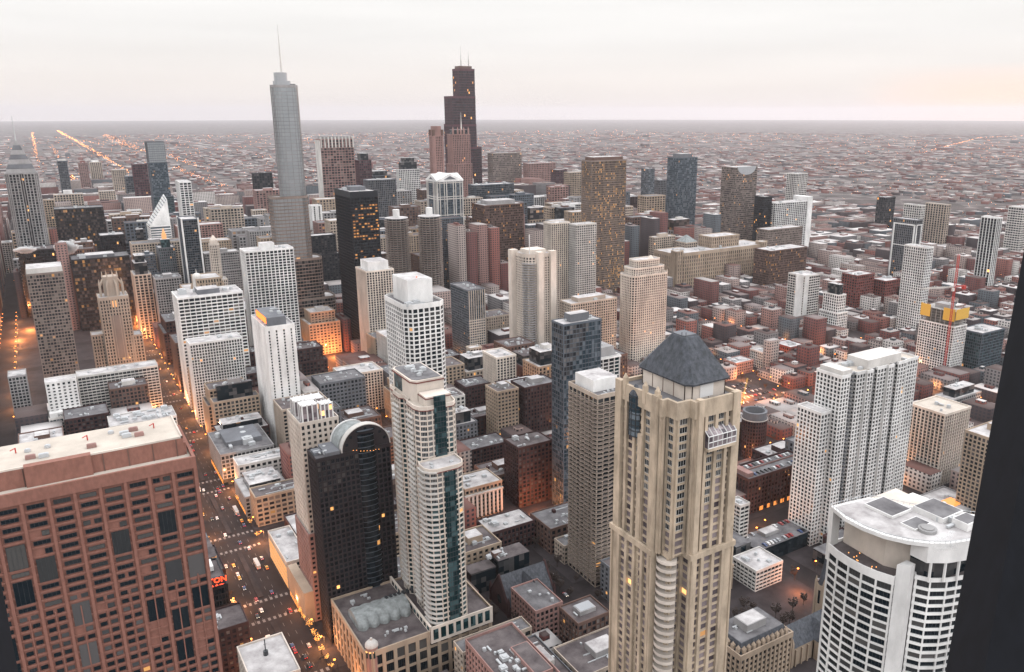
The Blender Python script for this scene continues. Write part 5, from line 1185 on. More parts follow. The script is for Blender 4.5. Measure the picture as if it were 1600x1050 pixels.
r = empty('office_building', 'tall narrow black block with lit window rows south of the white roof with antenna', 'building', (-52, -437, 0)); FOOT.append((-68, -34, -452, -424)); skin(r, rect(28, 22), 0, 36, ('dark_brick', 'glass_office', 3.2, 3.3, 1.3, 1.4, .1, 0), roofmat='roof_dark'); roof_units(r, 24, 18, 36, 6, s=.7)
r = empty('office_building', 'white flat roofed block with a dark antenna at the bottom edge, left of centre', 'building', (-64, -368, 0)); FOOT.append((-78, -50, -388, -348)); skin(r, rect(22, 34), 0, 50, ST['cream_grid'], roofmat='roof_snow')
m = M(); m.beam((0, -4, 50), (0, -4, 59), .18); m.beam((-.8, -4, 56), (.8, -4, 56), .1); m.prism(ngon(1.2, 8, 0, -4), 50, 52.4); m.build('antenna', 'metal_dark', r)
ANCH.append((*proj(-64, -368, 30), *proj(-64, -368, 50), 'white roof with antenna', 370))
r = empty('office_building', 'flat roofed block with purple grey roof panels and machines at the bottom edge', 'building', (-172, -315, 0)); FOOT.append((-188, -156, -342, -286)); skin(r, rect(28, 52), 0, 40, ('rose', 'glass_dark', 3.4, 3.4, 1.2, 1.2, .1, 0), roofmat='roof_dark', parapet=1.5); roof_units(r, 24, 44, 40, 20, s=.7)
m = M(); m.box(-12, -2, -6, 20, 40, 42.6); o = m.build('penthouse', 'rose', r); m = M(); m.box(-11.4, -2.6, -5.4, 19.4, 42.6, 42.7); m.build('roof_cover', 'roof_dark', o)
ANCH.append((*proj(-172, -315, 20), *proj(-172, -315, 40), 'block with purple roof', 360))
# ---- round dark tower, lofts with cars on the roof, parking deck
r, X, Y, w, d, h = custom('round1153', 'round_tower', 'round brown tower', 'round dark brown tower with hollow black top ring right of the tan pyramid-roofed tower', w=23, d=23)
rd = ngon(11.5, 28); skin(r, rd, 0, h-4, ('dark_brick', 'glass_black', 2.4, 3.3, 1.0, 1.1, .12, 0), parapet=.4, roofmat='roof_dark')
m = M(); n_ = 28; A = ngon(11.2, n_); Bq = ngon(9.0, n_); vs = [(*q, h-4) for q in A]+[(*q, h+3) for q in A]+[(*q, h+3) for q in Bq]+[(*q, h-4) for q in Bq]
m.add(vs, [f for i in range(n_) for j in [(i+1) % n_] for f in ((i, j, n_+j, n_+i), (n_+i, n_+j, 2*n_+j, 2*n_+i), (2*n_+i, 2*n_+j, 3*n_+j, 3*n_+i))]); m.build('top_ring', 'slate_grey', r); m = M(); m.prism(ngon(12.1, 28), h-4.6, h-3.8, bottom=True); m.build('ring_ledge', 'pale', r)
CARB = {}
def car_mesh(col):
    if col not in CARB:
        prof = [(-2.2, .35), (2.2, .35), (2.25, .8), (1.3, .95), (.75, 1.45), (-1.1, 1.45), (-1.75, 1.0), (-2.2, .9)]
        m = M(); n_ = len(prof)
        vs = [(-.86, y, z) for y, z in prof]+[(.86, y, z) for y, z in prof]; m.add(vs, [(i, (i+1) % n_, n_+(i+1) % n_, n_+i) for i in range(n_)][::1]+[tuple(range(n_-1, -1, -1)), tuple(range(n_, 2*n_))])
        body = m.build('body', col); m = M(); m.add([(-.75, .80, 1.35+0), (.75, .80, 1.35), (.75, 1.32, 1.0), (-.75, 1.32, 1.0)], [(3, 2, 1, 0)]); m.box(-.88, .88, -.95, .6, 1.02, 1.36); m.add([(-.75, -1.15, 1.42), (.75, -1.15, 1.42), (.75, -1.75, 1.06), (-.75, -1.75, 1.06)], [(0, 1, 2, 3)]); gl = m.build('window', 'metal_dark')
        m = M()
        for x in (-.8, .8):
            for y in (-1.35, 1.4): m.prism([(y+.33*math.cos(R(q*36)), .33+.33*math.sin(R(q*36))) for q in range(10)], x-.1, x+.1)
        mw = m; mw.v = [(c, a, b_) for a, b_, c in mw.v]; wh = mw.build('wheel', 'black')
        L1 = M(); L1.box(-.8, -.45, 2.2, 2.3, .6, .8, True); L1.box(.45, .8, 2.2, 2.3, .6, .8, True); hl = L1.build('headlight', 'head_white'); L2 = M(); L2.box(-.8, -.4, -2.3, -2.2, .65, .9, True); L2.box(.4, .8, -2.3, -2.2, .65, .9, True); tl = L2.build('tail_light', 'tail_red')
        for o in (body, gl, wh, hl, tl): COL.objects.unlink(o)
        CARB[col] = (body, gl, wh, hl, tl)
    return CARB[col]
for nm, c in (('car_white', (.6, .6, .6)), ('car_black', (.015, .015, .018)), ('car_silver', (.3, .31, .33)), ('car_red', (.25, .02, .02)), ('car_yellow', (.6, .32, .02)), ('car_blue', (.03, .06, .16))): plain(nm, c, .3)
def car(x, y, z, rz, col, where, lights=True):
    cn = col[4:]; r = empty('parked_car' if not lights else 'car', '%s car %s' % (cn, where), 'car', (x, y, z), rz, group='%s cars %s' % (cn, where))
    b = car_mesh(col)
    for o in b[:5 if lights else 3]: c = o.copy(); COL.objects.link(c); c.parent = r
    return r
cols = ['car_white', 'car_black', 'car_silver', 'car_red', 'car_black', 'car_silver', 'car_blue', 'car_white']
r, X, Y, w, d, h = custom('lofts', 'loft_building', 'long brown loft building', 'long dark brown loft building with parked cars on its roof, below the round tower', 'building', w=70, d=24, h=30)
skin(r, rect(w, d), 0, h, ('dark_brick', 'glass_dark', 3.6, 3.6, 1.3, 1.3, .3, 0), parapet=1.4, roofmat='roof_grey'); m = M(); m.box(-w/2+3, w/2-10, -2.6, -2.2, h, h+1.2); m.box(w/2-9, w/2-3, -8, 8, h, h+3.5); m.build('ramp_wall', 'rose', r)
m = M()
for i in range(7): m.box(-w/2+4+i*8, -w/2+8+i*8, d/2+.14, d/2+.3, .5, 4)
m.build('shop_front', 'shop_glow', r)
for i in range(26):
    if rnd.random() < .85: car(X-w+5+(i % 13)*4.4, Y-d/2+(-7.5 if i < 13 else 6.2), h+.02, 0, rnd.choice(cols), 'parked on the long brown loft roof', False)
r, X, Y, w, d, h = custom('deck', 'parking_garage', 'parking deck with cars', 'open parking deck with pale roof, rows of parked cars and a small raised ramp house', 'garage', w=52, d=22)
r.location = (X-w/2, Y-d/2, 0); skin(r, rect(w, d), 0, h+3, ('rose', 'glass_black', 5, 3.2, .8, 1.2, .2, 0), parapet=1.1, roofmat='roof_grey'); m = M(); m.box(-6, 8, -8, 0, h+3, h+5.5); o = m.build('ramp_house', 'grey', r); m = M(); m.box(-5.4, 7.4, -7.4, -.6, h+5.5, h+5.6); m.build('roof_cover', 'roof_snow', o)
for i in range(30):
    if rnd.random() < .8 and not (i >= 15 and 4 < i-15 < 10): car(X-w+3+(i % 15)*3.3, Y-(3.4 if i < 15 else 19), h+3.02, 0, rnd.choice(cols), 'parked on the pale parking deck', False)
# ---- mansard building, bottom right
r, X, Y, w, d, h = custom('mansard', 'apartment_building', 'ornate building with dormers', 'ornate tan stone building with dormers along its roof edge, right of the tan tower', 'building', w=38, d=26)
st = ('sandstone', 'glass_dark', 3.2, 3.3, 1.2, 1.2, .35, 0); e, fh, nf = skin(r, rect(w, d), 0, h-5, st, parapet=1.2, cap=2); windows(r, e, 0, fh, nf, st, (1, 2), 70)
m = M(); m.prism(rect(w-3, d-3), h-5, h, p2=rect(w-7, d-7)); m.build('mansard_roof', 'slate_roof', r); m = M(); m.prism(rect(w-7.6, d-7.6), h, h+.15); m.build('roof', 'roof_grey', r)
m = M(); m.box(-7, 7, -5, 5, h+.1, h+4.5); o = m.build('penthouse', 'grey', r); m = M(); m.box(-6.5, 6.5, -4.5, 4.5, h+4.5, h+4.65); m.build('roof_cover', 'roof_snow', o); roof_units(r, w*.7, d*.7, h+.15, 6, s=.5)
for i in range(10): m = M(); m.box(-1, 1, -.8, .8, 0, 2.4); m.prism(rect(2.2, 1.8), 2.4, 4.2, p2=rect(.2, .2)); m.build('dormer', 'sandstone', r, (-w/2+3.5+i*(w-7)/9, d/2-1.4, h-4.4)); 
for i in range(6): m = M(); m.box(-.8, .8, -1, 1, 0, 2.4); m.prism(rect(1.8, 2.2), 2.4, 4.2, p2=rect(.2, .2)); m.build('dormer', 'sandstone', r, (w/2-1.4, -d/2+3.5+i*(d-7)/5, h-4.4))
# ---- churches
def church(label, short, x, y, L_, wd_, ev_, rg_, ax, wall, roof, rose=True, steeple=None, rz=0):
    r = empty('church', label, 'church', (x, y, 0), rz); FOOT.append((x-L_/2-6, x+L_/2+6, y-wd_/2-6, y+wd_/2+6)); ANCH.append((*proj(x, y, 5), *proj(x, y, rg_), short, math.hypot(x, y)))
    m = M(); a, b_ = L_/2, wd_/2
    m.box(-a, a, -b_, b_, 0, ev_)
    m.add([(a, -b_, ev_), (a, b_, ev_), (a, 0, rg_)], [(0, 1, 2)]); m.add([(-a, -b_, ev_), (-a, b_, ev_), (-a, 0, rg_)], [(1, 0, 2)])
    for x_ in (a, -a):
        m.beam((x_, -b_-.4, ev_), (x_, 0, rg_+.9), .5); m.beam((x_, b_+.4, ev_), (x_, 0, rg_+.9), .5)
        for y_ in (-b_, b_): m.prism(rect(1.6, 1.6, x_, y_), 0, ev_+3); m.prism(rect(1.6, 1.6, x_, y_), ev_+3, ev_+6.5, p2=rect(.1, .1, x_, y_))
    for i in range(int(L_/5)): x_ = -a+3+i*5; m.box(x_-.4, x_+.4, b_, b_+1, 0, ev_-2); m.box(x_-.4, x_+.4, -b_-1, -b_, 0, ev_-2)
    m.build('wall', wall, r)
    m = M(); m.add([(-a-.3, -b_-.7, ev_-.4), (a-.6, -b_-.7, ev_-.4), (a-.6, 0, rg_), (-a-.3, 0, rg_), (-a-.3, b_+.7, ev_-.4), (a-.6, b_+.7, ev_-.4)], [(0, 1, 2, 3), (3, 2, 5, 4)]); m.build('roof', roof, r)
    # transept gable to the north with window
    m = M(); t = wd_*.36; m.add([(-t, b_, 0), (t, b_, 0), (t, b_+4, 0), (-t, b_+4, 0), (-t, b_, ev_), (t, b_, ev_), (t, b_+4, ev_), (-t, b_+4, ev_), (0, b_+4, rg_-1.5), (0, 0, rg_-1.5)], [(1, 2, 6, 5), (2, 3, 7, 8, 6), (3, 0, 4, 7)]); m.build('gable', wall, r)
    m = M(); m.add([(-t-.4, b_+4.3, ev_-.3), (0, b_+4.3, rg_-1), (0, 0, rg_-1), (-t-.4, 0, ev_-.3), (t+.4, b_+4.3, ev_-.3), (t+.4, 0, ev_-.3)], [(0, 1, 2, 3), (1, 4, 5, 2)]); m.build('gable_roof', roof, r)
    if rose:
        m = M(); cz = ev_-1
        m.v = []; P_ = [(2.6*math.cos(R(30*q)), b_+4.08, cz+2.6*math.sin(R(30*q))) for q in range(12)]; m.add(P_, [tuple(range(12))]); m.build('rose_window', 'glass_black', r)
        for x_ in (-2.4, 0, 2.4): m = M(); m.box(x_-.7, x_+.7, b_+4.02, b_+4.15, cz-9, cz-4.2); m.build('lancet_window', 'glass_black', r)
        m = M(); m.add([(a+.1, 3*math.cos(R(30*q)), ev_-.5+3*math.sin(R(30*q))) for q in range(12)], [tuple(range(12))]); m.build('rose_window', 'glass_black', r)
    if steeple:
        sx_, sy_, sh = steeple; m = M(); m.prism(rect(6, 6, sx_, sy_), 0, sh*.58)
        for q in range(4): px2, py2 = ((3, 3), (-3, 3), (-3, -3), (3, -3))[q]; m.prism(rect(1.2, 1.2, sx_+px2, sy_+py2), 0, sh*.62); m.prism(rect(1.2, 1.2, sx_+px2, sy_+py2), sh*.62, sh*.7, p2=rect(.1, .1, sx_+px2, sy_+py2))
        o = m.build('steeple', wall, r); m = M(); m.prism(ngon(3.1, 8, sx_, sy_), sh*.58, sh, p2=ngon(.1, 8, sx_, sy_)); m.build('spire', 'slate_roof', o)
        m = M(); m.box(sx_-.8, sx_+.8, sy_+3.02, sy_+3.1, sh*.3, sh*.5); m.box(sx_+3.02, sx_+3.1, sy_-.8, sy_+.8, sh*.3, sh*.5); m.build('belfry_opening', 'glass_black', o)
    return r
church('tan stone church with dark green gabled roof, round rose window and dark spire, bottom right', 'stone church', -352, -276, 46, 15, 13, 23, 0, 'sandstone', 'slate_roof', steeple=(-27, -14, 46))
church('dark gothic church with very big black slate roof and small front gable, lower centre', 'dark gabled church', -232, -410, 34, 24, 8, 24, 0, 'dark_brick', 'slate_roof')
# low flat building behind the curved white tower with glowing opening
r = empty('commercial_building', 'low grey flat roof with a glowing orange skylight behind the curved white tower', 'building', (-548, -322, 0)); FOOT.append((-585, -510, -345, -300)); skin(r, rect(64, 34), 0, 20, ST['grey_grid'], roofmat='roof_snow'); roof_units(r, 60, 30, 20, 8, s=.7)
m = M(); m.box(-18, -6, -2, 8, 20.02, 21.2); m.build('skylight', 'shop_glow', r)
# ------------------------------------------------------------------ ground, streets, blocks
g = M()                                     # one sheet that follows the curve of the earth out to the horizon
rings = [0, 300, 700, 1200, 1800, 2600, 3600, 5000, 7000, 9500, 12500, 16000, 20000, 25000, 31000, 38000, 45000, 52000]; ns = 96
vs = [(0, 0, 0)]
RE = 7.3e6
for q in rings[1:]:
    for i in range(ns): a = 2*math.pi*i/ns; vs.append((q*math.cos(a), q*math.sin(a), -q*q/(2*RE)))
fs = [(0, 1+i, 1+(i+1) % ns) for i in range(ns)]
for k in range(len(rings)-2):
    for i in range(ns): a = 1+k*ns; b_ = a+ns; fs.append((a+i, b_+i, b_+(i+1) % ns, a+(i+1) % ns))
g.add(vs, fs)
m_, t, b = base_mat('ground'); n = t.nodes.new; l = t.links.new
tcn = n('ShaderNodeTexCoord'); nA = n('ShaderNodeTexNoise'); nA.inputs['Scale'].default_value = 0.004; nA.inputs['Detail'].default_value = 10; nA.inputs['Roughness'].default_value = .7
nB = n('ShaderNodeTexVoronoi'); nB.inputs['Scale'].default_value = 0.016; l(tcn.outputs['Object'], nA.inputs[0]); l(tcn.outputs['Object'], nB.inputs['Vector'])
rp = n('ShaderNodeValToRGB'); l(nA.outputs[0], rp.inputs[0]); e_ = rp.color_ramp.elements; e_[0].position = .35; e_[0].color = (.035, .035, .034, 1); e_[1].position = .7; e_[1].color = (.13, .105, .10, 1)
x1 = n('ShaderNodeMix'); x1.data_type = 'RGBA'; x1.inputs['Factor'].default_value = .35; l(rp.outputs[0], x1.inputs['A'])
sc_ = n('ShaderNodeValToRGB'); sep = n('ShaderNodeSeparateColor'); l(nB.outputs['Color'], sep.inputs[0]); l(sep.outputs[0], sc_.inputs[0]); e_ = sc_.color_ramp.elements; e_[0].position = .3; e_[0].color = (.03, .025, .025, 1); e_[1].position = .95; e_[1].color = (.38, .34, .33, 1)
l(sc_.outputs[0], x1.inputs['B']); l(x1.outputs['Result'], b.inputs['Base Color']); b.inputs['Roughness'].default_value = .95; b.inputs['Specular IOR Level'].default_value = .1
g.build('ground', 'ground', kind='structure')
XS = [190, 60, -88, -262, -412, -560, -690, -830, -970, -1110, -1250, -1390, -1540, -1690, -1840, -1990, -2140, -2290]
XW = {-88: 34}
YS = [-100, -245, -400, -490, -590, -700, -830, -960, -1170, -1270, -1400, -1530, -1660, -1790, -1920, -2050, -2180, -2310, -2440, -2570, -2700, -2830, -2960, -3090, -3220, -3350, -3480, -3610]
hw = lambda x: XW.get(x, 18)/2
NEARX = [x for x in XS if x > -1300]; NEARY = [y for y in YS if y > -2100]
ro = M()
for x in NEARX: ro.box(x-hw(x), x+hw(x), -3700, -60, .004, .012) if False else ro.add([(x-hw(x), -3700, .01), (x+hw(x), -3700, .01), (x+hw(x), -60, .01), (x-hw(x), -60, .01)], [(0, 1, 2, 3)])
ro.build('avenue', 'asphalt', kind='structure')
ro = M()
for y in NEARY: ro.add([(-2400, y-9, .016), (240, y-9, .016), (240, y+9, .016), (-2400, y+9, .016)], [(0, 1, 2, 3)])
ro.build('cross_street', 'asphalt', kind='structure')
pv = M(); BLK = []
for i in range(len(XS)-1):
    for j in range(len(YS)-1):
        x1_, x0_ = XS[i]-hw(XS[i]), XS[i+1]+hw(XS[i+1]); y1_, y0_ = YS[j]-9, YS[j+1]+9
        if y1_ > -1900: pv.box(x0_, x1_, y0_, y1_, .0, .14)
        BLK.append((x0_, x1_, y0_, y1_))
pv.build('pavement', 'paving', kind='structure')
mk = M()
for y in NEARY[:12]:
    for yy in (y+11.5, y-11.5):
        for k in range(10): mk.add([(-104+k*3.3, yy-1.6, .022), (-102.4+k*3.3, yy-1.6, .022), (-102.4+k*3.3, yy+1.6, .022), (-104+k*3.3, yy+1.6, .022)], [(0, 1, 2, 3)])
for k in range(90):
    y = -110-k*12
    for x in (-97.5, -92.8, -83.2, -78.5): mk.add([(x-.1, y, .022), (x+.1, y, .022), (x+.1, y+4, .022), (x-.1, y+4, .022)], [(0, 1, 2, 3)])
mk.build('road_marking', 'worn_paint', kind='structure')
md = M()
for j in range(len(YS)-1):
    if YS[j] > -1200: md.box(-89.6, -86.4, YS[j+1]+16, YS[j]-16, .012, .5)
md.build('median_planter', 'paving', kind='structure')
def hit(x0, x1, y0, y1, pad=1.0):
    for a, b_, c, e_ in FOOT:
        if x0 < b_+pad and x1 > a-pad and y0 < e_+pad and y1 > c-pad: return True
    return False

# ------------------------------------------------------------------ small buildings
lots = []
def region(x, y):
    if y > -1230 and x > -70: return (18, 45, 'mix')
    if y > -1230 and y < -640 and x > -520: return (20, 62, 'mix')
    if y > -1230 and x > -440: return (10, 28, 'mix')
    if y > -1230: return (8, 20, 'low') if rnd.random() < .86 else (18, 40, 'mix')
    if x > -1160 and y > -2500: return (45, 135, 'loop') if y > -2000 else (40, 110, 'loop')
    if x > -500: return (18, 65, 'loop')
    return (8, 22, 'low')
for (x0, x1, y0, y1) in BLK:
    w_, d_ = x1-x0, y1-y0
    west = x1 < -440 and y0 > -1300; nx_ = 5 if west else (3 if y0 > -1300 else 2); ny_ = (4 if west else 3) if d_ > 90 else 2
    for i in range(nx_):
        for j in range(ny_):
            if rnd.random() < .07: continue
            a = x0+3+i*(w_-6)/nx_; b_ = a+(w_-6)/nx_-rnd.uniform(.8, 6); c = y0+3+j*(d_-6)/ny_; e_ = c+(d_-6)/ny_-rnd.uniform(.8, 5)
            lo, hi, kd = region((a+b_)/2, (c+e_)/2)
            lots.append([a, b_, c, e_, rnd.uniform(lo, hi), kd])
def visible(x, y):
    p = proj(x, y, 10); return -150 < p[0] < 1720 and -50 < p[1] < 1300
def shrink(L_):                                    # cut a lot back so that it clears the reserved footprints
    a, b_, c, e_, h, kd = L_
    for (fa, fb, fc, fe) in FOOT:
        if a < fb+2 and b_ > fa-2 and c < fe+2 and e_ > fc-2:
            opts = [(fa-2-a, (a, fa-2, c, e_)), (b_-fb-2, (fb+2, b_, c, e_)), (fc-2-c, (a, b_, c, fc-2)), (e_-fe-2, (a, b_, fe+2, e_))]
            q = max(opts, key=lambda o: o[0])
            if q[0] < 9: return None
            a, b_, c, e_ = q[1]
    return [a, b_, c, e_, h, kd]
# open places: the busy plaza, the churches' yards, the square by the avenue
OPEN = [(-700, -575, -668, -575), (-108, -70, -2000, -60), (8, 60, -1500, -1280), (-75, 62, -1345, -985), (-405, -300, -345, -235)]
good = []
for L_ in lots:
    q = shrink(L_)
    if not q or q[1]-q[0] < 9 or q[3]-q[2] < 9: continue
    cx0, cy0 = (q[0]+q[1])/2, (q[2]+q[3])/2
    if any(a < cx0 < b_ and c < cy0 < e_ for a, b_, c, e_ in OPEN): continue
    if not visible(cx0, cy0): continue
    if cy0 > -250 and cx0 > -300: continue
    good.append(q)
near = sorted(good, key=lambda q: math.hypot(q[0], q[2])/((q[1]-q[0])*(q[4]+3))**.5)
NIND = 298
indiv, rest = near[:NIND], near[NIND:]
PAL = {'low': [('red brick', 'brick', .4), ('dark brick', 'dark_brick', .22), ('pinkish', 'rose', .14), ('beige', 'beige', .12), ('grey', 'grey', .12)],
       'mix': [('beige', 'beige', .12), ('brown stone', 'sandstone', .16), ('dark brick', 'dark_brick', .3), ('dark brown', 'brown', .14), ('dark grey', 'slate_grey', .18), ('pale', 'pale', .1)],
       'loop': [('beige', 'beige', .16), ('brown stone', 'sandstone', .14), ('dark glass', 'steel_blue', .3), ('brown', 'brown', .16), ('grey', 'grey', .12), ('pinkish', 'rose', .1), ('black', 'black', .1)]}
RF = [('white roof', 'roof_snow', .5), ('grey roof', 'roof_grey', .3), ('dark roof', 'roof_dark', .2)]
RFD = [('white roof', 'roof_snow', .25), ('grey roof', 'roof_grey', .4), ('dark roof', 'roof_dark', .35)]
def pick(L_):
    q = rnd.random()
    for e in L_:
        q -= e[-1]
        if q <= 0: return e
    return L_[-1]
labels = {}
for q in indiv:
    a, b_, c, e_, h, kd = q; w_, d_ = b_-a, e_-c
    cn, cm, _ = pick(PAL[kd]); rn, rm, _ = pick(RF if kd != 'mix' else RFD); gm = rnd.choice(['glass_dark', 'glass_dark', 'glass_office', 'glass_lit' if kd == 'loop' else 'glass_dark'])
    bay = rnd.choice((3.2, 3.8, 4.6)); st = (cm, gm, bay, 3.6, bay*rnd.uniform(.25, .5), rnd.uniform(1.0, 1.7), rnd.choice((.1, .35)), 0)
    far = math.hypot(a, c) > 1500
    if far: st = (*st[:2], st[2]*1.6, 5.0, st[4]*1.6, st[5]*1.4, *st[6:])
    nfl = max(2, round(h/3.6)); size = 'tower' if h > 50 else ('block' if h > 14 else 'house')
    pA = proj((a+b_)/2, (c+e_)/2, h)
    best = sorted(ANCH, key=lambda s: math.hypot(s[0]-pA[0], s[1]-pA[1]) if True else 0)
    def relword(s):
        dx, dy = pA[0]-s[0], pA[1]-s[1]
        if abs(dx) > abs(dy)*.9: return 'right of' if dx > 0 else 'left of'
        return 'below' if dy > 0 else 'above'
    base_ = '%s %s with %s %s the %s' % (cn, size, rn, relword(best[0]), best[0][4])
    lab = base_; k = 1
    while lab in labels and k < 9:
        lab = base_+', %s the %s' % (relword(best[k]).split()[0]+(' of' if 'of' in relword(best[k]) else ''), best[k][4]); k += 1
        if len(lab.split()) > 16: lab = '%s %s, %s %s, %s %s' % (cn, size, relword(best[0]), best[0][4], relword(best[k-1]), best[k-1][4])
        lab = lab.replace('  ', ' ')
    if lab in labels: lab = '%d-storey ' % nfl+lab
    labels[lab] = 1
    root = empty('office_tower' if h > 50 else 'city_building', ' '.join(lab.split()[:16]), 'tower' if h > 50 else 'building', ((a+b_)/2, (c+e_)/2, 0))
    if h > 28 and rnd.random() < .45:
        s_ = rnd.uniform(2, 5); skin(root, rect(w_, d_), 0, h*.75, st, roofmat=rm); skin(root, rect(w_-2*s_, d_-2*s_), h*.75, h, st, roofmat=rm); rw, rdp = w_-2*s_, d_-2*s_
    elif h < 22 and rnd.random() < .3 and w_ > 20:
        skin(root, rect(w_*.55, d_, -w_*.22, 0), 0, h, st, roofmat=rm); skin(root, rect(w_*.43, d_*.8, w_*.28, 0), 0, h*.8, st, roofmat=rm); rw, rdp = w_*.4, d_*.8
    else: skin(root, rect(w_, d_), 0, h, st, roofmat=rm); rw, rdp = w_, d_
    if rnd.random() < .6: box_unit(root, 'penthouse', -rw*.2, rw*.15, -rdp*.2, rdp*.18, h, h+rnd.uniform(2.5, 5), rnd.choice(['grey', cm, 'pale']), 'roof_snow')
    if math.hypot(a, c) < 1300: roof_units(root, rw, rdp, h, rnd.randrange(7, 15), s=.6)
    if math.hypot(a, c) < 800:
        mp_ = M()
        for q5 in range(3): y5 = rnd.uniform(-.35, .35)*rdp; mp_.box(-rw*.38, rw*rnd.uniform(0, .38), y5, y5+.5, h, h+.5)
        mp_.build('duct', 'metal_light', root); mh_ = M(); mh_.box(-1, 1, -1.5, 1.5, 0, 2.3); mh_.build('stair_hatch', rnd.choice(['grey', 'dark_brick']), root, (rnd.uniform(-.3, .3)*rw, rnd.uniform(-.3, .3)*rdp, h))

# the rest of the city: far too many to count, one object for the walls' and roofs' boxes each
def city_mat(name, loop=False):
    m_, t, b = base_mat(name); n = t.nodes.new; l = t.links.new
    ge = n('ShaderNodeNewGeometry'); rp = n('ShaderNodeValToRGB'); rp.color_ramp.interpolation = 'CONSTANT'
    l(ge.outputs['Random Per Island'], rp.inputs[0]); E = rp.color_ramp.elements
    cols_ = [(.12, .045, .04), (.20, .08, .066), (.28, .23, .21), (.05, .038, .04), (.22, .13, .115), (.40, .37, .35), (.13, .055, .05), (.08, .09, .10), (.28, .21, .19), (.14, .13, .13)]
    E[0].color = (*cols_[0], 1); E[1].position = .1; E[1].color = (*cols_[1], 1)
    for i, c in enumerate(cols_[2:]): e = E.new(.2+.1*i); e.color = (*c, 1)
    r2 = n('ShaderNodeValToRGB'); r2.color_ramp.interpolation = 'CONSTANT'; mm = n('ShaderNodeMath'); mm.operation = 'MULTIPLY'; mm.inputs[1].default_value = 57.3; fr = n('ShaderNodeMath'); fr.operation = 'FRACT'
    l(ge.outputs['Random Per Island'], mm.inputs[0]); l(mm.outputs[0], fr.inputs[0]); l(fr.outputs[0], r2.inputs[0]); E = r2.color_ramp.elements
    E[0].color = (.10, .075, .072, 1); E[1].position = .3; E[1].color = (.20, .165, .16, 1)
    for p_, c in ((.5, (.33, .30, .29)), (.68, (.55, .52, .51)), (.86, (.16, .09, .08))): e = E.new(p_); e.color = (*c, 1)
    sx2 = n('ShaderNodeSeparateXYZ'); l(ge.outputs['True Normal'], sx2.inputs[0]); gt = n('ShaderNodeMath'); gt.operation = 'GREATER_THAN'; gt.inputs[1].default_value = .5; l(sx2.outputs[2], gt.inputs[0])
    # window rows on the walls
    tc2 = n('ShaderNodeTexCoord'); s3 = n('ShaderNodeSeparateXYZ'); l(tc2.outputs['Object'], s3.inputs[0]); ax = n('ShaderNodeMath'); ax.operation = 'ADD'; l(s3.outputs[0], ax.inputs[0]); l(s3.outputs[1], ax.inputs[1])
    def stripe(src, per, cut):
        d = n('ShaderNodeMath'); d.operation = 'DIVIDE'; d.inputs[1].default_value = per; l(src, d.inputs[0]); f = n('ShaderNodeMath'); f.operation = 'FRACT'; l(d.outputs[0], f.inputs[0]); g_ = n('ShaderNodeMath'); g_.operation = 'GREATER_THAN'; g_.inputs[1].default_value = cut; l(f.outputs[0], g_.inputs[0]); return g_.outputs[0]
    w1 = stripe(ax.outputs[0], 4.1, .5); w2 = stripe(s3.outputs[2], 3.7, .45); mu = n('ShaderNodeMath'); mu.operation = 'MULTIPLY'; l(w1, mu.inputs[0]); l(w2, mu.inputs[1])
    mw = n('ShaderNodeMix'); mw.data_type = 'RGBA'; l(mu.outputs[0], mw.inputs['Factor']); l(rp.outputs[0], mw.inputs['A']); mw.inputs['B'].default_value = (.03, .03, .035, 1)
    mf = n('ShaderNodeMix'); mf.data_type = 'RGBA'; l(gt.outputs[0], mf.inputs['Factor']); l(mw.outputs['Result'], mf.inputs['A']); l(r2.outputs[0], mf.inputs['B']); l(mf.outputs['Result'], b.inputs['Base Color']); b.inputs['Roughness'].default_value = .9; b.inputs['Specular IOR Level'].default_value = .15
city_mat('city_far')
nprng = np.random.default_rng(3); boxes = []
for a, b_, c, e_, h, kd in rest: boxes.append((a, b_, c, e_, 0, h))
for k in range(len(boxes)):
    a, b_, c, e_, z, h = boxes[k]
    if rnd.random() < .7: boxes.append((a+(b_-a)*.3, a+(b_-a)*.6, c+(e_-c)*.3, c+(e_-c)*.6, h, h+3))
XMIN, YMIN = min(XS), min(YS)
def far_fill(d0, d1, sx3, sy3, fillp, hmin, hmax):
    for gx in np.arange(-d1, 700, sx3):
        for gy in np.arange(-d1, 0, sy3):
            dd = math.hypot(gx, gy)
            if dd < d0 or dd > d1 or (gx > XMIN-5 and gy > YMIN-5 and gx < 190): continue
            p = proj(gx, gy, 0)
            if not (-60 < p[0] < 1650) or nprng.random() > fillp: continue
            if (gx % 800) < 45 or (gy % 800) < 45: continue
            if d1 < 5000 and ((gx % 150) < 22 or (gy % 240) < 24): continue
            if math.sin(gx*.0011+1.3)*math.cos(gy*.0014)+.35*math.sin(gx*.0047+gy*.0031) > .93: continue
            w_ = sx3*nprng.uniform(.35, .85); d_ = sy3*nprng.uniform(.35, .85); x = gx+nprng.uniform(0, sx3-w_); y = gy+nprng.uniform(0, sy3-d_); h = nprng.uniform(hmin, hmax)
            if nprng.random() < .012: h *= nprng.uniform(1.8, 3.2)
            z = -dd*dd/(2*RE)-.5; boxes.append((x, x+w_, y, y+d_, z, z+h))
far_fill(1500, 4200, 30, 40, .78, 5, 11); far_fill(4200, 7500, 50, 66, .66, 5, 10); far_fill(7500, 13500, 110, 140, .5, 5, 10)
A = np.array(boxes); n_ = len(A)
V = np.zeros((n_, 8, 3)); 
for k, (ix, iy, iz) in enumerate(((0, 2, 4), (1, 2, 4), (1, 3, 4), (0, 3, 4), (0, 2, 5), (1, 2, 5), (1, 3, 5), (0, 3, 5))): V[:, k, 0] = A[:, ix]; V[:, k, 1] = A[:, iy]; V[:, k, 2] = A[:, iz]
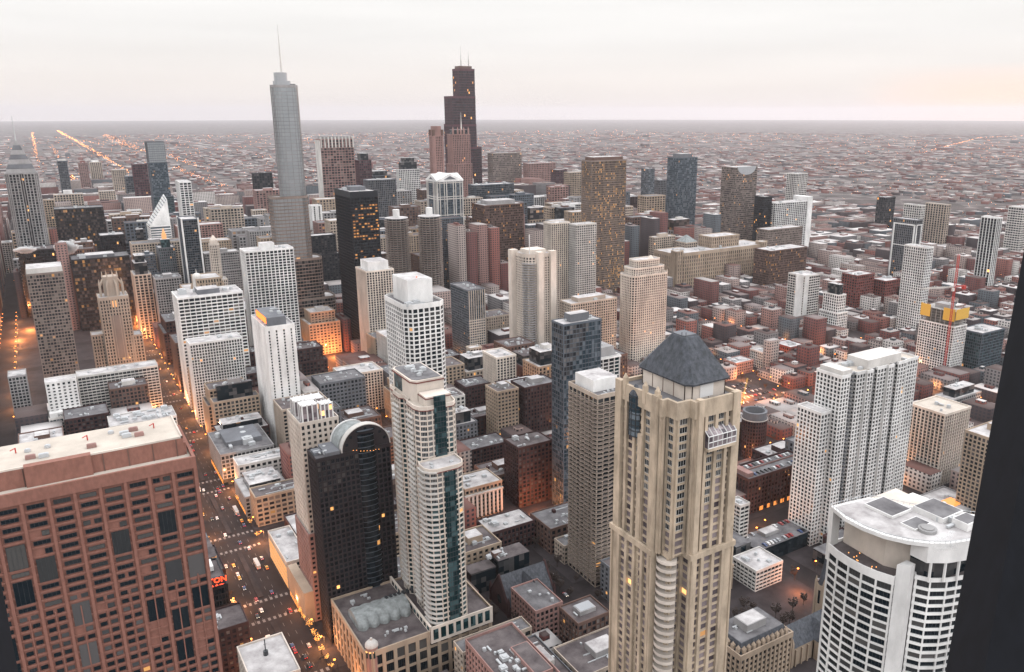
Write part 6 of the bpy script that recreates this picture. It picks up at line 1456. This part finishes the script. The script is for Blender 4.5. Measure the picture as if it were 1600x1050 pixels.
Fq = np.array([(0, 1, 5, 4), (1, 2, 6, 5), (2, 3, 7, 6), (3, 0, 4, 7), (4, 5, 6, 7)]); Fc = (Fq[None]+(np.arange(n_)*8)[:, None, None]).reshape(-1, 4)
def bulk(name, V, F, mat, **kw):
    me = bpy.data.meshes.new(name); V = V.reshape(-1, 3); me.vertices.add(len(V)); me.vertices.foreach_set('co', V.ravel()); k = F.shape[1]
    me.loops.add(F.size); me.loops.foreach_set('vertex_index', F.ravel().astype(np.int32)); me.polygons.add(len(F)); me.polygons.foreach_set('loop_start', np.arange(0, F.size, k, dtype=np.int32)); me.update(calc_edges=True); me.validate()
    me.materials.append(MT[mat]); o = bpy.data.objects.new(name, me); COL.objects.link(o)
    for a, b_ in kw.items(): o[a] = b_
    return o
bulk('distant_buildings', V, Fc, 'city_far', kind='stuff', label='sea of distant low city buildings spreading to the horizon')
print('far boxes', n_)

# ------------------------------------------------------------------ far street lights (uncountable)
fl_ = []
def lights_line(x0, y0, x1, y1, step, jit, dens=1.0, s=1.0):
    L_ = math.hypot(x1-x0, y1-y0)
    for k in range(int(L_/step)):
        if nprng.random() > dens: continue
        t = k*step/L_; x = x0+(x1-x0)*t+nprng.normal()*jit; y = y0+(y1-y0)*t+nprng.normal()*jit; dd = math.hypot(x, y); z = 9-dd*dd/(2*RE); q = s*max(.35, dd/5600)*nprng.uniform(.5, 1.3); fl_.append((x, y, z, q))
lights_line(-486, -17000, -445, -6917, 30, 10, .6, 1.1); lights_line(-445, -6917, -424, -4700, 22, 10, .7, 1.2)
lights_line(-97, -15500, -44, -6000, 50, 10, .6, 1.0); lights_line(-188, -9400, -176, -6500, 55, 10, .5, .8)
lights_line(-166, -4700, -150, -2500, 14, 7, .9, 1.3); lights_line(-950, -13200, -755, -7000, 30, 45, .75, 1.0)
lights_line(-867, -6750, -800, -5100, 22, 22, .8, 1.0); lights_line(-684, -5188, -675, -3450, 18, 12, .8, 1.1)
lights_line(-525, -10517, -616, -9195, 40, 20, .7, .9); lights_line(-5735, -3879, -9855, -5909, 34, 10, .8, .9); lights_line(-9855, -5909, -14000, -6600, 40, 20, .7, .9)
lights_line(-3673, -3284, -6100, -3258, 40, 14, .5, .9); lights_line(-2931, -8528, -4200, -6688, 45, 60, .6, .8); lights_line(-2910, -10333, -2437, -8225, 45, 40, .6, .8); lights_line(-1545, -8244, -1800, -6976, 40, 60, .6, .8)
for q in range(26):
    y = -2400-q*400; lights_line(-200, y, -200-min(9000, -y*1.9), y, 60, 8, .30, .8)
for q in range(24):
    x = -400-q*400; lights_line(x, -1700-q*40, x, -9500, 70, 8, .14, .8)
for q in range(2600):
    a = R(nprng.uniform(-6, 74)); dd = 1500*math.exp(nprng.uniform(0, 2.1)); fl_.append((-dd*math.sin(a), -dd*math.cos(a), nprng.uniform(5, 18)-dd*dd/(2*RE), max(.35, dd/5200)*nprng.uniform(.3, 1.0)))
A = np.array([q for q in fl_ if not hit(q[0], q[0], q[1], q[1], 2)]); n_ = len(A)
oc = np.array([(1, 0, 0), (-1, 0, 0), (0, 1, 0), (0, -1, 0), (0, 0, 1), (0, 0, -1)], float); V = A[:, None, :3]+oc[None]*A[:, None, 3:4]
Fo = np.array([(0, 2, 4), (2, 1, 4), (1, 3, 4), (3, 0, 4), (2, 0, 5), (1, 2, 5), (3, 1, 5), (0, 3, 5)]); bulk('distant_street_lights', V, (Fo[None]+(np.arange(n_)*6)[:, None, None]).reshape(-1, 3), 'far_lamp', kind='stuff', label='countless orange street lights far across the city plain')
print('far lights', n_)

# ------------------------------------------------------------------ street lamps, cars, buses, lit trees
pm = M(); pm.beam((0, 0, 0), (0, 0, 8.6), .12); pm.beam((0, 0, 8.4), (1.6, 0, 8.9), .08); PO = pm.build('post', 'metal_dark'); COL.objects.unlink(PO)
hm = M(); hm.box(1.1, 2.1, -.38, .38, 8.6, 9.0, True); HO = hm.build('lamp_head', 'lamp_orange'); COL.objects.unlink(HO)
def lamp(x, y, rz, where):
    r = empty('street_lamp', 'lit orange street lamp %s' % where, 'street lamp', (x, y, .14), rz, group='street lamps %s' % where)
    for o in (PO, HO): c = o.copy(); COL.objects.link(c); c.parent = r
nl = 0; PL = []
def pt_light(x, y, z, e=1600, col=(1.0, .40, .14)):
    li = bpy.data.lights.new('lamp_light', 'POINT'); li.energy = e; li.color = col; li.shadow_soft_size = .6; o = bpy.data.objects.new('lamp_light', li); COL.objects.link(o); o.location = (x, y, z)
for k in range(44):
    y = -250-k*25-rnd.uniform(0, 6)
    for sx4, rz in ((-107.5, 0), (-68.5, math.pi)):
        if y < -1250 or hit(sx4, sx4, y, y, .5): continue
        lamp(sx4, y, rz, 'along the wide avenue with the planted median'); nl += 1
        if k % 2 == (0 if rz else 1): pt_light(sx4+(2.5 if not rz else -2.5), y, 8, 22000)
for X_, wh, y0, y1 in ((-262, 'on the street behind the white hotel slab', -560, -1260), (-412, 'on the street beside the dark brick block', -330, -960), (-690, 'on the street along the busy plaza', -300, -900), (-560, 'on the street past the round brown tower', -300, -760), (60, 'on the street left of the brown tower with white roof', -960, -1500), (-830, 'on the street below the ribbed beige block', -350, -900)):
    y = y0; k = 0
    while y > y1:
        for s_ in (-1, 1):
            xx = X_+s_*10.5
            if not hit(xx, xx, y, y, .5) and visible(xx, y): lamp(xx, y, 0 if s_ < 0 else math.pi, wh); nl += 1; k += 1
            if k % 4 == 0 and not hit(xx, xx, y, y, .5): pt_light(xx-s_*2, y, 8, 26000)
        y -= 28
for Y_, wh, x0_, x1_ in ((-400, 'on the cross street by the dark gabled church', -300, -700), (-490, 'on the cross street by the long brown lofts', -270, -760), (-590, 'on the cross street left of the plaza', -430, -980), (-700, 'on the cross street behind the plaza', -420, -1000), (-290, 'on the lane by the stone church', -378, -560)):
    x = x0_; k = 0
    while x > x1_:
        if not hit(x, x, Y_+10, Y_+10, .5): lamp(x, Y_+10.5, -math.pi/2, wh); nl += 1; k += 1
        if k % 3 == 0 and not hit(x, x, Y_+8, Y_+8, .5): pt_light(x, Y_+8, 8, 15000)
        x -= 27
print('lamps', nl)
for (x, y, e) in ((-120, -1290, 14000), (-105, -1340, 14000), (-95, -1420, 16000), (-90, -1240, 9000), (35, -1400, 16000), (50, -1340, 12000), (-640, -620, 9000), (-610, -600, 7000), (-270, -980, 9000), (-285, -905, 9000), (-300, -1020, 9000), (-392, -318, 1600), (-380, -290, 1200), (-300, -500, 6000), (-520, -560, 6000), (-215, -362, 3000)): pt_light(x, y, 7, e*11, (1.0, .30, .08))
for i in range(88):
    lane = rnd.choice((-100, -95.2, -91.5, -84.5, -80.8, -76)); y = -300-rnd.random()**1.2*850; south = lane < -88
    col = rnd.choice(cols+['car_yellow']); car(lane, y, .02, math.pi if south else 0, col, 'driving on the wide avenue')
for i in range(60):
    X_ = rnd.choice((-262, -412, -560, -690)); y = rnd.uniform(-320, -1000); x = X_+rnd.choice((-3, 3))
    if not hit(x-2, x+2, y-3, y+3, .5): car(x, y, .03, 0 if x > X_ else math.pi, rnd.choice(cols), 'on the side streets between the towers')
for i in range(90):
    x = -585-(i % 15)*6.4; y = -592-(i//15)*12
    if rnd.random() < .8 and not hit(x-2, x+2, y-3, y+3, .5): car(x, y, .16, rnd.choice((0, math.pi)), rnd.choice(cols), 'parked in the busy plaza lot', rnd.random() < .12)
def bus(x, y, rz, label):
    r = empty('bus', label, 'bus', (x, y, .02), rz); m = M(); m.prism(rrect(2.6, 12, .4), .4, 3.1, bottom=True); m.build('body', 'white_paint', r); m = M(); m.box(-1.34, 1.34, -5.2, 5.3, 1.5, 2.5); m.build('window', 'metal_dark', r)
    m = M(); m.box(-1.1, 1.1, -4.5, 4.5, 3.1, 3.35); m.build('roof_unit', 'pale', r)
    for y_ in (-3.6, 3.9):
        m = M(); m.v = []; m.add([(x_, y_+.5*math.cos(R(q*36)), .5+.5*math.sin(R(q*36))) for x_ in (-1.32, 1.32) for q in range(10)], [tuple(range(10)), tuple(range(19, 9, -1))]+[(q, (q+1) % 10, 10+(q+1) % 10, 10+q) for q in range(10)]); m.build('wheel', 'black', r)
    m = M(); m.box(-1.1, -.7, 5.95, 6.05, .7, 1, True); m.box(.7, 1.1, 5.95, 6.05, .7, 1, True); m.build('headlight', 'head_white', r); m = M(); m.box(-1.1, -.7, -6.05, -5.95, .8, 1.1, True); m.box(.7, 1.1, -6.05, -5.95, .8, 1.1, True); m.build('tail_light', 'tail_red', r)
bus(-80.8, -452, 0, 'white bus nearest the store with the wavy roof on the avenue'); bus(-95, -548, math.pi, 'white bus in the middle of the avenue beside the glowing low shop'); bus(-99.5, -640, math.pi, 'white bus at the kerb below the flat grey store roof'); bus(-81, -700, 0, 'white bus farther up the avenue beside the pink granite tower roof')
LEAF = [(M(), 'bark')]
def tree(x, y, h, label, group, lit=False, n_br=7):
    r = empty('tree', label, 'tree', (x, y, .14), rnd.uniform(0, 6), group=group); m = M()
    m.prism(ngon(.22, 7), 0, h*.38, p2=ngon(.15, 7)); m.build('trunk', 'bark', r)
    m = M(); lf = M()
    for i in range(n_br):
        a = rnd.uniform(0, 6.28); t0 = h*rnd.uniform(.3, .45); p = Vector((0, 0, t0)); q = Vector((math.cos(a)*h*rnd.uniform(.15, .34), math.sin(a)*h*rnd.uniform(.15, .34), h*rnd.uniform(.6, 1.0))); m.beam(p, q, .06)
        for j in range(5):
            b0 = p.lerp(q, rnd.uniform(.35, .95)); b1 = b0+Vector((rnd.uniform(-1, 1), rnd.uniform(-1, 1), rnd.uniform(.1, 1)))*h*.13; m.beam(b0, b1, .03)
            for k in range(3):
                c = b0.lerp(b1, rnd.random())+Vector((rnd.uniform(-.3, .3), rnd.uniform(-.3, .3), rnd.uniform(-.3, .3))); s_ = .07 if lit else .2; lf.box(c.x-s_, c.x+s_, c.y-s_, c.y+s_, c.z-s_, c.z+s_, True)
    m.build('crown', 'bark', r); lf.build('string_lights' if lit else 'twigs', 'lamp_warm' if lit else 'bark', r, kind='stuff')
k = 0
for y in (-575, -586, -597, -608, -640, -655, -672):
    tree(-104.5 if k % 2 else -71, y, rnd.uniform(7, 9), 'bare tree wrapped in golden string lights on the avenue near the stepped white roofs', 'golden lit trees near the stepped white roofs', True); k += 1
for y in range(-408, -480, -9):
    tree(-104.5+rnd.uniform(-1, 1), y, rnd.uniform(6, 8.5), 'bare tree with orange string lights on the pavement beside the store with wavy roof', 'orange lit trees beside the wavy store', True)
for y in range(-425, -900, -15):
    if not hit(-70, -68, y, y): tree(-70, y, rnd.uniform(5, 8), 'bare unlit street tree on the left pavement of the avenue', 'bare trees on the left pavement')
for (x, y) in ((-372, -262), (-366, -256), (-380, -268), (-388, -258), (-396, -272), (-318, -330), (-326, -338), (-210, -372), (-206, -380), (-214, -388), (-330, -300), (-322, -306), (-338, -314), (-345, -322), (-392, -345), (-300, -470), (-310, -478)):
    if not hit(x-1, x+1, y-1, y+1): tree(x, y, rnd.uniform(8, 13), 'bare leafless tree in a small yard between the low blocks', 'bare trees in the small yards', n_br=14)

def grove(label, group, h, spots):
    p = None
    for (x, y) in spots:
        if hit(x-1.5, x+1.5, y-1.5, y+1.5, .5) or not visible(x, y): continue
        if p is None:
            tree(x, y, h, label, group, n_br=12); p = [o for o in COL.objects if o.get('group') == group][-1]; continue
        c = p.copy(); COL.objects.link(c); c.location = (x, y, .14); c.rotation_euler.z = rnd.uniform(0, 6.28); k_ = rnd.uniform(.75, 1.3); c.scale = (k_, k_, k_)
        for ch in p.children: e_ = ch.copy(); COL.objects.link(e_); e_.parent = c
grove('bare leafless tree in the yard between the stone church and the white roofed block', 'bare trees in the church yard', 9, [(-330-rnd.random()*60, -245-rnd.random()*75) for _ in range(34)])
grove('bare leafless street tree along the kerbs of the low brick streets around the plaza', 'bare street trees around the plaza', 9, [(X_+s_*8.4+s_*4, y_+rnd.uniform(-3, 3)) for X_ in (-560, -690, -830) for s_ in (-1, 1) for y_ in range(-320, -960, -38)])
grove('bare leafless street tree between the towers in the middle streets', 'bare street trees between the towers', 8, [(X_+s_*11, y_+rnd.uniform(-3, 3)) for X_ in (-262, -412) for s_ in (-1, 1) for y_ in range(-330, -820, -26)])
grove('bare leafless tree beside the dark gabled church', 'bare trees beside the dark gabled church', 10, [(-205-rnd.random()*8, -380-rnd.random()*45) for _ in range(9)]+[(-255-rnd.random()*5, -390-rnd.random()*40) for _ in range(6)])
# ------------------------------------------------------------------ steam, window frame, haze
def steam(x, y, z, s, label, dens=.12):
    bpy.ops.mesh.primitive_ico_sphere_add(subdivisions=3, radius=1, location=(x, y, z)) if False else None
    me = bpy.data.meshes.new('steam_plume'); import bmesh; bm = bmesh.new(); bmesh.ops.create_icosphere(bm, subdivisions=3, radius=1); bm.to_mesh(me); bm.free()
    o = bpy.data.objects.new('steam_plume', me); COL.objects.link(o); o.location = (x, y, z); o.scale = s; o['label'] = label; o['category'] = 'steam'; o['kind'] = 'stuff'
    if 'steam' not in MT:
        m_ = bpy.data.materials.new('steam'); m_.use_nodes = True; MT['steam'] = m_; t = m_.node_tree; t.nodes.clear(); n = t.nodes.new; l = t.links.new
        ou = n('ShaderNodeOutputMaterial'); pv_ = n('ShaderNodeVolumePrincipled'); l(pv_.outputs[0], ou.inputs['Volume']); pv_.inputs['Color'].default_value = (.97, .97, .97, 1)
        tc_ = n('ShaderNodeTexCoord'); ns_ = n('ShaderNodeTexNoise'); ns_.inputs['Scale'].default_value = 1.7; ns_.inputs['Detail'].default_value = 4; l(tc_.outputs['Object'], ns_.inputs[0])
        ln = n('ShaderNodeVectorMath'); ln.operation = 'LENGTH'; l(tc_.outputs['Object'], ln.inputs[0]); sb = n('ShaderNodeMath'); sb.operation = 'SUBTRACT'; l(ns_.outputs[0], sb.inputs[0])
        hf = n('ShaderNodeMath'); hf.operation = 'MULTIPLY'; hf.inputs[1].default_value = .56; l(ln.outputs['Value'], hf.inputs[0]); l(hf.outputs[0], sb.inputs[1])
        mx_ = n('ShaderNodeMath'); mx_.operation = 'MULTIPLY'; mx_.inputs[1].default_value = 6; l(sb.outputs[0], mx_.inputs[0]); cl = n('ShaderNodeClamp'); l(mx_.outputs[0], cl.inputs[0]); l(cl.outputs[0], pv_.inputs['Density'])
    me.materials.append(MT['steam'])
steam(-28, -1395, 118, (17, 8, 12), 'white steam plume rising from the black slab roof at the left'); steam(24, -1440, 112, (16, 6, 6), 'low white steam puff on the left end of the black slab roof')
steam(-249, -142, 166, (8, 5, 3.5), 'thin white steam drifting over the roof of the curved white tower')
if STEAM_OFF:
    for o in [o for o in COL.objects if o.name.startswith('steam_plume')]: COL.objects.unlink(o)
# the window mullion of the room the photograph is taken from, a metre or two from the lens
def ray(px, py): return (fw+rt*((px-875)/1274)-up*((py-525)/1274))
def mull(name, label, top, bot, wpx, depth_m, mat):
    m = M(); a, b_ = Vector((0, 0, EYE))+ray(*top)*depth_m, Vector((0, 0, EYE))+ray(*bot)*depth_m
    a2, b2 = Vector((0, 0, EYE))+ray(top[0]+wpx[0], top[1])*depth_m, Vector((0, 0, EYE))+ray(bot[0]+wpx[1], bot[1])*depth_m; n_ = fw*-.10
    m.add([tuple(p) for p in (a, b_, b2, a2, a+n_, b_+n_, b2+n_, a2+n_)], [(0, 1, 2, 3), (7, 6, 5, 4), (1, 0, 4, 5), (3, 2, 6, 7), (0, 3, 7, 4), (2, 1, 5, 6)]); return m.build(name, mat, label=label, category='window frame')
stone('frame_dark', (.0055, .0065, .010), rough=.85, scale=40); stone('frame_edge', (.028, .028, .032), rough=.7, scale=60)
mr_o = mull('window_mullion', 'dark slanted window mullion along the right edge of the view', (1628, 240), (1466, 1110), (180, 260), 1.25, 'frame_dark')
ml_o = mull('window_mullion', 'dark slanted window mullion in the lower left corner of the view', (-158, 700), (-100, 1110), (120, 140), 1.25, 'frame_dark')
hz = M(); hz.box(-54000, 54000, -54000, 54000, -260, 540, True)
mh = bpy.data.materials.new('haze'); mh.use_nodes = True; MT['haze'] = mh; t = mh.node_tree; t.nodes.clear(); ou = t.nodes.new('ShaderNodeOutputMaterial'); pvn = t.nodes.new('ShaderNodeVolumePrincipled')
pvn.inputs['Color'].default_value = (.82, .80, .835, 1); pvn.inputs['Density'].default_value = HAZE; pvn.inputs['Anisotropy'].default_value = .45; t.links.new(pvn.outputs[0], ou.inputs['Volume'])
if HAZE > 0: hz.build('haze', 'haze', kind='stuff', label='thin pale evening haze over the whole city')
